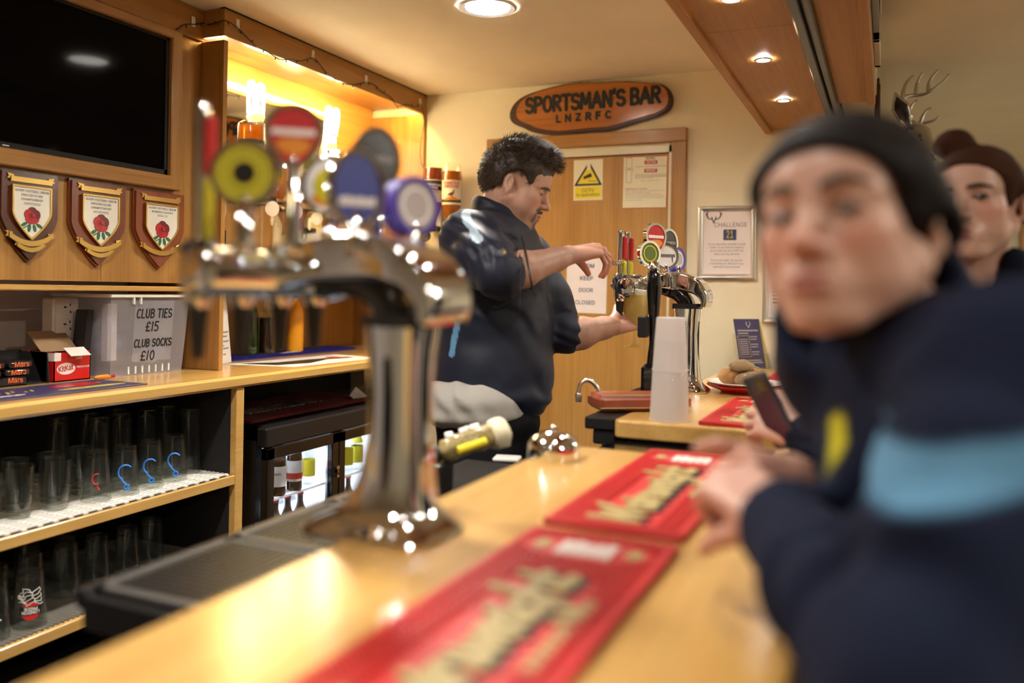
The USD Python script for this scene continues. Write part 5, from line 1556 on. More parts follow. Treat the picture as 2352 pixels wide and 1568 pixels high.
def font(label, x, y, tdx, tdy, span, badges, levers, lever_top, side_bar=None):
    t = Thing('beer_font', label, 'beer tap', (x, y, ZB + .0005))
    # flared foot and waisted column
    zs = np.array([0, .005, .011, .018, .028, .045, .08, .13, .19, .245, .282])
    sx = np.array([.204, .208, .200, .172, .140, .112, .094, .080, .076, .082, .090])
    sy = np.array([.146, .150, .142, .122, .102, .086, .074, .066, .066, .074, .082])
    ox = np.array([-.026, -.026, -.026, -.022, -.016, -.010, -.004, 0, 0, 0, 0])
    part(t, 'column', superpath(np.stack([ox, 0 * zs, zs], 1), list(zip(sy, sx)), level=True), M['chrome'], smooth=35)
    part(t, 'column_inlay', cat(box(-.006, .006, -.0405, -.030, .06, .24, .004), box(.030, .0415, -.008, .008, .06, .24, .004)), M['black_gloss'])
    part(t, 'neck_band', superpath([(0, 0, .278), (0, 0, .295)], [(.088, .096), (.088, .096)]), M['dark_metal'], smooth=35)
    # arched hood
    P_ = spline(np.array([(.062, 0, .285), (.056, 0, .330), (.018, 0, .360), (-.050, 0, .371), (tdx * .62, tdy * .5, .366), (tdx + .004, tdy, .348)]), 30)
    wd = np.interp(np.linspace(0, 1, 30), [0, .3, .7, 1], [.118, .118, .104, .080])
    th = np.interp(np.linspace(0, 1, 30), [0, .08, .3, .6, 1], [.014, .026, .056, .064, .054])
    part(t, 'hood', superpath(P_, list(zip(wd, th)), pw=9.0, n=40), M['chrome'], smooth=35)
    part(t, 'hood_throat', superpath(spline(np.array([(.0, 0, .275), (-.012, 0, .312), (-.055, 0, .338), (tdx * .6, tdy * .5, .336)]), 16), [(.072, .05)] * 16), M['black_gloss'], smooth=35)
    part(t, 'tap_bar', tube([(tdx, tdy - span - .004, .345), (tdx, tdy - span, .345), (tdx, tdy + span, .345), (tdx, tdy + span + .004, .345)], [.026, .032, .032, .026], 18), M['chrome'], smooth=40)
    for k in range(4):
        yy = tdy - span * .78 + k * span * .52
        xx = tdx - .030
        p_ = part(t, 'tap', cat(lathe([(0, .300), (.016, .300), (.021, .312), (.021, .335), (.026, .342), (.026, .372), (.016, .380), (.012, .392), (0, .392)], 18, (xx, yy, 0)), aimed(lathe([(.010, 0), (.014, .004), (.014, .02), (.008, .03)], 12), (xx, yy, .352), (-1, 0, 0))), M['chrome'], smooth=40)
        part(t, 'spout', lathe([(0, .232), (.0065, .232), (.0085, .24), (.0135, .300), (.0135, .304), (0, .304)], 14, (xx, yy, 0)), M['black_plastic'], smooth=40, parent=p_)
        part(t, 'collar', lathe([(.026, .371), (.0265, .377), (.020, .386)], 16, (xx, yy, 0)), M['black_plastic'], smooth=40, parent=p_)
        if k < levers:
            l_ = part(t, 'lever', lathe([(0, .388), (.009, .390), (.0095, lever_top - .05), (.011, lever_top - .02), (.0095, lever_top - .004), (0, lever_top)], 16, (xx, yy, 0)), M['chrome'], smooth=40)
            part(t, 'lever_panel', cat(box(xx + .009, xx + .022, yy - .007, yy + .011, lever_top - .10, lever_top - .022, .005)), M['badge_red'], parent=l_)
            part(t, 'lever_panel', cat(box(xx + .008, xx + .020, yy - .006, yy + .010, lever_top - .185, lever_top - .102, .005)), M['badge_yellow'], parent=l_)
    if side_bar:
        part(t, 'side_lever', tube(side_bar, .0085, 12), M['satin_chrome'], smooth=40)
    for (px_, py_, yw, shape, r, face_m, rim_m, nrm, extra) in badges:
        c = on(px_, py_, 'y', yw) - t.loc
        n_ = unit(nrm)
        up = unit(np.array([0, 0, 1.0]) - n_ * n_[2])
        a_ = np.cross(up, n_)
        foot = np.array([min(c[0], -.03), np.clip(c[1], tdy - span, tdy + span), .372])
        st_ = part(t, 'badge_stem', tube(spline(np.array([foot, foot + [0, 0, .03], c - up * r * .8 - n_ * .012]), 12), np.linspace(.014, .010, 12), 10), M['chrome'], smooth=True)
        el = affinity.scale(Point(0, 0).buffer(1, 14), r, r)
        if shape == 'oval':
            el = affinity.scale(Point(0, 0).buffer(1, 14), r * .80, r * 1.15)
        if shape == 'drop':
            el = Polygon([(r * .98 * math.cos(q), r * (math.sin(q) * .95 + .10) if math.sin(q) > -.5 else r * (-.375 + (math.sin(q) + .5) * 1.6)) for q in np.linspace(0, 2 * math.pi, 40)[:-1]])
        dep = .034 if shape == 'drum' else .016
        o = c - n_ * dep
        fr = lambda m_, z=0: frame_on(m_, o + n_ * z, a_, up)
        b_ = part(t, 'badge', cat(fr(prism(el.buffer(.005), dep * .5)), fr(prism(el.buffer(.007).difference(el.buffer(-.001)), dep), .0)), M[rim_m])
        part(t, 'badge_face', fr(prism(el.buffer(-.0012), .002), dep - .004), M[face_m], parent=b_)
        for kind_, mm_ in extra:
            if kind_ == 'ring':
                g_ = prism(el.buffer(-r * .25).difference(el.buffer(-r * .36)), .0008)
            elif kind_ == 'centre':
                g_ = prism(affinity.scale(el, .42, .42, origin=(0, 0)), .0012)
            elif kind_ == 'disc':
                g_ = prism(affinity.scale(el, .64, .64, origin=(0, 0)), .0012)
            elif kind_ == 'band':
                g_ = cat(*[frame_on(box(-.003, .0022 + .0006 * (j % 2), -r * .12, r * .13, 0, .0012), (r * .155 * (j - 5), r * .05, 0), (1, 0, 0), (0, 1, 0)) for j in range(11)])
            elif kind_ == 'low_band':
                g_ = cat(*[frame_on(box(-.0026, .002, -r * .12, r * .12 + .001 * (j % 3), 0, .0012), (r * .14 * (j - 4), -r * .45, 0), (1, 0, 0), (0, 1, 0)) for j in range(9)])
            elif kind_ == 'lower_half':
                g_ = prism(affinity.scale(el, .7, .3, origin=(0, 0)), .0008)
                g_.apply_translation([0, -r * .5, 0])
            else:
                g_ = text(kind_, r * .24, .0012, True, r * 1.45, True)
                g_.apply_translation([0, -r * .1, 0])
            part(t, 'lettering' if 'band' in kind_ or kind_.isupper() else 'badge_print', fr(g_, dep - .002 + .0002), M[mm_], parent=b_)
    return t


toC = np.array([.52, -.85, .02])
font('chrome beer font in the foreground with six round badges, on the near bar', -.597, .985, -.200, -.010, .158,
     [(560, 396, .815, 'round', .0345, 'badge_yellow', 'chrome', (.48, -.88, .05), [('ring', 'badge_green'), ('centre', 'badge_black')]),
      (675, 306, .93, 'drop', .0345, 'badge_red', 'chrome', (.62, -.78, .08), [('band', 'white_print'), ('lower_half', 'badge_orange')]),
      (756, 424, 1.03, 'round', .040, 'white_plastic', 'chrome', (.15, -.98, .05), [('disc', 'badge_yellow'), ('lower_half', 'badge_orange')]),
      (822, 432, .93, 'oval', .040, 'badge_blue', 'chrome', (.80, -.60, .05), [('low_band', 'white_print')]),
      (866, 366, 1.10, 'oval', .038, 'badge_black', 'chrome', (.75, -.66, .05), [('GUINNESS', 'badge_grey')]),
      (958, 472, 1.075, 'drum', .036, 'badge_grey', 'badge_purple', (.93, -.36, .05), [('ring', 'white_print')])],
     1, .572)
sb = [(-.187, -.212, .372), (-.187, -.30, .372), (-.187, -.335, .372)]
p_ = at(1410, 604, 2.665)
f2 = font('chrome beer font on the far counter where the bartender pours', -.619, 2.86, -.154, -.06, .150,
          [(1494, 582, 2.72, 'round', .036, 'badge_green', 'chrome', (.80, -.6, .05), [('ring', 'badge_yellow')]),
           (1508, 545, 2.78, 'drop', .040, 'badge_red', 'chrome', (.84, -.54, .05), [('band', 'white_print'), ('lower_half', 'badge_orange')]),
           (1530, 588, 2.83, 'round', .038, 'white_card', 'chrome', (.55, -.83, .05), [('band', 'grey_print')]),
           (1539, 558, 2.92, 'oval', .038, 'badge_black', 'chrome', (.8, -.6, .05), [('GUINNESS', 'badge_grey')]),
           (1560, 595, 2.88, 'drum', .034, 'badge_grey', 'badge_purple', (.93, -.36, .05), [('ring', 'white_print')])],
          2, .535, [(-.184, -.165, .425), (-.184, -.19, .425), (p_[0] + .619, p_[1] - 2.86, p_[2] - ZB)])

# black hand pump, cup stack, brown box, drip tray, swan-neck tap on the far counter
hp = on(1503, 640, 'y', 2.475)
t = Thing('hand_pump', 'tall black beer pump handle with chrome collar between the font and the cups', 'hand pump', (hp[0], hp[1], ZB + .0005))
zz = [on(1503, y, 'y', 2.475)[2] - ZB for y in (598, 617, 622, 660, 740, 790)]
part(t, 'handle', lathe([(0, zz[5] - .01), (.012, zz[5]), (.015, zz[4]), (.0225, zz[3]), (.0155, zz[2]), (.010, zz[1]), (0, zz[1])], 22), M['black_gloss'], smooth=40)
part(t, 'chrome_cap', lathe([(.0, zz[1] - .004), (.013, zz[1] - .002), (.014, zz[1] + .006), (.008, zz[0] - .004), (0, zz[0])], 18), M['chrome'], smooth=40)
part(t, 'pump_body', cat(box(-.028, .028, -.04, .04, 0, .12, .012), lathe([(.020, .11), (.016, .15), (.011, zz[5] + .01)], 16)), M['black_gloss'], smooth=35)
part(t, 'pump_clip', box(-.036, -.008, -.05, -.018, zz[4] - .045, zz[4] + .018, .004), M['black_plastic'])

for lb, z_, r0, r1, h_ in (('frosted plastic pint cup, the wider lower one of the upturned stack', .0008, .0510, .0455, .128), ('frosted plastic pint cup, the upper one of the upturned stack', .1292, .0462, .0375, .138)):
    t = Thing('plastic_cup', lb, 'cup', (-.515, 2.185, ZB + z_))
    part(t, 'cup_wall', lathe([(r0 - .0012, 0), (r0, .001), (r0, .004), (r0 - .001, .006), (r1, h_ - .003), (r1 - .002, h_), (0, h_), (0, h_ - .001), (r1 - .003, h_ - .0015), (r0 - .002, .006)], 30), M['cup_plastic'], smooth=40)
    part(t, 'rim', lathe([(r0 - .001, .0), (r0 + .0012, .0010), (r0 + .0012, .0026), (r0 - .001, .0036)], 30), M['cup_plastic'], smooth=40)
    part(t, 'moulded_ring', lathe([(r0 - .004, h_ * .55), (r0 - .0015 - (r0 - r1) * .5, h_ * .56), (r0 - .004, h_ * .57)], 30), M['cup_plastic'], smooth=40)

ba, bb = np.array([-.713, 2.216, 0]), np.array([-.495, 2.376, 0])
bdv = unit(bb - ba)
bn = np.array([-bdv[1], bdv[0], 0])
t = Thing('brown_case', 'brown leather-look folded case lying behind the plastic cups', 'case', ((ba + bb) / 2 + [0, 0, ZB + .0005]))
mid = (ba + bb) / 2 + bn * .062 + [0, 0, ZB + .024]
part(t, 'body', obox(mid, bdv, bn, (0, 0, 1), .272, .124, .044, .012), M['brown_leather'], world=True)
part(t, 'seam', cat(obox(mid - bn * .0625 + [0, 0, -.012], bdv, bn, (0, 0, 1), .268, .002, .003, .001), obox(mid - bn * .056 + [0, 0, .0225], bdv, bn, (0, 0, 1), .258, .003, .002, .0008)), M['gold_print'], world=True)
t = Thing('black_tray', 'black stepped drip tray hanging on the bartender side of the far counter', 'tray', (-.76, 2.6, .96))
part(t, 'tray', cat(box(-.735, -.652, 2.15, 3.3, ZB - .035, ZB - .002, .004), box(-.715, -.652, 2.16, 3.3, ZB - .075, ZB - .035, .004), box(-.80, -.652, 2.60, 3.2, ZB - .02, ZB - .006, .003)), M['black_plastic'], world=True)
part(t, 'cabinet', box(-.69, -.652, 2.16, 3.3, 0, ZB - .07, .003), M['black_matte'], world=True)
part(t, 'grid', cat(*[box(-.79, -.66, y, y + .006, ZB - .006, ZB - .0005) for y in np.arange(2.61, 3.19, .02)]), M['black_plastic'], world=True)
sw = [at(x, y, 2.42) for x, y in ((1380, 915), (1374, 896), (1364, 880), (1349, 873), (1335, 881), (1330, 897), (1329, 905))]
sw = [np.array([sw[0][0], sw[0][1], ZB - .002])] + sw
t = Thing('swan_tap', 'small steel swan-neck water tap at the end of the far counter', 'tap', sw[0])
part(t, 'neck', tube(spline(np.array(sw), 40), .0062, 12), M['satin_chrome'], world=True, smooth=True)
part(t, 'nozzle', lathe([(0, -.022), (.008, -.022), (.0095, -.010), (.0095, .0), (.007, .004), (0, .004)], 16, sw[-1]), M['satin_chrome'], world=True, smooth=40)
part(t, 'red_ring', tube([sw[1] - (sw[1] - sw[2]) * -.2, sw[1], sw[1] + (sw[0] - sw[1]) * .25], .0085, 12), M['red_print'], world=True, smooth=True)

# plate with wrapped rolls
pc = on(1712, 905, 'z', ZB)
pc = np.array([-.50, 2.90, ZB + .0005]) if pc is None else np.array([pc[0] - .01, pc[1] + .06, ZB + .0006])
for k, (mm_, lb) in enumerate([('red_card', 'red plate underneath, below the white plate on the far counter'), ('plate_white', 'white plate carrying wrapped rolls on the far counter')]):
    z = .0115 * k
    solo('plate', lb, 'plate', lathe([(0, .002), (.07, .002), (.075, 0), (.080, 0), (.082, .004), (.125, .020), (.128, .023), (.125, .0245), (.078, .009), (0, .0075)], 36, pc + [0, 0, z]), M[mm_], smooth=40)
for k, (dx, dy, dz, s, mm_) in enumerate([(-.045, .0, .048, (.045, .036, .030), 'bread_brown'), (.02, -.035, .044, (.05, .035, .028), 'bread_grey'), (.012, .035, .05, (.046, .036, .032), 'bread_brown'), (-.01, -.005, .085, (.04, .035, .022), 'bread_grey')]):
    b = trimesh.creation.icosphere(3, 1.0)
    b.apply_scale(s)
    t = Thing('wrapped_roll', ['brown bread roll in cling film at the left of the plate', 'greyish wrapped roll at the front of the plate', 'brown wrapped roll at the back of the plate', 'topmost greyish wrapped roll on the plate'][k], 'bread roll', pc + [dx, dy, dz])
    part(t, 'bread', ripple(b, .006, 40, k), M[mm_], smooth=True)
    c_ = b.copy()
    c_.apply_scale(1.10)
    part(t, 'cling_film', ripple(c_, .008, 50, k + 9), M['cling_film'], smooth=True)

# leaflet holder
la, lb_ = on(1706, 848, 'z', ZB), on(1774, 846, 'z', ZB)
lw = np.linalg.norm(lb_ - la)
lu = unit(lb_ - la)
ln = unit(np.cross(lu, (0, 0, 1)))           # towards the camera side
lv = unit(np.array([0, 0, 1.0]) - ln * .26)
t = Thing('leaflet_holder', 'clear acrylic leaflet holder at the far end of the counter by the wall', 'holder', la)
part(t, 'back_plate', frame_on(box(-.012, lw + .035, 0, .16, -.003, 0), la - ln * .02 + lu * 0, lu, lv), M['clear_plastic'], world=True)
part(t, 'front_lip', frame_on(box(-.012, lw + .035, 0, .065, .012, .014), la - ln * .02, lu, lv), M['clear_plastic'], world=True)
part(t, 'foot', cat(obox((la + lb_) / 2 + lu * .012 - ln * .03 + [0, 0, .002], lu, ln, (0, 0, 1), lw + .05, .09, .003)), M['clear_plastic'], world=True)
for k in range(3):
    o = la - ln * (.0195 - .0026 * k) + lv * .004 + lu * (.014 - .007 * k)
    t = Thing('leaflet', ['hindmost navy leaflet in the holder', 'middle navy leaflet in the holder, its gold edge showing', 'front navy club leaflet with gold print in the holder'][k], 'leaflet', o)
    part(t, 'sheet', frame_on(box(0, lw * .86, 0, .222, 0, .0016), o, lu, lv), M['leaflet_gold' if k < 2 else 'leaflet_navy'], world=True)
    if k == 2:
        fr = lambda m_: frame_on(m_, o + np.cross(lu, lv) * .0017, lu, lv)
        W_ = lw * .86
        part(t, 'antler_emblem', fr(stroke_mesh([np.array([(W_ * .55 + s * a_, .195 + b_) for a_, b_ in ((0, -.012), (.006, -.004), (.012, .004), (.008, .014))]) for s in (-1, 1)], .0011, .0004)), M['white_print'], world=True)
        part(t, 'gold_outline', fr(stroke_mesh([np.array([(W_ * .06, .05), (W_ * .5, .05), (W_ * .5, .145), (W_ * .06, .145), (W_ * .06, .05)])], .0009, .0004)), M['leaflet_gold'], world=True)
        part(t, 'print_lines', fr(cat(*[box(W_ * .1, W_ * .44, .060 + .0095 * j, .0635 + .0095 * j, 0, .0004) for j in range(8)], *[box(W_ * .54, W_ * (.8 + .03 * (j % 3)), .058 + .0115 * j, .062 + .0115 * j, 0, .0004) for j in range(8) if j not in (2, 5)], box(W_ * .1, W_ * .9, .020, .026, 0, .0004), box(W_ * .1, W_ * .85, .030, .036, 0, .0004), box(W_ * .1, W_ * .9, .166, .172, 0, .0004), box(W_ * .1, W_ * .5, .154, .159, 0, .0004))), M['badge_grey'], world=True)

# chrome bell dish on the bar corner, bits on the ledge
dm = on(1262, 1056, 'z', ZB)
t = Thing('chrome_bell', 'shiny chrome counter bell at the far left corner of the near bar', 'bell', (dm[0], dm[1] + .02, ZB + .0006))
part(t, 'base', lathe([(0, 0), (.050, 0), (.0515, .004), (.0505, .022), (.048, .024), (0, .024)], 36), M['chrome'], smooth=30)
part(t, 'dome', lathe([(.0505, .023), (.049, .030), (.042, .041), (.028, .050), (.012, .054), (0, .055)], 36), M['chrome'], smooth=50)
part(t, 'button', lathe([(.0, .054), (.006, .054), (.007, .060), (.004, .064), (0, .0645)], 16), M['chrome'], smooth=50)
pa, pb = at(1010, 1040, 1.86), at(1152, 992, 1.93)
t = Thing('sweet_packet', 'crinkled clear packet with yellow print sticking up behind the bar', 'packet', pa)
q = spline(np.array([pa, pa * .6 + pb * .4 + [0, 0, .004], pb]), 24)
ps_ = ripple(trimesh.Trimesh(*vf(tube(q, np.interp(np.linspace(0, 1, 24), [0, .06, .2, .8, .94, 1], [.012, .024, .027, .027, .025, .010]), 18))).subdivide(), .006, 45, 4)
part(t, 'wrapper', ps_, M['packet_print'], smooth=True, world=True)
part(t, 'foil_crease', cat(*[ripple(trimesh.Trimesh(*vf(tube([pa * (1 - s) + pb * s + [-.012, -.01, .026], pa * (.9 - s) + pb * (s + .1) + [-.008, -.01, .027]], .009, 10))).subdivide(), .005, 60, int(s * 100)) for s in (.2, .42, .6)]), M['white_plastic'], smooth=True, world=True)
part(t, 'cream_end', ripple(trimesh.Trimesh(*vf(tube([pa * .2 + pb * .8, pa * .12 + pb * .88, pa * -.04 + pb * 1.04, pa * -.1 + pb * 1.1], [.028, .036, .035, .014], 18))).subdivide(), .004, 50, 6), M['cream_card'], smooth=True, world=True)
part(t, 'yellow_print', tube([pa * .75 + pb * .25 + [.02, -.027, 0], pa * .3 + pb * .7 + [.02, -.027, 0]], .009, 10), M['yellow_print'], world=True)
part(t, 'black_neck', tube([pa - (pb - pa) * .02, pa - (pb - pa) * .25, pa - (pb - pa) * .40], [.018, .02, .022], 14), M['black_plastic'], world=True, smooth=True)
cl_ = on(975, 1068, 'z', LZ)
t = Thing('black_caddy', 'black caddy box behind the bar holding the packet and napkin', 'box', (pa[0], pa[1], LZ))
ax = np.array([-.86, 1.86, 0])
part(t, 'tub', cat(box(-1.02, -.66, 1.56, 2.02, .0, .93, .004)), M['black_matte'], world=True)
part(t, 'bracket', box(pa[0] - .05, pa[0] + .02, pa[1] - .03, pa[1] + .03, .93, pa[2] - .02, .004), M['black_plastic'], world=True)
nk_ = on(1165, 1045, 'z', .945)
solo('folded_napkin', 'white folded napkin on the black caddy beside the chrome bell', 'napkin', obox((nk_[0], nk_[1], .9365), (1, .25, 0), (-.25, 1, 0), (0, 0, 1), .07, .05, .010, .003), M['white_plastic'])
wc = on(1110, 1095, 'z', 1.0)
solo('plastic_pot', 'small white plastic pot at the bar edge below the packet', 'pot', aimed(lathe([(0, 0), (.019, 0), (.021, .004), (.019, .022), (.012, .027), (0, .028)], 20), (min(wc[0], -.675), wc[1], LZ + .0135), (0, 0, 1)), M['white_plastic'], smooth=40)

# ------------------------------------------------------------------ figures: smooth bodies from blended round cones and ellipsoids
class Body:
    def __init__(s):
        s.p = []

    def rc(s, a, b, ra, rb, k=.02, op=1):
        s.p.append(('rc', np.asarray(a, float), np.asarray(b, float), ra, rb, k, op))

    def chain(s, pts, rs, k=.02):
        for i in range(len(pts) - 1):
            s.rc(pts[i], pts[i + 1], rs[i], rs[i + 1], k)

    def el(s, c, r, M_=np.eye(3), k=.02, op=1):
        s.p.append(('el', np.asarray(c, float), np.asarray(r, float), np.asarray(M_, float), None, k, op))

    def fn(s, c, r, M_, f, k=.008, op=1):
        """Any other field f, inside the bounds of an ellipsoid."""
        s.p.append(('fn', np.asarray(c, float), np.asarray(r, float), np.asarray(M_, float), f, k, op))

    @staticmethod
    def dist(q, P):
        if q[0] == 'fn':
            return q[4](P)
        if q[0] == 'rc':
            a, b = q[1], q[2]
            ba = b - a
            t = np.clip(((P - a) @ ba) / max(ba @ ba, 1e-9), 0, 1)
            return np.linalg.norm(P - a - t[:, None] * ba, axis=1) - (q[3] + (q[4] - q[3]) * t)
        L_ = (P - q[1]) @ q[3]
        k0 = np.linalg.norm(L_ / q[2], axis=1)
        k1 = np.linalg.norm(L_ / q[2] ** 2, axis=1)
        return np.where(k1 > 1e-9, k0 * (k0 - 1) / np.maximum(k1, 1e-9), -q[2].min())

    def ev(s, P, use=None):
        d = np.full(len(P), 1.0)
        for i, q in enumerate(s.p):
            if use is not None and not use[i]:
                continue
            e, k = s.dist(q, P), q[5]
            if q[6] > 0:
                h = np.clip(.5 + .5 * (d - e) / k, 0, 1)
                d = d + (e - d) * h - k * h * (1 - h)
            else:
                h = np.clip(.5 - .5 * (d + e) / k, 0, 1)
                d = d + (-e - d) * h + k * h * (1 - h)
        return d

    def mesh(s, h, disp=None, pad=.03, clip=None):
        lo, hi = [], []
        for q in s.p:
            if q[6] < 0:
                continue
            if q[0] == 'rc':
                r = max(q[3], q[4])
                lo.append(np.minimum(q[1], q[2]) - r)
                hi.append(np.maximum(q[1], q[2]) + r)
            else:
                r = np.abs(q[3]) @ q[2]
                lo.append(q[1] - r)
                hi.append(q[1] + r)
        lo, hi = np.min(lo, 0) - pad, np.max(hi, 0) + pad
        if clip is not None:
            lo, hi = np.maximum(lo, clip[0]), np.minimum(hi, clip[1])
        B = 14
        nb = np.ceil((hi - lo) / (h * B)).astype(int)
        N = nb * B + 1
        V = np.full(N, 1.0, np.float32)
        ii = np.stack(np.meshgrid(*[np.arange(n) for n in nb], indexing='ij'), -1).reshape(-1, 3)
        C = lo + (ii + .5) * B * h
        hb = B * h * .5 * math.sqrt(3)
        dc = s.ev(C)
        pd = np.stack([s.dist(q, C) for q in s.p], 1)
        km = max(q[5] for q in s.p)
        loc = np.stack(np.meshgrid(*[np.arange(B + 1)] * 3, indexing='ij'), -1).reshape(-1, 3) * h
        for b in range(len(C)):
            x, y, z = ii[b] * B
            if abs(dc[b]) > hb * 1.5 + .01:
                if dc[b] < 0:
                    V[x:x + B + 1, y:y + B + 1, z:z + B + 1] = np.minimum(V[x:x + B + 1, y:y + B + 1, z:z + B + 1], -.5)
                continue
            P = lo + ii[b] * B * h + loc
            d = s.ev(P, np.abs(pd[b]) < hb * 1.6 + km + .012 if True else None) if False else s.ev(P, pd[b] < hb * 1.6 + km + .012)
            if disp is not None:
                d = d - disp(P)
            V[x:x + B + 1, y:y + B + 1, z:z + B + 1] = d.reshape(B + 1, B + 1, B + 1)
        V[0], V[-1] = 1, 1
        V[:, 0], V[:, -1] = 1, 1
        V[:, :, 0], V[:, :, -1] = 1, 1
        return nets(V, lo, h)


def nets(V, lo, h):
    """Surface nets of a sampled field."""
    S = V < 0
    cnt = np.zeros(np.array(V.shape) - 1, np.int8)
    for o in np.ndindex(2, 2, 2):
        cnt += S[o[0]:V.shape[0] - 1 + o[0], o[1]:V.shape[1] - 1 + o[1], o[2]:V.shape[2] - 1 + o[2]]
    act = np.argwhere((cnt > 0) & (cnt < 8))
    idx = np.full(cnt.shape, -1, np.int32)
    idx[tuple(act.T)] = np.arange(len(act))
    acc, num = np.zeros((len(act), 3)), np.zeros(len(act))
    for ax in range(3):
        for a in range(2):
            for b in range(2):
                o0 = np.zeros(3, int)
                o0[(ax + 1) % 3], o0[(ax + 2) % 3] = a, b
                o1 = o0.copy()
                o1[ax] = 1
                va, vb = V[tuple((act + o0).T)], V[tuple((act + o1).T)]
                m_ = (va < 0) != (vb < 0)
                t = np.where(m_, va / np.where(m_, va - vb, 1), 0)
                p = (act + o0).astype(float)
                p[:, ax] += t
                acc[m_] += p[m_]
                num[m_] += 1
    verts = lo + acc / np.maximum(num, 1)[:, None] * h
    F_ = []
    for ax in range(3):
        u, w = (ax + 1) % 3, (ax + 2) % 3
        sl0 = [slice(None)] * 3
        sl1 = [slice(None)] * 3
        sl0[ax], sl1[ax] = slice(0, -1), slice(1, None)
        s0, s1 = S[tuple(sl0)], S[tuple(sl1)]
        e = np.argwhere(s0 != s1)
        ok = (e[:, u] > 0) & (e[:, w] > 0) & (e[:, u] < V.shape[u] - 1) & (e[:, w] < V.shape[w] - 1)
        e = e[ok]
        q = []
        for du, dw in ((0, 0), (-1, 0), (-1, -1), (0, -1)):
            c = e.copy()
            c[:, u] += du
            c[:, w] += dw
            q.append(idx[tuple(c.T)])
        q = np.stack(q, 1)
        ins = s0[tuple(e.T)]
        q[~ins] = q[~ins][:, ::-1]
        F_ += [q[:, [0, 1, 2]], q[:, [0, 2, 3]]]
    f = np.vstack(F_)
    f = f[(f >= 0).all(1)]
    return trimesh.Trimesh(verts, f, process=False)


def rot(axis, deg):
    a = unit(axis)
    t = math.radians(deg)
    K = np.array([[0, -a[2], a[1]], [a[2], 0, -a[0]], [-a[1], a[0], 0]])
    return np.eye(3) + math.sin(t) * K + (1 - math.cos(t)) * K @ K


class Head:
    """Head frame: f forward, l to the person's left, u up; eyes at u = 0, ear canal at f = 0."""

    def __init__(s, c, f, u, sc=1.0, wide=1.0):
        f = unit(f)
        l = unit(np.cross(u, f))
        u = np.cross(f, l)
        s.R, s.c, s.s, s.w = np.stack([f, l, u], 1), np.asarray(c, float), sc, wide

    def P(s, f, l, u):
        return s.c + s.R @ (np.array([f, l * s.w, u]) * s.s)

    def loc(s, v):
        return ((np.asarray(v) - s.c) @ s.R) / s.s / np.array([1, s.w, 1])

    def add(s, B, male=False, slit=True, jaw=1.0, pout=0.0, cheek=1.0):
        z, w = s.s, s.w
        P = s.P

        def rc(a, b, ra, rb, k, op=1):
            B.rc(P(*a), P(*b), ra * z, rb * z, k * z, op)

        def el(c, r, k, op=1, tilt=None):
            M_ = s.R if tilt is None else s.R @ tilt
            B.el(P(*c), np.array([r[0], r[1] * w, r[2]]) * z, M_, k * z, op)
        el((0, 0, .040), (.096, .074, .078), .01)
        el((-.03, 0, .01), (.064, .066, .06), .03)
        el((.045, 0, -.030), (.049, .057 * jaw, .080), .03)
        el((.052, 0, .040), (.044, .060, .042), .03)
        for q in (-1, 1):
            rc((.004, q * .056 * jaw, -.048), (.066, q * .022 * jaw, -.103), .020, .017, .024)
            rc((.060, q * .044, -.024), (.050, q * .042, -.060), .022 * cheek, .022 * cheek, .024)
            rc((.090, q * .010, .019), (.073, q * .050, .017), .0085 if not male else .0105, .008, .014)
        B_ = (.083, 0, -.104)
        el(B_, (.017, .022 * jaw, .018), .018)
        for q in (-1, 1):
            el((.104, q * .033, .001), (.016, .020, .0125), .014, -1)
        for q in (-1, 1):
            el((.0795, q * .0325, -.001), (.0150, .0165, .0135), .005)
            if slit:
                el((.0965, q * .0325, -.0008), (.0100, .0136, .0066), .0022, -1)
        rc((.092, 0, .012), (.114, 0, -.030), .0072, .0100, .014)
        el((.1155, 0, -.0345), (.0115, .0115, .0098), .008)
        for q in (-1, 1):
            el((.1025, q * .0135, -.0375), (.0115, .0075, .0078), .006)
            el((.1075, q * .0068, -.0445), (.0045, .0036, .0040), .003, -1)
        el((.082, 0, -.072), (.021, .033, .028), .016)
        el((.1010 + pout, 0, -.0665), (.0078, .0225, .0058), .005)
        el((.0995 + pout, 0, -.0775), (.0082, .0200, .0066), .005)
        el((.112 + pout, 0, -.0720), (.0095, .0210, .0011), .0025, -1)
        for q in (-1, 1):
            ear_t = rot((0, 0, 1), q * 24) @ rot((0, 1, 0), -8)
            el((-.010, q * .078, -.008), (.017, .0075, .031), .006, 1, ear_t)
            el((-.006, q * .0845, -.004), (.0095, .006, .019), .004, -1, ear_t)
            el((-.004, q * .078, -.034), (.008, .007, .009), .006, 1, ear_t)

    def surf(s, B, l, u, f0=.16, off=0.0):
        """The point of the skin straight in front of (l, u)."""
        t = np.arange(f0, .02, -.0008)
        pts = s.c + (np.stack([t, np.full_like(t, l * s.w), np.full_like(t, u)], 1) * s.s) @ s.R.T
        d = B.ev(pts)
        k = np.argmax(d < off)
        return pts[k]


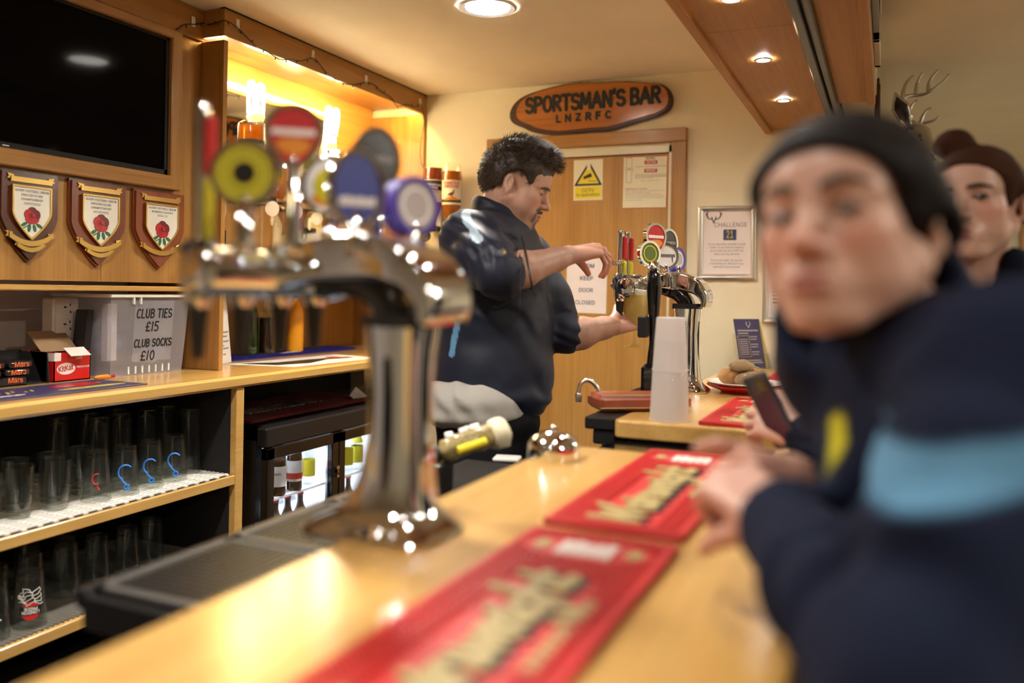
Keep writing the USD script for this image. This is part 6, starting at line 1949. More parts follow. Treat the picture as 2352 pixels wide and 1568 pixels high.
def hand(B, wrist, fwd, back, side, curl, sc=1.0, spread=(6, 2, -3, -9), thumb=(35, 20), tips=None):
    """Adds a hand: fwd along the fingers, back out of the back of the hand, side +1 when the thumb is at back x fwd. curl: degrees per finger (three joints each)."""
    x = unit(fwd)
    z = unit(np.asarray(back, float) - x * (np.asarray(back, float) @ x))
    y = np.cross(z, x) * side
    Mx = np.stack([x, y, z], 1) * sc
    W = np.asarray(wrist, float)
    G = lambda p: W + Mx @ np.asarray(p, float)
    kn = [(.094, .029, -.001), (.098, .010, .003), (.093, -.009, .001), (.084, -.026, -.004)]
    ln = [(.044, .026, .022), (.049, .030, .023), (.046, .028, .023), (.036, .021, .020)]
    rr = [.0095, .0098, .0092, .0082]
    for i in range(4):
        B.rc(G((.008, kn[i][1] * .62, 0)), G(kn[i]), .0165 * sc, .0115 * sc, .012 * sc)
    B.rc(G((.03, -.012, -.004)), G((.075, .004, -.006)), .016 * sc, .012 * sc, .014 * sc)
    ends = []
    for i in range(4):
        p = np.array(kn[i])
        a0, acc = math.radians(spread[i]), 0.0
        for j in range(3):
            acc += math.radians(curl[i][j])
            d = np.array([math.cos(acc) * math.cos(a0), math.cos(acc) * math.sin(a0), -math.sin(acc)])
            q = p + d * ln[i][j]
            B.rc(G(p), G(q), rr[i] * sc * (1 - .07 * j), rr[i] * sc * (.95 - .09 * j), .0022)
            p = q
        ends.append((G(p), Mx @ d / sc, Mx @ np.array([math.sin(acc) * math.cos(a0), math.sin(acc) * math.sin(a0), math.cos(acc)]) / sc))
    p = np.array((.018, .022, -.010))
    a, b = math.radians(thumb[0]), math.radians(thumb[1])
    for j, (l_, r0, r1) in enumerate([(.046, .0165, .0125), (.034, .0118, .0108), (.027, .0105, .0085)]):
        aa, bb = a * (1 - .35 * j), b + math.radians(10) * j
        d = np.array([math.cos(aa) * math.cos(bb), math.sin(aa) * math.cos(bb), -math.sin(bb)])
        q = p + d * l_
        B.rc(G(p), G(q), r0 * sc, r1 * sc, .010 * sc if j == 0 else .003)
        p = q
    ends.append((G(p), Mx @ d / sc, None))
    return ends


def ss(x, a, b):
    t = np.clip((x - a) / (b - a), 0, 1)
    return t * t * (3 - 2 * t)


def mixc(c, new, w):
    return c * (1 - w[:, None]) + np.asarray(new, float) * w[:, None]


def face_tint(H, v, base, lip, blush=.5, stubble=0.0, brow=None, lid=.5):
    """Skin tint: lips, flushed cheeks and nose, darker lids; optional beard shadow."""
    q = H.loc(v)
    f, l, u = q.T
    c = np.tile(np.asarray(base, float), (len(v), 1))
    near = ss(f, .02, .05)
    r = np.minimum(((np.abs(l) - .042) / .030) ** 2 + ((u + .030) / .026) ** 2, 4)
    c = mixc(c, np.array(base) * [1.02, .68, .62], blush * ss(1 - r, 0, 1) * near)
    r = (l / .018) ** 2 + ((u + .034) / .016) ** 2
    c = mixc(c, np.array(base) * [1.02, .70, .64], blush * ss(1 - np.minimum(r, 4), 0, .8) * ss(f, .09, .105))
    r = ((np.abs(l) - .0325) / .021) ** 2 + ((u - .001) / .013) ** 2
    c = mixc(c, np.array(base) * [.62, .48, .44], lid * ss(1 - np.minimum(r, 4), 0, .6) * ss(f, .06, .075))
    up = (l / .0235) ** 2 + ((u + .0668) / .0060) ** 2
    dn = (l / .0215) ** 2 + ((u + .0775) / .0070) ** 2
    w = np.maximum(ss(1 - np.minimum(up, 4), 0, .35), ss(1 - np.minimum(dn, 4), 0, .35)) * ss(f, .075, .09)
    c = mixc(c, lip, w)
    w = ss(1 - np.minimum((l / .022) ** 2 + ((u + .0722) / .0013) ** 2, 4), 0, .6) * ss(f, .07, .08)
    c = mixc(c, np.array(lip) * .3, w * .8)
    if stubble:
        jawz = ss(-u, .045, .075) * ss(f, -.01, .04) * (1 - .0 * u)
        mou = ss(1 - np.minimum((l / .036) ** 2 + ((u + .054) / .014) ** 2, 4), 0, .6) * near
        n_ = meshkit.fbm(v * 260, 2, 1)
        c = mixc(c, (.05, .028, .018), np.clip(stubble * np.maximum(jawz * .55, mou) * (.6 + .8 * n_), 0, .9))
        gt = ss(1 - np.minimum((l / .026) ** 2 + ((u + .100) / .022) ** 2, 4), 0, .5) * near
        gt = np.maximum(gt, ss(1 - np.minimum((l / .034) ** 2 + ((u + .0545) / .0075) ** 2, 4), 0, .5) * near)
        gt = np.maximum(gt, ss(1 - np.minimum(((np.abs(l) - .028) / .0055) ** 2 + ((u + .078) / .020) ** 2, 4), 0, .5) * near)
        c = mixc(c, (.045, .024, .015), np.clip(gt * (.45 + .5 * n_), 0, .8))
        w = np.maximum(ss(1 - np.minimum(up, 4), 0, .35), ss(1 - np.minimum(dn, 4), 0, .35)) * ss(f, .075, .09)
        c = mixc(c, lip, w * .8)
    return c


def face_parts(t, H, B, gaze=None, brow_m='hair_black', closed=False, iris=(.025, .014, .009), arch=.004, thick=.0048, ang=0.0, up=.0185):
    for q in (-1, 1):
        xs = np.linspace(.012, .054, 9)
        p = np.array([H.surf(B, q * x, up + arch * math.sin((x - .012) / .042 * 2.6) + ang * (x - .012) * 1.0 - .004 * ((x - .012) / .042) ** 3) for x in xs])
        p = p + H.R[:, 0] * .0006
        part(t, 'eyebrow', tube(p, thick * H.s * np.array([.75, 1, 1.05, 1, .95, .85, .7, .5, .25]), 8), M[brow_m], world=True, smooth=True)
        xs = np.linspace(.0325 - .0135, .0325 + .0140, 9)
        ups = [(.0030 * (1 - ((x - .0325) / .014) ** 2) - .0002) if not closed else (-.0045 + .002 * ((x - .0325) / .014) ** 2) for x in xs]
        p = np.array([H.surf(B, q * x, u) for x, u in zip(xs, ups)]) + H.R[:, 0] * .0009
        part(t, 'eyelashes', tube(p, (.0012 if closed else .0024) * H.s, 6), M[brow_m], world=True, smooth=True)
        if not closed:
            c = H.P(.0800, q * .0325, -.001)
            m_ = trimesh.creation.icosphere(4, .0134 * H.s)
            g = unit((gaze - c) if gaze is not None else H.R[:, 0])
            d = m_.vertices @ g / (.0134 * H.s)
            col = np.tile([.24, .20, .18], (len(d), 1))
            col = mixc(col, iris, ss(d, .75, .78))
            col = mixc(col, (.004, .004, .004), ss(d, .95, .96))
            m_.apply_translation(c)
            part(t, 'eyeball', m_, M['eyeball'], world=True, smooth=True, col=col)


def hair_cap(H, line, back=.012, grow=.010, skin=None, thick=.007, extra=None):
    """A close cap of hair over the skull; line cuts the face free (head-frame ellipsoid)."""
    B = Body()
    z = H.s
    B.el(H.P(-.004, 0, .042), np.array([.096 + grow, (.074 + grow) * H.w, .078 + grow]) * z, H.R, .01)
    B.el(H.P(-.034, 0, .006), np.array([.064 + grow + back, (.066 + grow * .8) * H.w, .062 + grow]) * z, H.R, .03)
    if skin is not None:                       # lies on the skin itself, a little proud of it
        B.p = []
        B.fn(H.P(0, 0, .02), np.array([.13, .11 * H.w, .15]) * z, H.R, lambda P: skin.ev(P) - thick)
    if extra:
        extra(B)
    for c, r in line:
        B.el(H.P(*c), np.array([r[0], r[1] * H.w, r[2]]) * z, H.R, .008, -1)
    return B


def cloth_folds(amp, sc, seed, dirs=()):
    def f(P):
        d = amp * (meshkit.fbm(P * sc, 2, seed) - .5) * 2
        for c, ax, wl, r, a in dirs:
            q = P - np.asarray(c)
            s_ = q @ unit(ax)
            g = np.exp(-(q * q).sum(1) / (r * r))
            d = d + a * g * np.sin(s_ * 2 * math.pi / wl + 7 * (meshkit.noise(P * 11, seed) - .5)) * (.3 + meshkit.noise(P * 13, seed + 3))
        return d
    return f


def pl_dist(v, pts):
    """Distance of points to a polyline."""
    pts = np.asarray(pts, float)
    d = np.full(len(v), 9.0)
    for a, b in zip(pts[:-1], pts[1:]):
        ba = b - a
        t = np.clip(((v - a) @ ba) / (ba @ ba), 0, 1)
        d = np.minimum(d, np.linalg.norm(v - a - t[:, None] * ba, axis=1))
    return d


NAVY, SKY = (.0060, .0095, .025), (.11, .275, .45)
SKIN_M, SKIN_W, SKIN_W2 = (.55, .32, .235), (.58, .35, .27), (.56, .34, .26)
UPV = np.array([0, 0, 1.0])
cLeft, cAway = -CRt, cF

# ---------------- the bartender: in profile, pulling a pint
D0 = 2.60
fb = unit(.965 * CRt * 1 + .10 * -cF)
fh = unit(math.cos(math.radians(20)) * fb - math.sin(math.radians(20)) * UPV)
uh = unit(UPV * math.cos(math.radians(20)) + fb * math.sin(math.radians(20)))
HB = Head(at(1183, 424, D0), fh, uh, 1.0, 1.02)
bt = Thing('person', "bartender in a dark navy hooded top with pale blue stripes, pulling a glass of beer", 'person', (HB.c[0], HB.c[1], 0))
lft = unit(np.cross(UPV, fb))                      # his left, away from the camera
sh_r, el_r, wr_r = at(1078, 550, 2.47), at(1150, 634, 2.30), at(1306, 586, 2.54)
sh_l, el_l, wr_l = at(1215, 590, 2.80), at(1300, 772, 2.68), at(1408, 748, 2.76)
nk0, nk1 = HB.P(-.02, 0, -.055), at(1145, 545, 2.61)
Bk = Body()
HB.add(Bk, male=True, slit=False, jaw=1.12, cheek=1.05)
Bk.rc(HB.P(.02, 0, -.10), HB.P(.045, 0, -.112), .036, .026, .03)      # fullness under the chin
Bk.rc(nk0, nk1, .062, .070, .03)
Bk.rc(nk1, at(1150, 640, 2.6), .075, .11, .05)
Bk.rc(nk1, sh_r, .06, .060, .04)
Bk.rc(nk1, sh_l, .06, .060, .04)
for s_, e_, w_ in ((sh_r, el_r, wr_r), (sh_l, el_l, wr_l)):
    Bk.rc(s_, e_, .056, .050, .03)
    m1 = e_ * .7 + w_ * .3
    Bk.chain([e_, m1, w_ * .8 + e_ * .2, w_], [.047, .050, .034, .0300], .02)
d_r = unit(wr_r - el_r)
hr_f = unit(at(1386, 570, 2.585) - wr_r)
er = hand(Bk, wr_r + hr_f * .004, hr_f, UPV * .9 + cAway * -.35, +1, [(26, 46, 22), (44, 44, 24), (54, 44, 26), (62, 40, 28)], 1.06, (7, 2, -2, -7), (24, 40))
hl_f = unit(at(1455, 742, 2.80) - wr_l)
elh = hand(Bk, wr_l + hl_f * .002, unit(hl_f + .10 * UPV), -UPV * .55 + CRt * -.15 - cAway * -.75, -1, [(38, 38, 26), (42, 38, 26), (46, 38, 26), (50, 36, 26)], 1.02, (5, 1, -3, -8), (52, -6))
bm_ = Bk.mesh(.0033)
vb = bm_.vertices
colb = face_tint(HB, vb, SKIN_M, (.42, .15, .12), .35, .55, lid=.5)
hd_ = np.minimum(np.linalg.norm(vb - at(1390, 600, 2.6), axis=1), np.linalg.norm(vb - at(1450, 745, 2.82), axis=1))
colb = mixc(colb, np.array(SKIN_M) * [1.06, .82, .78], .5 * ss(.16 - hd_, 0, .12))
part(bt, 'body', bm_, M['skin'], world=True, smooth=True, col=colb)
face_parts(bt, HB, Bk, None, 'hair_brown', closed=True, arch=.002, thick=.0046, ang=-.12)
# short thick hair, brushed up at the front
Hc = hair_cap(HB, [((.118, 0, -.020), (.062, .10, .082)), ((.03, 0, -.075), (.10, .2, .075)), ((.012, .083, -.012), (.045, .03, .050)), ((.012, -.083, -.012), (.045, .03, .050)), ((-.05, 0, -.125), (.09, .2, .070))], back=.004, grow=.011)
Hq = Body()
Hq.p = Hc.p[:2]
Hq.el(HB.P(.060, 0, .098), (.036, .056, .026), HB.R @ rot((0, 1, 0), -14), .02)
Hq.el(HB.P(.010, 0, .112), (.07, .062, .024), HB.R, .03)
Hq.el(HB.P(.088, 0, .090), (.016, .040, .017), HB.R, .02)
Hq.p += Hc.p[2:]


def tuft(P):
    q = HB.loc(P)
    return .006 * (meshkit.fbm(np.stack([q[:, 0] * 60, q[:, 1] * 95, q[:, 2] * 60], 1), 3, 4) - .45)


hm = Hq.mesh(.0036, tuft)
part(bt, 'hair', hm, M['hair_brown'], world=True, smooth=True)
# single strands over the cap
rs_ = np.random.default_rng(11)
pts_, fi = trimesh.sample.sample_surface(hm, 5200, seed=5)
nrm_ = hm.face_normals[fi]
q_ = HB.loc(pts_)
keep = (q_[:, 2] > -.065) & ~((q_[:, 0] > .055) & (q_[:, 2] < .078))
pts_, nrm_, q_ = pts_[keep], nrm_[keep], q_[keep]
flow = HB.R[:, 0] * .55 + HB.R[:, 2] * .12
cp = []
for p, n_, q in zip(pts_, nrm_, q_):
    top = float(np.clip((q[2] - .02) / .07, 0, 1))
    d = unit(n_ * (.35 + .55 * top) + flow * (1.1 * top + .0) + (HB.R[:, 0] * -.35 - HB.R[:, 2] * .75) * (1 - top) + rs_.normal(0, .22, 3))
    L_h = (.009 + .012 * top) * rs_.uniform(.7, 1.25)
    cp += [p - n_ * .002, p + d * L_h * .5, p + d * L_h + flow * .004 * top]
bc_ = UsdGeom.BasisCurves.Define(stage, bt.path + '/hair_strands')
bc_.CreateTypeAttr('linear')
bc_.CreatePointsAttr(Vt.Vec3fArray.FromNumpy(np.array(bt.local(np.array(cp)), np.float32)))
bc_.CreateCurveVertexCountsAttr(Vt.IntArray.FromNumpy(np.full(len(cp) // 3, 3, np.int32)))
bc_.CreateWidthsAttr(Vt.FloatArray.FromNumpy(np.tile(np.array([.0013, .0011, .0004], np.float32), len(cp) // 3)))
bc_.SetWidthsInterpolation('vertex')
UsdShade.MaterialBindingAPI.Apply(bc_.GetPrim()).Bind(M['hair_strand'])
tag(bc_.GetPrim(), kind='stuff')
# goatee tuft
Gt = Body()
Gt.el(HB.P(.086, 0, -.106), (.016, .019, .019), HB.R, .01)
Gt.rc(HB.P(.098, .024, -.060), HB.P(.1055, 0, -.0540), .0026, .0034, .006)
Gt.rc(HB.P(.097, -.024, -.061), HB.P(.1055, 0, -.0540), .0026, .0034, .006)
gm = Gt.mesh(.0022, lambda P: .0022 * (meshkit.fbm(P * 420, 2, 8) - .5), pad=.01)
part(bt, 'beard', gm, M['hair_brown'], world=True, smooth=True)

# hooded top
Ht = Body()
tor = [at(1150, 560, 2.63), at(1138, 640, 2.64), at(1137, 735, 2.64), at(1132, 830, 2.63), at(1126, 905, 2.62)]
Rt = np.stack([fb, lft, UPV], 1)
for c, rx, ry, rz in [(tor[0], .105, .185, .10), (tor[1], .150, .195, .13), (tor[2], .178, .185, .13), (tor[3], .188, .190, .13), (tor[4] - UPV * .004, .185, .190, .095)]:
    Ht.el(c, (rx, ry, rz), Rt, .07)
Ht.rc(tor[0] + UPV * .02, sh_r, .075, .080, .05)
Ht.rc(tor[0] + UPV * .02, sh_l, .070, .070, .05)
cu_r = el_r * .90 + sh_r * .10
Ht.chain([sh_r, sh_r * .45 + el_r * .55, cu_r + (el_r - sh_r) * .06], [.084, .080, .072], .03)
cu_l = el_l + unit(wr_l - el_l) * .012
Ht.chain([sh_l, sh_l * .45 + el_l * .55, el_l * .96 + sh_l * .04], [.072, .072, .068], .03)
# raised collar of the hood, open at the front
cn_ = at(1148, 512, 2.61)
for k, a in enumerate(np.linspace(-150, 150, 27)):
    r_ = np.array([math.cos(math.radians(a + 180)), math.sin(math.radians(a + 180))])
    hgt = .040 + .030 * math.cos(math.radians(a)) - (.02 if abs(a) > 120 else 0)
    bse = cn_ + fb * r_[0] * .084 + lft * r_[1] * .080
    Ht.rc(bse - UPV * .03, bse + UPV * hgt - (fb * r_[0] + lft * r_[1]) * .010, .024, .0135, .016)
Ht.rc(HB.P(-.01, 0, -.04), nk1 + UPV * .02, .050, .064, .004, -1)
Ht.rc(el_r + unit(wr_r - el_r) * .075, wr_r, .056, .05, .006, -1)
Ht.rc(el_l + unit(wr_l - el_l) * .045, wr_l, .056, .05, .01, -1)
Ht.el(at(1040, 1002, 2.44), (.14, .16, .050), Rt, .02, -1)          # hem ridden up at the back
folds = cloth_folds(.006, 9, 3, [(sh_r * .6 + el_r * .4, fb * .5 + UPV * .9, .050, .11, .0065), (sh_r * .2 + el_r * .8, fb * .9 + UPV * .25, .036, .08, .005), (tor[2] + fb * .1 - lft * .18, UPV * .8 + fb * .5, .10, .14, .004), (el_l, UPV * .8 + fb * .4, .04, .08, .003), (tor[4] + fb * .1, UPV * .9 + fb * .3, .08, .16, .004), (sh_r, fb * .4 + UPV, .035, .09, .005)])
hmesh = Ht.mesh(.0052, folds)
trimesh.smoothing.filter_taubin(hmesh, iterations=8)
vh = hmesh.vertices
colh = np.tile(NAVY, (len(vh), 1))
bodyside = ((vh - tor[2]) @ lft) < .02


def surf_line(pix, d0, mesh_v):
    """Pixels of a seam in the photo put onto the cloth in front."""
    out = []
    for x, y in pix:
        r = ray(x, y)
        q = mesh_v - E0
        dd = q @ cF
        off = np.linalg.norm(q - dd[:, None] * r, axis=1)
        near = off < .012
        out.append(E0 + r * (dd[near].min() if near.any() else d0))
    return np.array(out)


s1 = surf_line([(1068, 648), (1060, 690), (1050, 730), (1040, 775), (1034, 810)], 2.44, vh[pl_dist(vh, [sh_r, el_r]) > .100])
s2 = surf_line([(1068, 482), (1074, 508), (1084, 530), (1098, 546)], 2.40, vh)
s3 = surf_line([(1100, 598), (1112, 586), (1126, 580), (1142, 577)], 2.44, vh)
s4 = surf_line([(1096, 606), (1106, 596), (1118, 588)], 2.44, vh)
colh = mixc(colh, SKY, ss(.0135 - pl_dist(vh, s1), -.001, .001))
colh = mixc(colh, (.42, .55, .68), ss(.0150 - pl_dist(vh, s2), -.001, .001))
colh = mixc(colh, SKY, np.maximum(ss(.0034 - pl_dist(vh, s3), -.001, .001), ss(.0030 - pl_dist(vh, s4), -.001, .001)))
lg_ = surf_line([(1156, 564), (1161, 571), (1158, 577)], 2.44, vh)
colh = mixc(colh, (.60, .36, .05), ss(.009 - pl_dist(vh, lg_), -.001, .001))
part(bt, 'hooded_top', hmesh, M['cloth_satin'], world=True, smooth=True, col=colh)
# zip line, drawstring
zl = surf_line([(1199, 545), (1207, 580), (1214, 615), (1219, 650)], 2.5, vh)
part(bt, 'zip', tube(spline(zl, 20), .003, 6), M['black_plastic'], world=True, smooth=True)
part(bt, 'zip_pull', tube([zl[-1] - cF * .004, zl[-1] - cF * .006 - UPV * .02], .0035, 6), M['black_plastic'], world=True)
# grey shirt tail, trousers, shoes
hip = at(1118, 945, 2.58)
St = Body()
St.el(hip + UPV * .045 - fb * .030, (.172, .196, .080), Rt, .03)
St.el(hip + UPV * .0 - fb * .032, (.168, .192, .055), Rt, .03)
stm = St.mesh(.008, cloth_folds(.006, 10, 5, [(hip - lft * .17, fb + UPV, .06, .2, .005)]))
stm.vertices[:, 2] = np.maximum(stm.vertices[:, 2], hip[2] - .022 - .035 * np.clip(((stm.vertices - hip) @ -fb) / .17, -.6, 1))
part(bt, 'shirt_tail', stm, M['shirt_grey'], world=True, smooth=True)
Tr = Body()
Tr.el(hip - UPV * .03 + fb * .004, (.158, .170, .10), Rt, .04)
Tr.el(hip - UPV * .12, (.150, .168, .11), Rt, .04)
ft = []
for q in (-1, 1):
    h0 = hip - UPV * .14 + lft * q * .095
    kn_ = np.array([h0[0], h0[1], .52]) + lft * q * .02 + fb * .02
    an_ = np.array([h0[0], h0[1], .09]) + lft * q * .04 - fb * .01
    Tr.chain([h0, kn_, an_], [.105, .078, .062], .04)
    ft.append(an_)
part(bt, 'trousers', Tr.mesh(.012, cloth_folds(.005, 7, 6)), M['trousers_black'], world=True, smooth=True)
for a_ in ft:
    Sh = Body()
    Sh.rc([a_[0], a_[1], .048] - fb * .03, np.array([a_[0], a_[1], .04]) + fb * .13, .044, .034, .03)
    shm = Sh.mesh(.008)
    shm.vertices[:, 2] = np.maximum(shm.vertices[:, 2], .002)
    part(bt, 'shoe', shm, M['black_plastic'], world=True, smooth=True)

# the glass of beer in his hand
gp = at(1457, 800, 2.80)
t = Thing('beer_glass_filled', 'stemmed glass of cloudy golden beer held under the far tap', 'glass', gp)
gz = lambda y: (at(1457, y, 2.80) - gp)[2]
z_ = [gz(y) for y in (797, 792, 782, 768, 757, 745, 715, 690, 672, 655)]
part(t, 'glass_body', lathe([(0, z_[0]), (.036, z_[0]), (.036, z_[0] + .002), (.010, z_[1] + .004), (.0055, z_[2]), (.0052, z_[3]), (.012, z_[4]), (.034, z_[5]), (.0455, z_[6]), (.0445, z_[7]), (.0415, z_[8]), (.040, z_[9]), (.0388, z_[9]), (.0403, z_[8]), (.0432, z_[7]), (.0440, z_[6]), (.0325, z_[5]), (.010, z_[4] + .004), (0, z_[4] + .003)], 30), M['thin_glass'], smooth=40)
part(t, 'beer', lathe([(0, z_[4] + .0035), (.0095, z_[4] + .0045), (.032, z_[5] + .0005), (.0435, z_[6]), (.0427, z_[7]), (.0405, z_[7] + .018), (0, z_[7] + .018)], 30), M['beer_gold'], smooth=40)
part(t, 'foam', lathe([(0, z_[7] + .0185), (.0403, z_[7] + .0185), (.0400, z_[8] + .008), (.02, z_[8] + .011), (0, z_[8] + .010)], 30), M['foam_white'], smooth=40)


def look_head(px_, py_, d, yaw, pitch, roll, sc=1.0, wide=1.0):
    """A head whose eyes stand at a place d deep in the room, turned away from the camera by yaw (towards the bar's left)."""
    e = at(px_, py_, d)
    tc = -unit(e - E0)
    rt = unit(CRt - tc * (CRt @ tc))
    y, p, r = map(math.radians, (yaw, pitch, roll))
    f = math.cos(y) * tc - math.sin(y) * rt
    f = unit(f * math.cos(p) - UPV * math.sin(p))
    u0 = unit(UPV - f * (UPV @ f))
    r0 = np.cross(u0, f)
    u = u0 * math.cos(r) - r0 * math.sin(r)
    H = Head(e, f, u, sc, wide)
    H.c = e - H.R[:, 0] * .086 * sc
    return H


# ---------------- the woman leaning on the bar in front, looking round
H1 = look_head(1872, 492, .79, 27, -9, 5, .90, 1.10)
w1 = Thing('person', 'dark-haired woman in navy jacket with pale blue sleeve stripe, leaning on the bar', 'person', (.15, .95, 0))
SL, EL, WL = np.array([.095, .80, 1.318]), np.array([.022, .625, 1.112]), at(1796, 1200, .82)
SR, ER, WR = np.array([.06, 1.17, 1.295]), np.array([-.035, 1.20, 1.11]), at(1830, 1100, .99)
nb = at(2015, 775, .945)
B1 = Body()
H1.add(B1, jaw=1.06, pout=.0035, cheek=1.1)
sk1 = Body()
sk1.p = list(B1.p[:16])
B1.rc(H1.P(-.02, 0, -.05), nb, .055, .060, .03)
B1.rc(nb, [.09, .98, 1.15], .07, .10, .05)
for s_, e_, w_ in ((SL, EL, WL), (SR, ER, WR)):
    B1.rc(nb, s_, .055, .045, .03)
    B1.chain([s_, e_, w_], [.042, .036, .0265], .02)
fL = unit(at(1712, 1130, .875) - WL)
bL = unit(UPV * .75 - cF * .5 - CRt * .25)
eL = hand(B1, WL + fL * .004, fL, bL, +1, [(55, 70, 40), (60, 72, 40), (62, 72, 40), (66, 68, 40)], .93, (5, 1, -3, -7), (30, 30))
fR = unit(at(1745, 1092, .93) - WR)
bR = unit(UPV * .55 - cF * .75 + CRt * -.15)
eR = hand(B1, WR, fR, bR, -1, [(72, 56, 30), (68, 56, 30), (66, 56, 30), (70, 54, 30)], .93, (6, 2, -3, -8), (40, 10))
m1 = B1.mesh(.0034)
v1 = m1.vertices
c1 = face_tint(H1, v1, SKIN_W, (.43, .17, .15), .5)
hn = np.minimum(np.linalg.norm(v1 - at(1670, 1130, .88), axis=1), np.linalg.norm(v1 - at(1700, 1100, .93), axis=1))
c1 = mixc(c1, np.array(SKIN_W) * [1.04, .86, .84], .5 * ss(.14 - hn, 0, .1))
part(w1, 'body', m1, M['skin'], world=True, smooth=True, col=c1)
face_parts(w1, H1, B1, np.array([.12, -.1, 1.40]), 'hair_brown', arch=.0085, thick=.0048, up=.0235)
for e_ in eL[:4] + eR[:4]:
    part(w1, 'fingernail', aimed(lathe([(0, .0012), (.0042, .001), (.0052, 0)], 12), e_[0] - e_[1] * .001 + e_[2] * .0066, e_[2]), M['nail_violet'], world=True, smooth=40)


def swept(B):
    for q in (-1, 1):
        B.rc(H1.P(.035, q * .066, .045), H1.P(-.02, q * .080, -.010), .022, .020, .03)
    B.el(H1.P(-.118, 0, .035), (.035, .032, .036), H1.R, .02)


hc1 = hair_cap(H1, [((.130, 0, -.035), (.098, .140, .105)), ((0, 0, -.115), (.2, .2, .065)), ((.006, .096, -.030), (.024, .026, .030)), ((.06, .070, -.060), (.075, .040, .052)), ((.06, -.075, -.07), (.07, .045, .045))], skin=sk1, thick=.0085, extra=swept)
part(w1, 'hair', hc1.mesh(.0040, lambda P: .0016 * (meshkit.fbm(np.stack([H1.loc(P)[:, 0] * 18, H1.loc(P)[:, 1] * 160, H1.loc(P)[:, 2] * 60], 1), 2, 3) - .5)), M['hair_black'], world=True, smooth=True)
# loose hair behind her right cheek
lk = [H1.P(.030, -.068, .050), H1.P(.020, -.080, .0), H1.P(.008, -.082, -.05), H1.P(.0, -.078, -.085)]
part(w1, 'hair_lock', tube(spline(np.array(lk), 20), np.interp(np.linspace(0, 1, 20), [0, .5, 1], [.016, .014, .004]), 10), M['hair_black'], world=True, smooth=True)

J1 = Body()
ax1 = np.stack([[1, 0, 0], [0, 1, 0], [0, 0, 1]], 1).astype(float)
for c, r in [((.060, .985, 1.255), (.125, .185, .11)), ((.080, .98, 1.15), (.140, .185, .13)), ((.120, .965, 1.00), (.140, .180, .13)), ((.150, .96, .90), (.150, .185, .11))]:
    J1.el(c, r, ax1, .06)
J1.rc(nb - UPV * .03, SL, .080, .074, .05)
J1.rc(nb - UPV * .03, SR, .080, .070, .05)
J1.chain([SL, SL * .5 + EL * .5, EL], [.076, .070, .061], .03)
J1.chain([EL, EL * .45 + WL * .55, WL - (WL - EL) * .02], [.061, .053, .043], .03)
J1.chain([SR, ER, WR - (WR - ER) * .05], [.070, .056, .040], .03)
J1.rc(WL - (WL - EL) * .03, WL + (WL - EL) * .25, .034, .034, .004, -1)
J1.rc(WR - (WR - ER) * .08, WR + (WR - ER) * .3, .033, .033, .004, -1)
# stand-up collar
na = unit(H1.P(-.015, 0, -.06) - nb)
cA = unit(H1.R[:, 0] - na * (H1.R[:, 0] @ na))
cB = np.cross(na, cA)
for a in np.linspace(0, 2 * math.pi, 29)[:-1]:
    d_ = cA * math.cos(a) * .090 + cB * math.sin(a) * .080
    J1.rc(nb + d_ * 1.12 - na * .02, nb + d_ * 1.02 + na * (.088 - .016 * math.cos(a)), .020, .0120, .018)
J1.rc(nb + na * .005, H1.P(-.01, 0, -.02), .060, .062, .004, -1)
f1 = cloth_folds(.008, 7, 12, [(EL * .7 + WL * .3, WL - EL, .055, .09, .008), (SL * .5 + EL * .5, (SL - EL) + np.array([0, .1, 0]), .075, .12, .009), ((.0, .93, 1.15), (.2, .3, 1), .09, .12, .008)])
j1 = J1.mesh(.0058, f1)
vj = j1.vertices
cj = np.tile(NAVY, (len(vj), 1)) * np.array([1.15, 1.2, 1.3])
nst = unit(UPV - .23 * CRt)
c0 = at(2200, 1108, .565)
sd_ = (vj - c0) @ nst
arm_d = pl_dist(vj, [SL, EL])
cj = mixc(cj, SKY, ss(.0165 - np.abs(sd_), -.004, .004) * ss(.092 - arm_d, 0, .004) * ss(.84 - vj[:, 1], 0, .004))
lgp = surf_line([(1913, 968), (1916, 1010), (1903, 1050), (1884, 1090), (1872, 1118)], .84, vj)
wl_ = np.array([.0105, .0105, .0085, .006, .004])
seg = np.linspace(0, 1, 25)
dense = np.stack([np.interp(seg, np.linspace(0, 1, 5), lgp[:, k]) for k in range(3)], 1)
rad = np.interp(seg, np.linspace(0, 1, 5), wl_)
along = unit(lgp[1] - E0)                  # the emblem is wide on the cloth, seen foreshortened on the turned chest
dv_ = vj[:, None] - dense[None]
dv_ = dv_ - (dv_ @ along)[..., None] * along * .7
sdl = (rad[None] - np.linalg.norm(dv_, axis=2)).max(1)
cj = mixc(cj, (.62, .58, .03), ss(sdl, -.0025, .0025))
part(w1, 'jacket', j1, M['cloth_print'], world=True, smooth=True, col=cj)
T1 = Body()
T1.el((.165, .96, .86), (.145, .18, .13), ax1, .04)
for q in (-1, 1):
    T1.chain([(.17, .96 + q * .085, .82), (.15, .96 + q * .095, .46), (.20, .96 + q * .10, .09)], [.10, .068, .052], .04)
part(w1, 'trousers', T1.mesh(.013), M['trousers_black'], world=True, smooth=True)
for q in (-1, 1):
    Sh = Body()
    Sh.rc((.23, .96 + q * .10, .045), (.08, .96 + q * .11, .038), .042, .032, .03)
    shm = Sh.mesh(.009)
    shm.vertices[:, 2] = np.maximum(shm.vertices[:, 2], .002)
    part(w1, 'shoe', shm, M['black_plastic'], world=True, smooth=True)

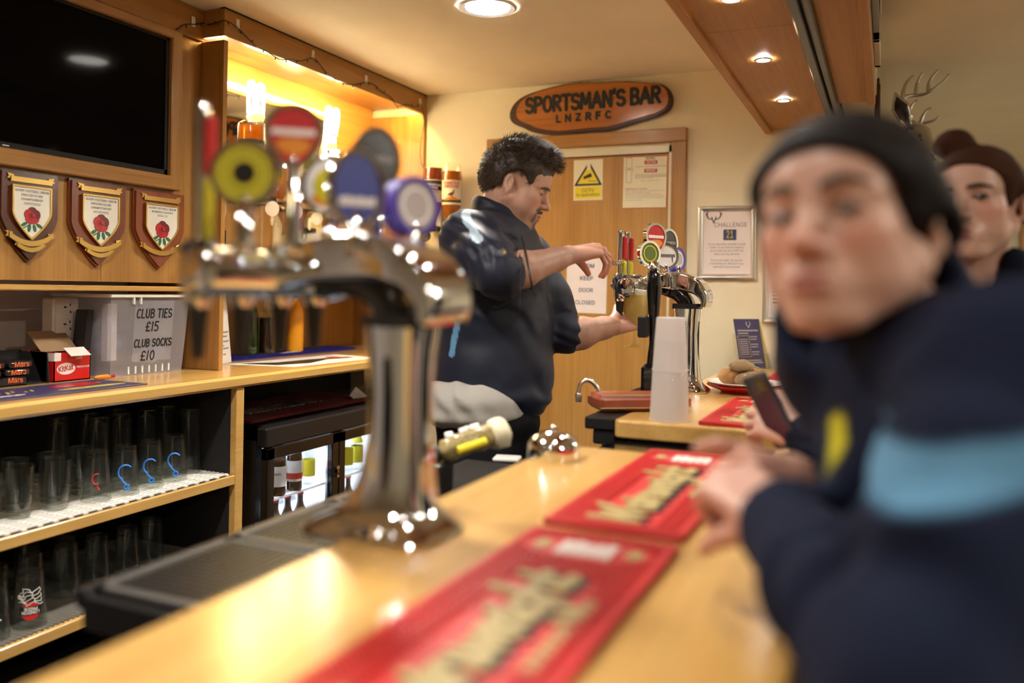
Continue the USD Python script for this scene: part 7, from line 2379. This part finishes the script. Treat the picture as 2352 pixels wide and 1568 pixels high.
# ---------------- the woman behind her, hair in a bun, holding a phone
H2 = look_head(2214, 456, 1.60, 20, -9, 3, .95, 1.0)
w2 = Thing('person', 'woman with brown topknot and dark jacket standing behind the woman in front', 'person', (.16, 1.9, 0))
nb2 = at(2236, 660, 1.72)
S2L, S2R = at(2400, 705, 1.80), at(2085, 720, 1.66)
E2R, W2R = at(1965, 1040, 1.48), at(1838, 1000, 1.60)
E2L, W2L = S2L + np.array([.04, .02, -.28]), S2L + np.array([-.08, -.16, -.36])
B2 = Body()
H2.add(B2, jaw=.95, cheek=.95)
sk2 = Body()
sk2.p = list(B2.p[:16])
B2.rc(H2.P(-.02, 0, -.05), nb2, .048, .055, .03)
B2.rc(nb2, nb2 - UPV * .15 + np.array([.01, .02, 0]), .07, .09, .05)
for s_, e_, w_ in ((S2L, E2L, W2L), (S2R, E2R, W2R)):
    B2.rc(nb2, s_, .05, .042, .03)
    B2.chain([s_, e_, w_], [.040, .034, .0255], .02)
f2_ = unit(at(1778, 975, 1.64) - W2R)
e2 = hand(B2, W2R, f2_, -cF * .8 + CRt * .15 + UPV * .2, -1, [(30, 62, 34), (34, 62, 34), (38, 60, 34), (42, 58, 34)], .92, (10, 3, -5, -12), (38, -14))
f3 = unit(np.array([-.5, -.6, .3]))
hand(B2, W2L, f3, UPV, -1, [(30, 40, 25)] * 4, .92)
m2_ = B2.mesh(.0036)
v2_ = m2_.vertices
c2_ = face_tint(H2, v2_, SKIN_W2, (.42, .15, .13), .55)
part(w2, 'body', m2_, M['skin'], world=True, smooth=True, col=c2_)
face_parts(w2, H2, B2, np.array([-.2, -.1, 1.42]), 'hair_brown', arch=.004, thick=.0042)


def bun(B):
    B.el(H2.P(.026, -.040, .128), (.032, .038, .030), H2.R, .012)
    for q in (-1, 1):
        B.rc(H2.P(.030, q * .066, .045), H2.P(-.02, q * .078, -.005), .016, .016, .03)


hc2 = hair_cap(H2, [((.130, 0, -.034), (.098, .140, .105)), ((0, 0, -.115), (.2, .2, .065)), ((.004, .092, -.020), (.026, .03, .036)), ((.004, -.092, -.020), (.026, .03, .036)), ((.05, .07, -.06), (.08, .05, .05)), ((.05, -.07, -.06), (.08, .05, .05))], skin=sk2, thick=.0050, extra=bun)
part(w2, 'hair', hc2.mesh(.0042, lambda P: .003 * (meshkit.fbm(P * 90, 2, 6) - .5)), M['bun_brown'], world=True, smooth=True)
J2 = Body()
mid2 = (S2L + S2R) / 2
for dz, rx, ry, rz in [(-.06, .19, .115, .09), (-.20, .19, .125, .13), (-.36, .175, .125, .14), (-.52, .18, .135, .13)]:
    J2.el(mid2 + [.0, .0, dz], (rx, ry, rz), np.stack([unit(S2L - S2R), unit(np.cross(UPV, S2L - S2R)), UPV], 1), .06)
J2.rc(nb2 - UPV * .02, S2L, .066, .062, .04)
J2.rc(nb2 - UPV * .02, S2R, .066, .062, .04)
J2.chain([S2R, E2R, W2R - (W2R - E2R) * .12], [.062, .052, .038], .03)
J2.chain([S2L, E2L, W2L - (W2L - E2L) * .12], [.062, .052, .038], .03)
for a in np.linspace(math.radians(60), math.radians(300), 10):
    d_ = H2.R[:, 0] * math.cos(a) * .082 + H2.R[:, 1] * math.sin(a) * .095
    J2.rc(nb2 + d_ - UPV * .03, nb2 + d_ * 1.05 + UPV * .045, .030, .024, .02)
J2.rc(nb2 + UPV * .0, H2.P(-.01, 0, -.02), .058, .058, .004, -1)
J2.rc(nb2 + H2.R[:, 0] * .07 - UPV * .02, nb2 + H2.R[:, 0] * .12 + UPV * .06, .035, .05, .02, -1)
j2 = J2.mesh(.009, cloth_folds(.007, 8, 20))
part(w2, 'jacket', j2, M['cloth_print'], world=True, smooth=True, col=np.tile(np.array(NAVY) * .7, (len(j2.vertices), 1)))
T2 = Body()
hp2 = mid2 - UPV * .58
T2.el(hp2, (.16, .13, .12), ax1, .04)
for q in (-1, 1):
    T2.chain([hp2 + [q * .085, 0, -.04], [hp2[0] + q * .09, hp2[1], .46], [hp2[0] + q * .10, hp2[1] + .03, .09]], [.095, .066, .050], .04)
part(w2, 'trousers', T2.mesh(.013), M['trousers_black'], world=True, smooth=True)
for q in (-1, 1):
    Sh = Body()
    Sh.rc((hp2[0] + q * .10, hp2[1] + .05, .045), (hp2[0] + q * .11, hp2[1] - .10, .038), .042, .032, .03)
    shm = Sh.mesh(.009)
    shm.vertices[:, 2] = np.maximum(shm.vertices[:, 2], .002)
    part(w2, 'shoe', shm, M['black_plastic'], world=True, smooth=True)
# her phone
pt_, pb_ = at(1735, 872, 1.62), at(1806, 1015, 1.60)
lu_ = unit(pt_ - pb_)
nrm2 = unit(-cF * .30 - CRt * .93 + UPV * .1)
nrm2 = unit(nrm2 - lu_ * (nrm2 @ lu_))
sd2 = np.cross(lu_, nrm2)
t = Thing('mobile_phone', 'dark blue mobile phone held up by the woman behind', 'phone', (pt_ + pb_) / 2)
part(t, 'case', obox((pt_ + pb_) / 2, sd2, lu_, nrm2, .072, .15, .010, .004), M['phone_case'], world=True)
part(t, 'screen', obox((pt_ + pb_) / 2 - nrm2 * .0052, sd2, lu_, nrm2, .066, .142, .001), M['black_gloss'], world=True)
part(t, 'camera_lens', obox(pt_ - lu_ * .015 + sd2 * .018 + nrm2 * .0055, sd2, lu_, nrm2, .022, .022, .003, .001), M['black_gloss'], world=True)
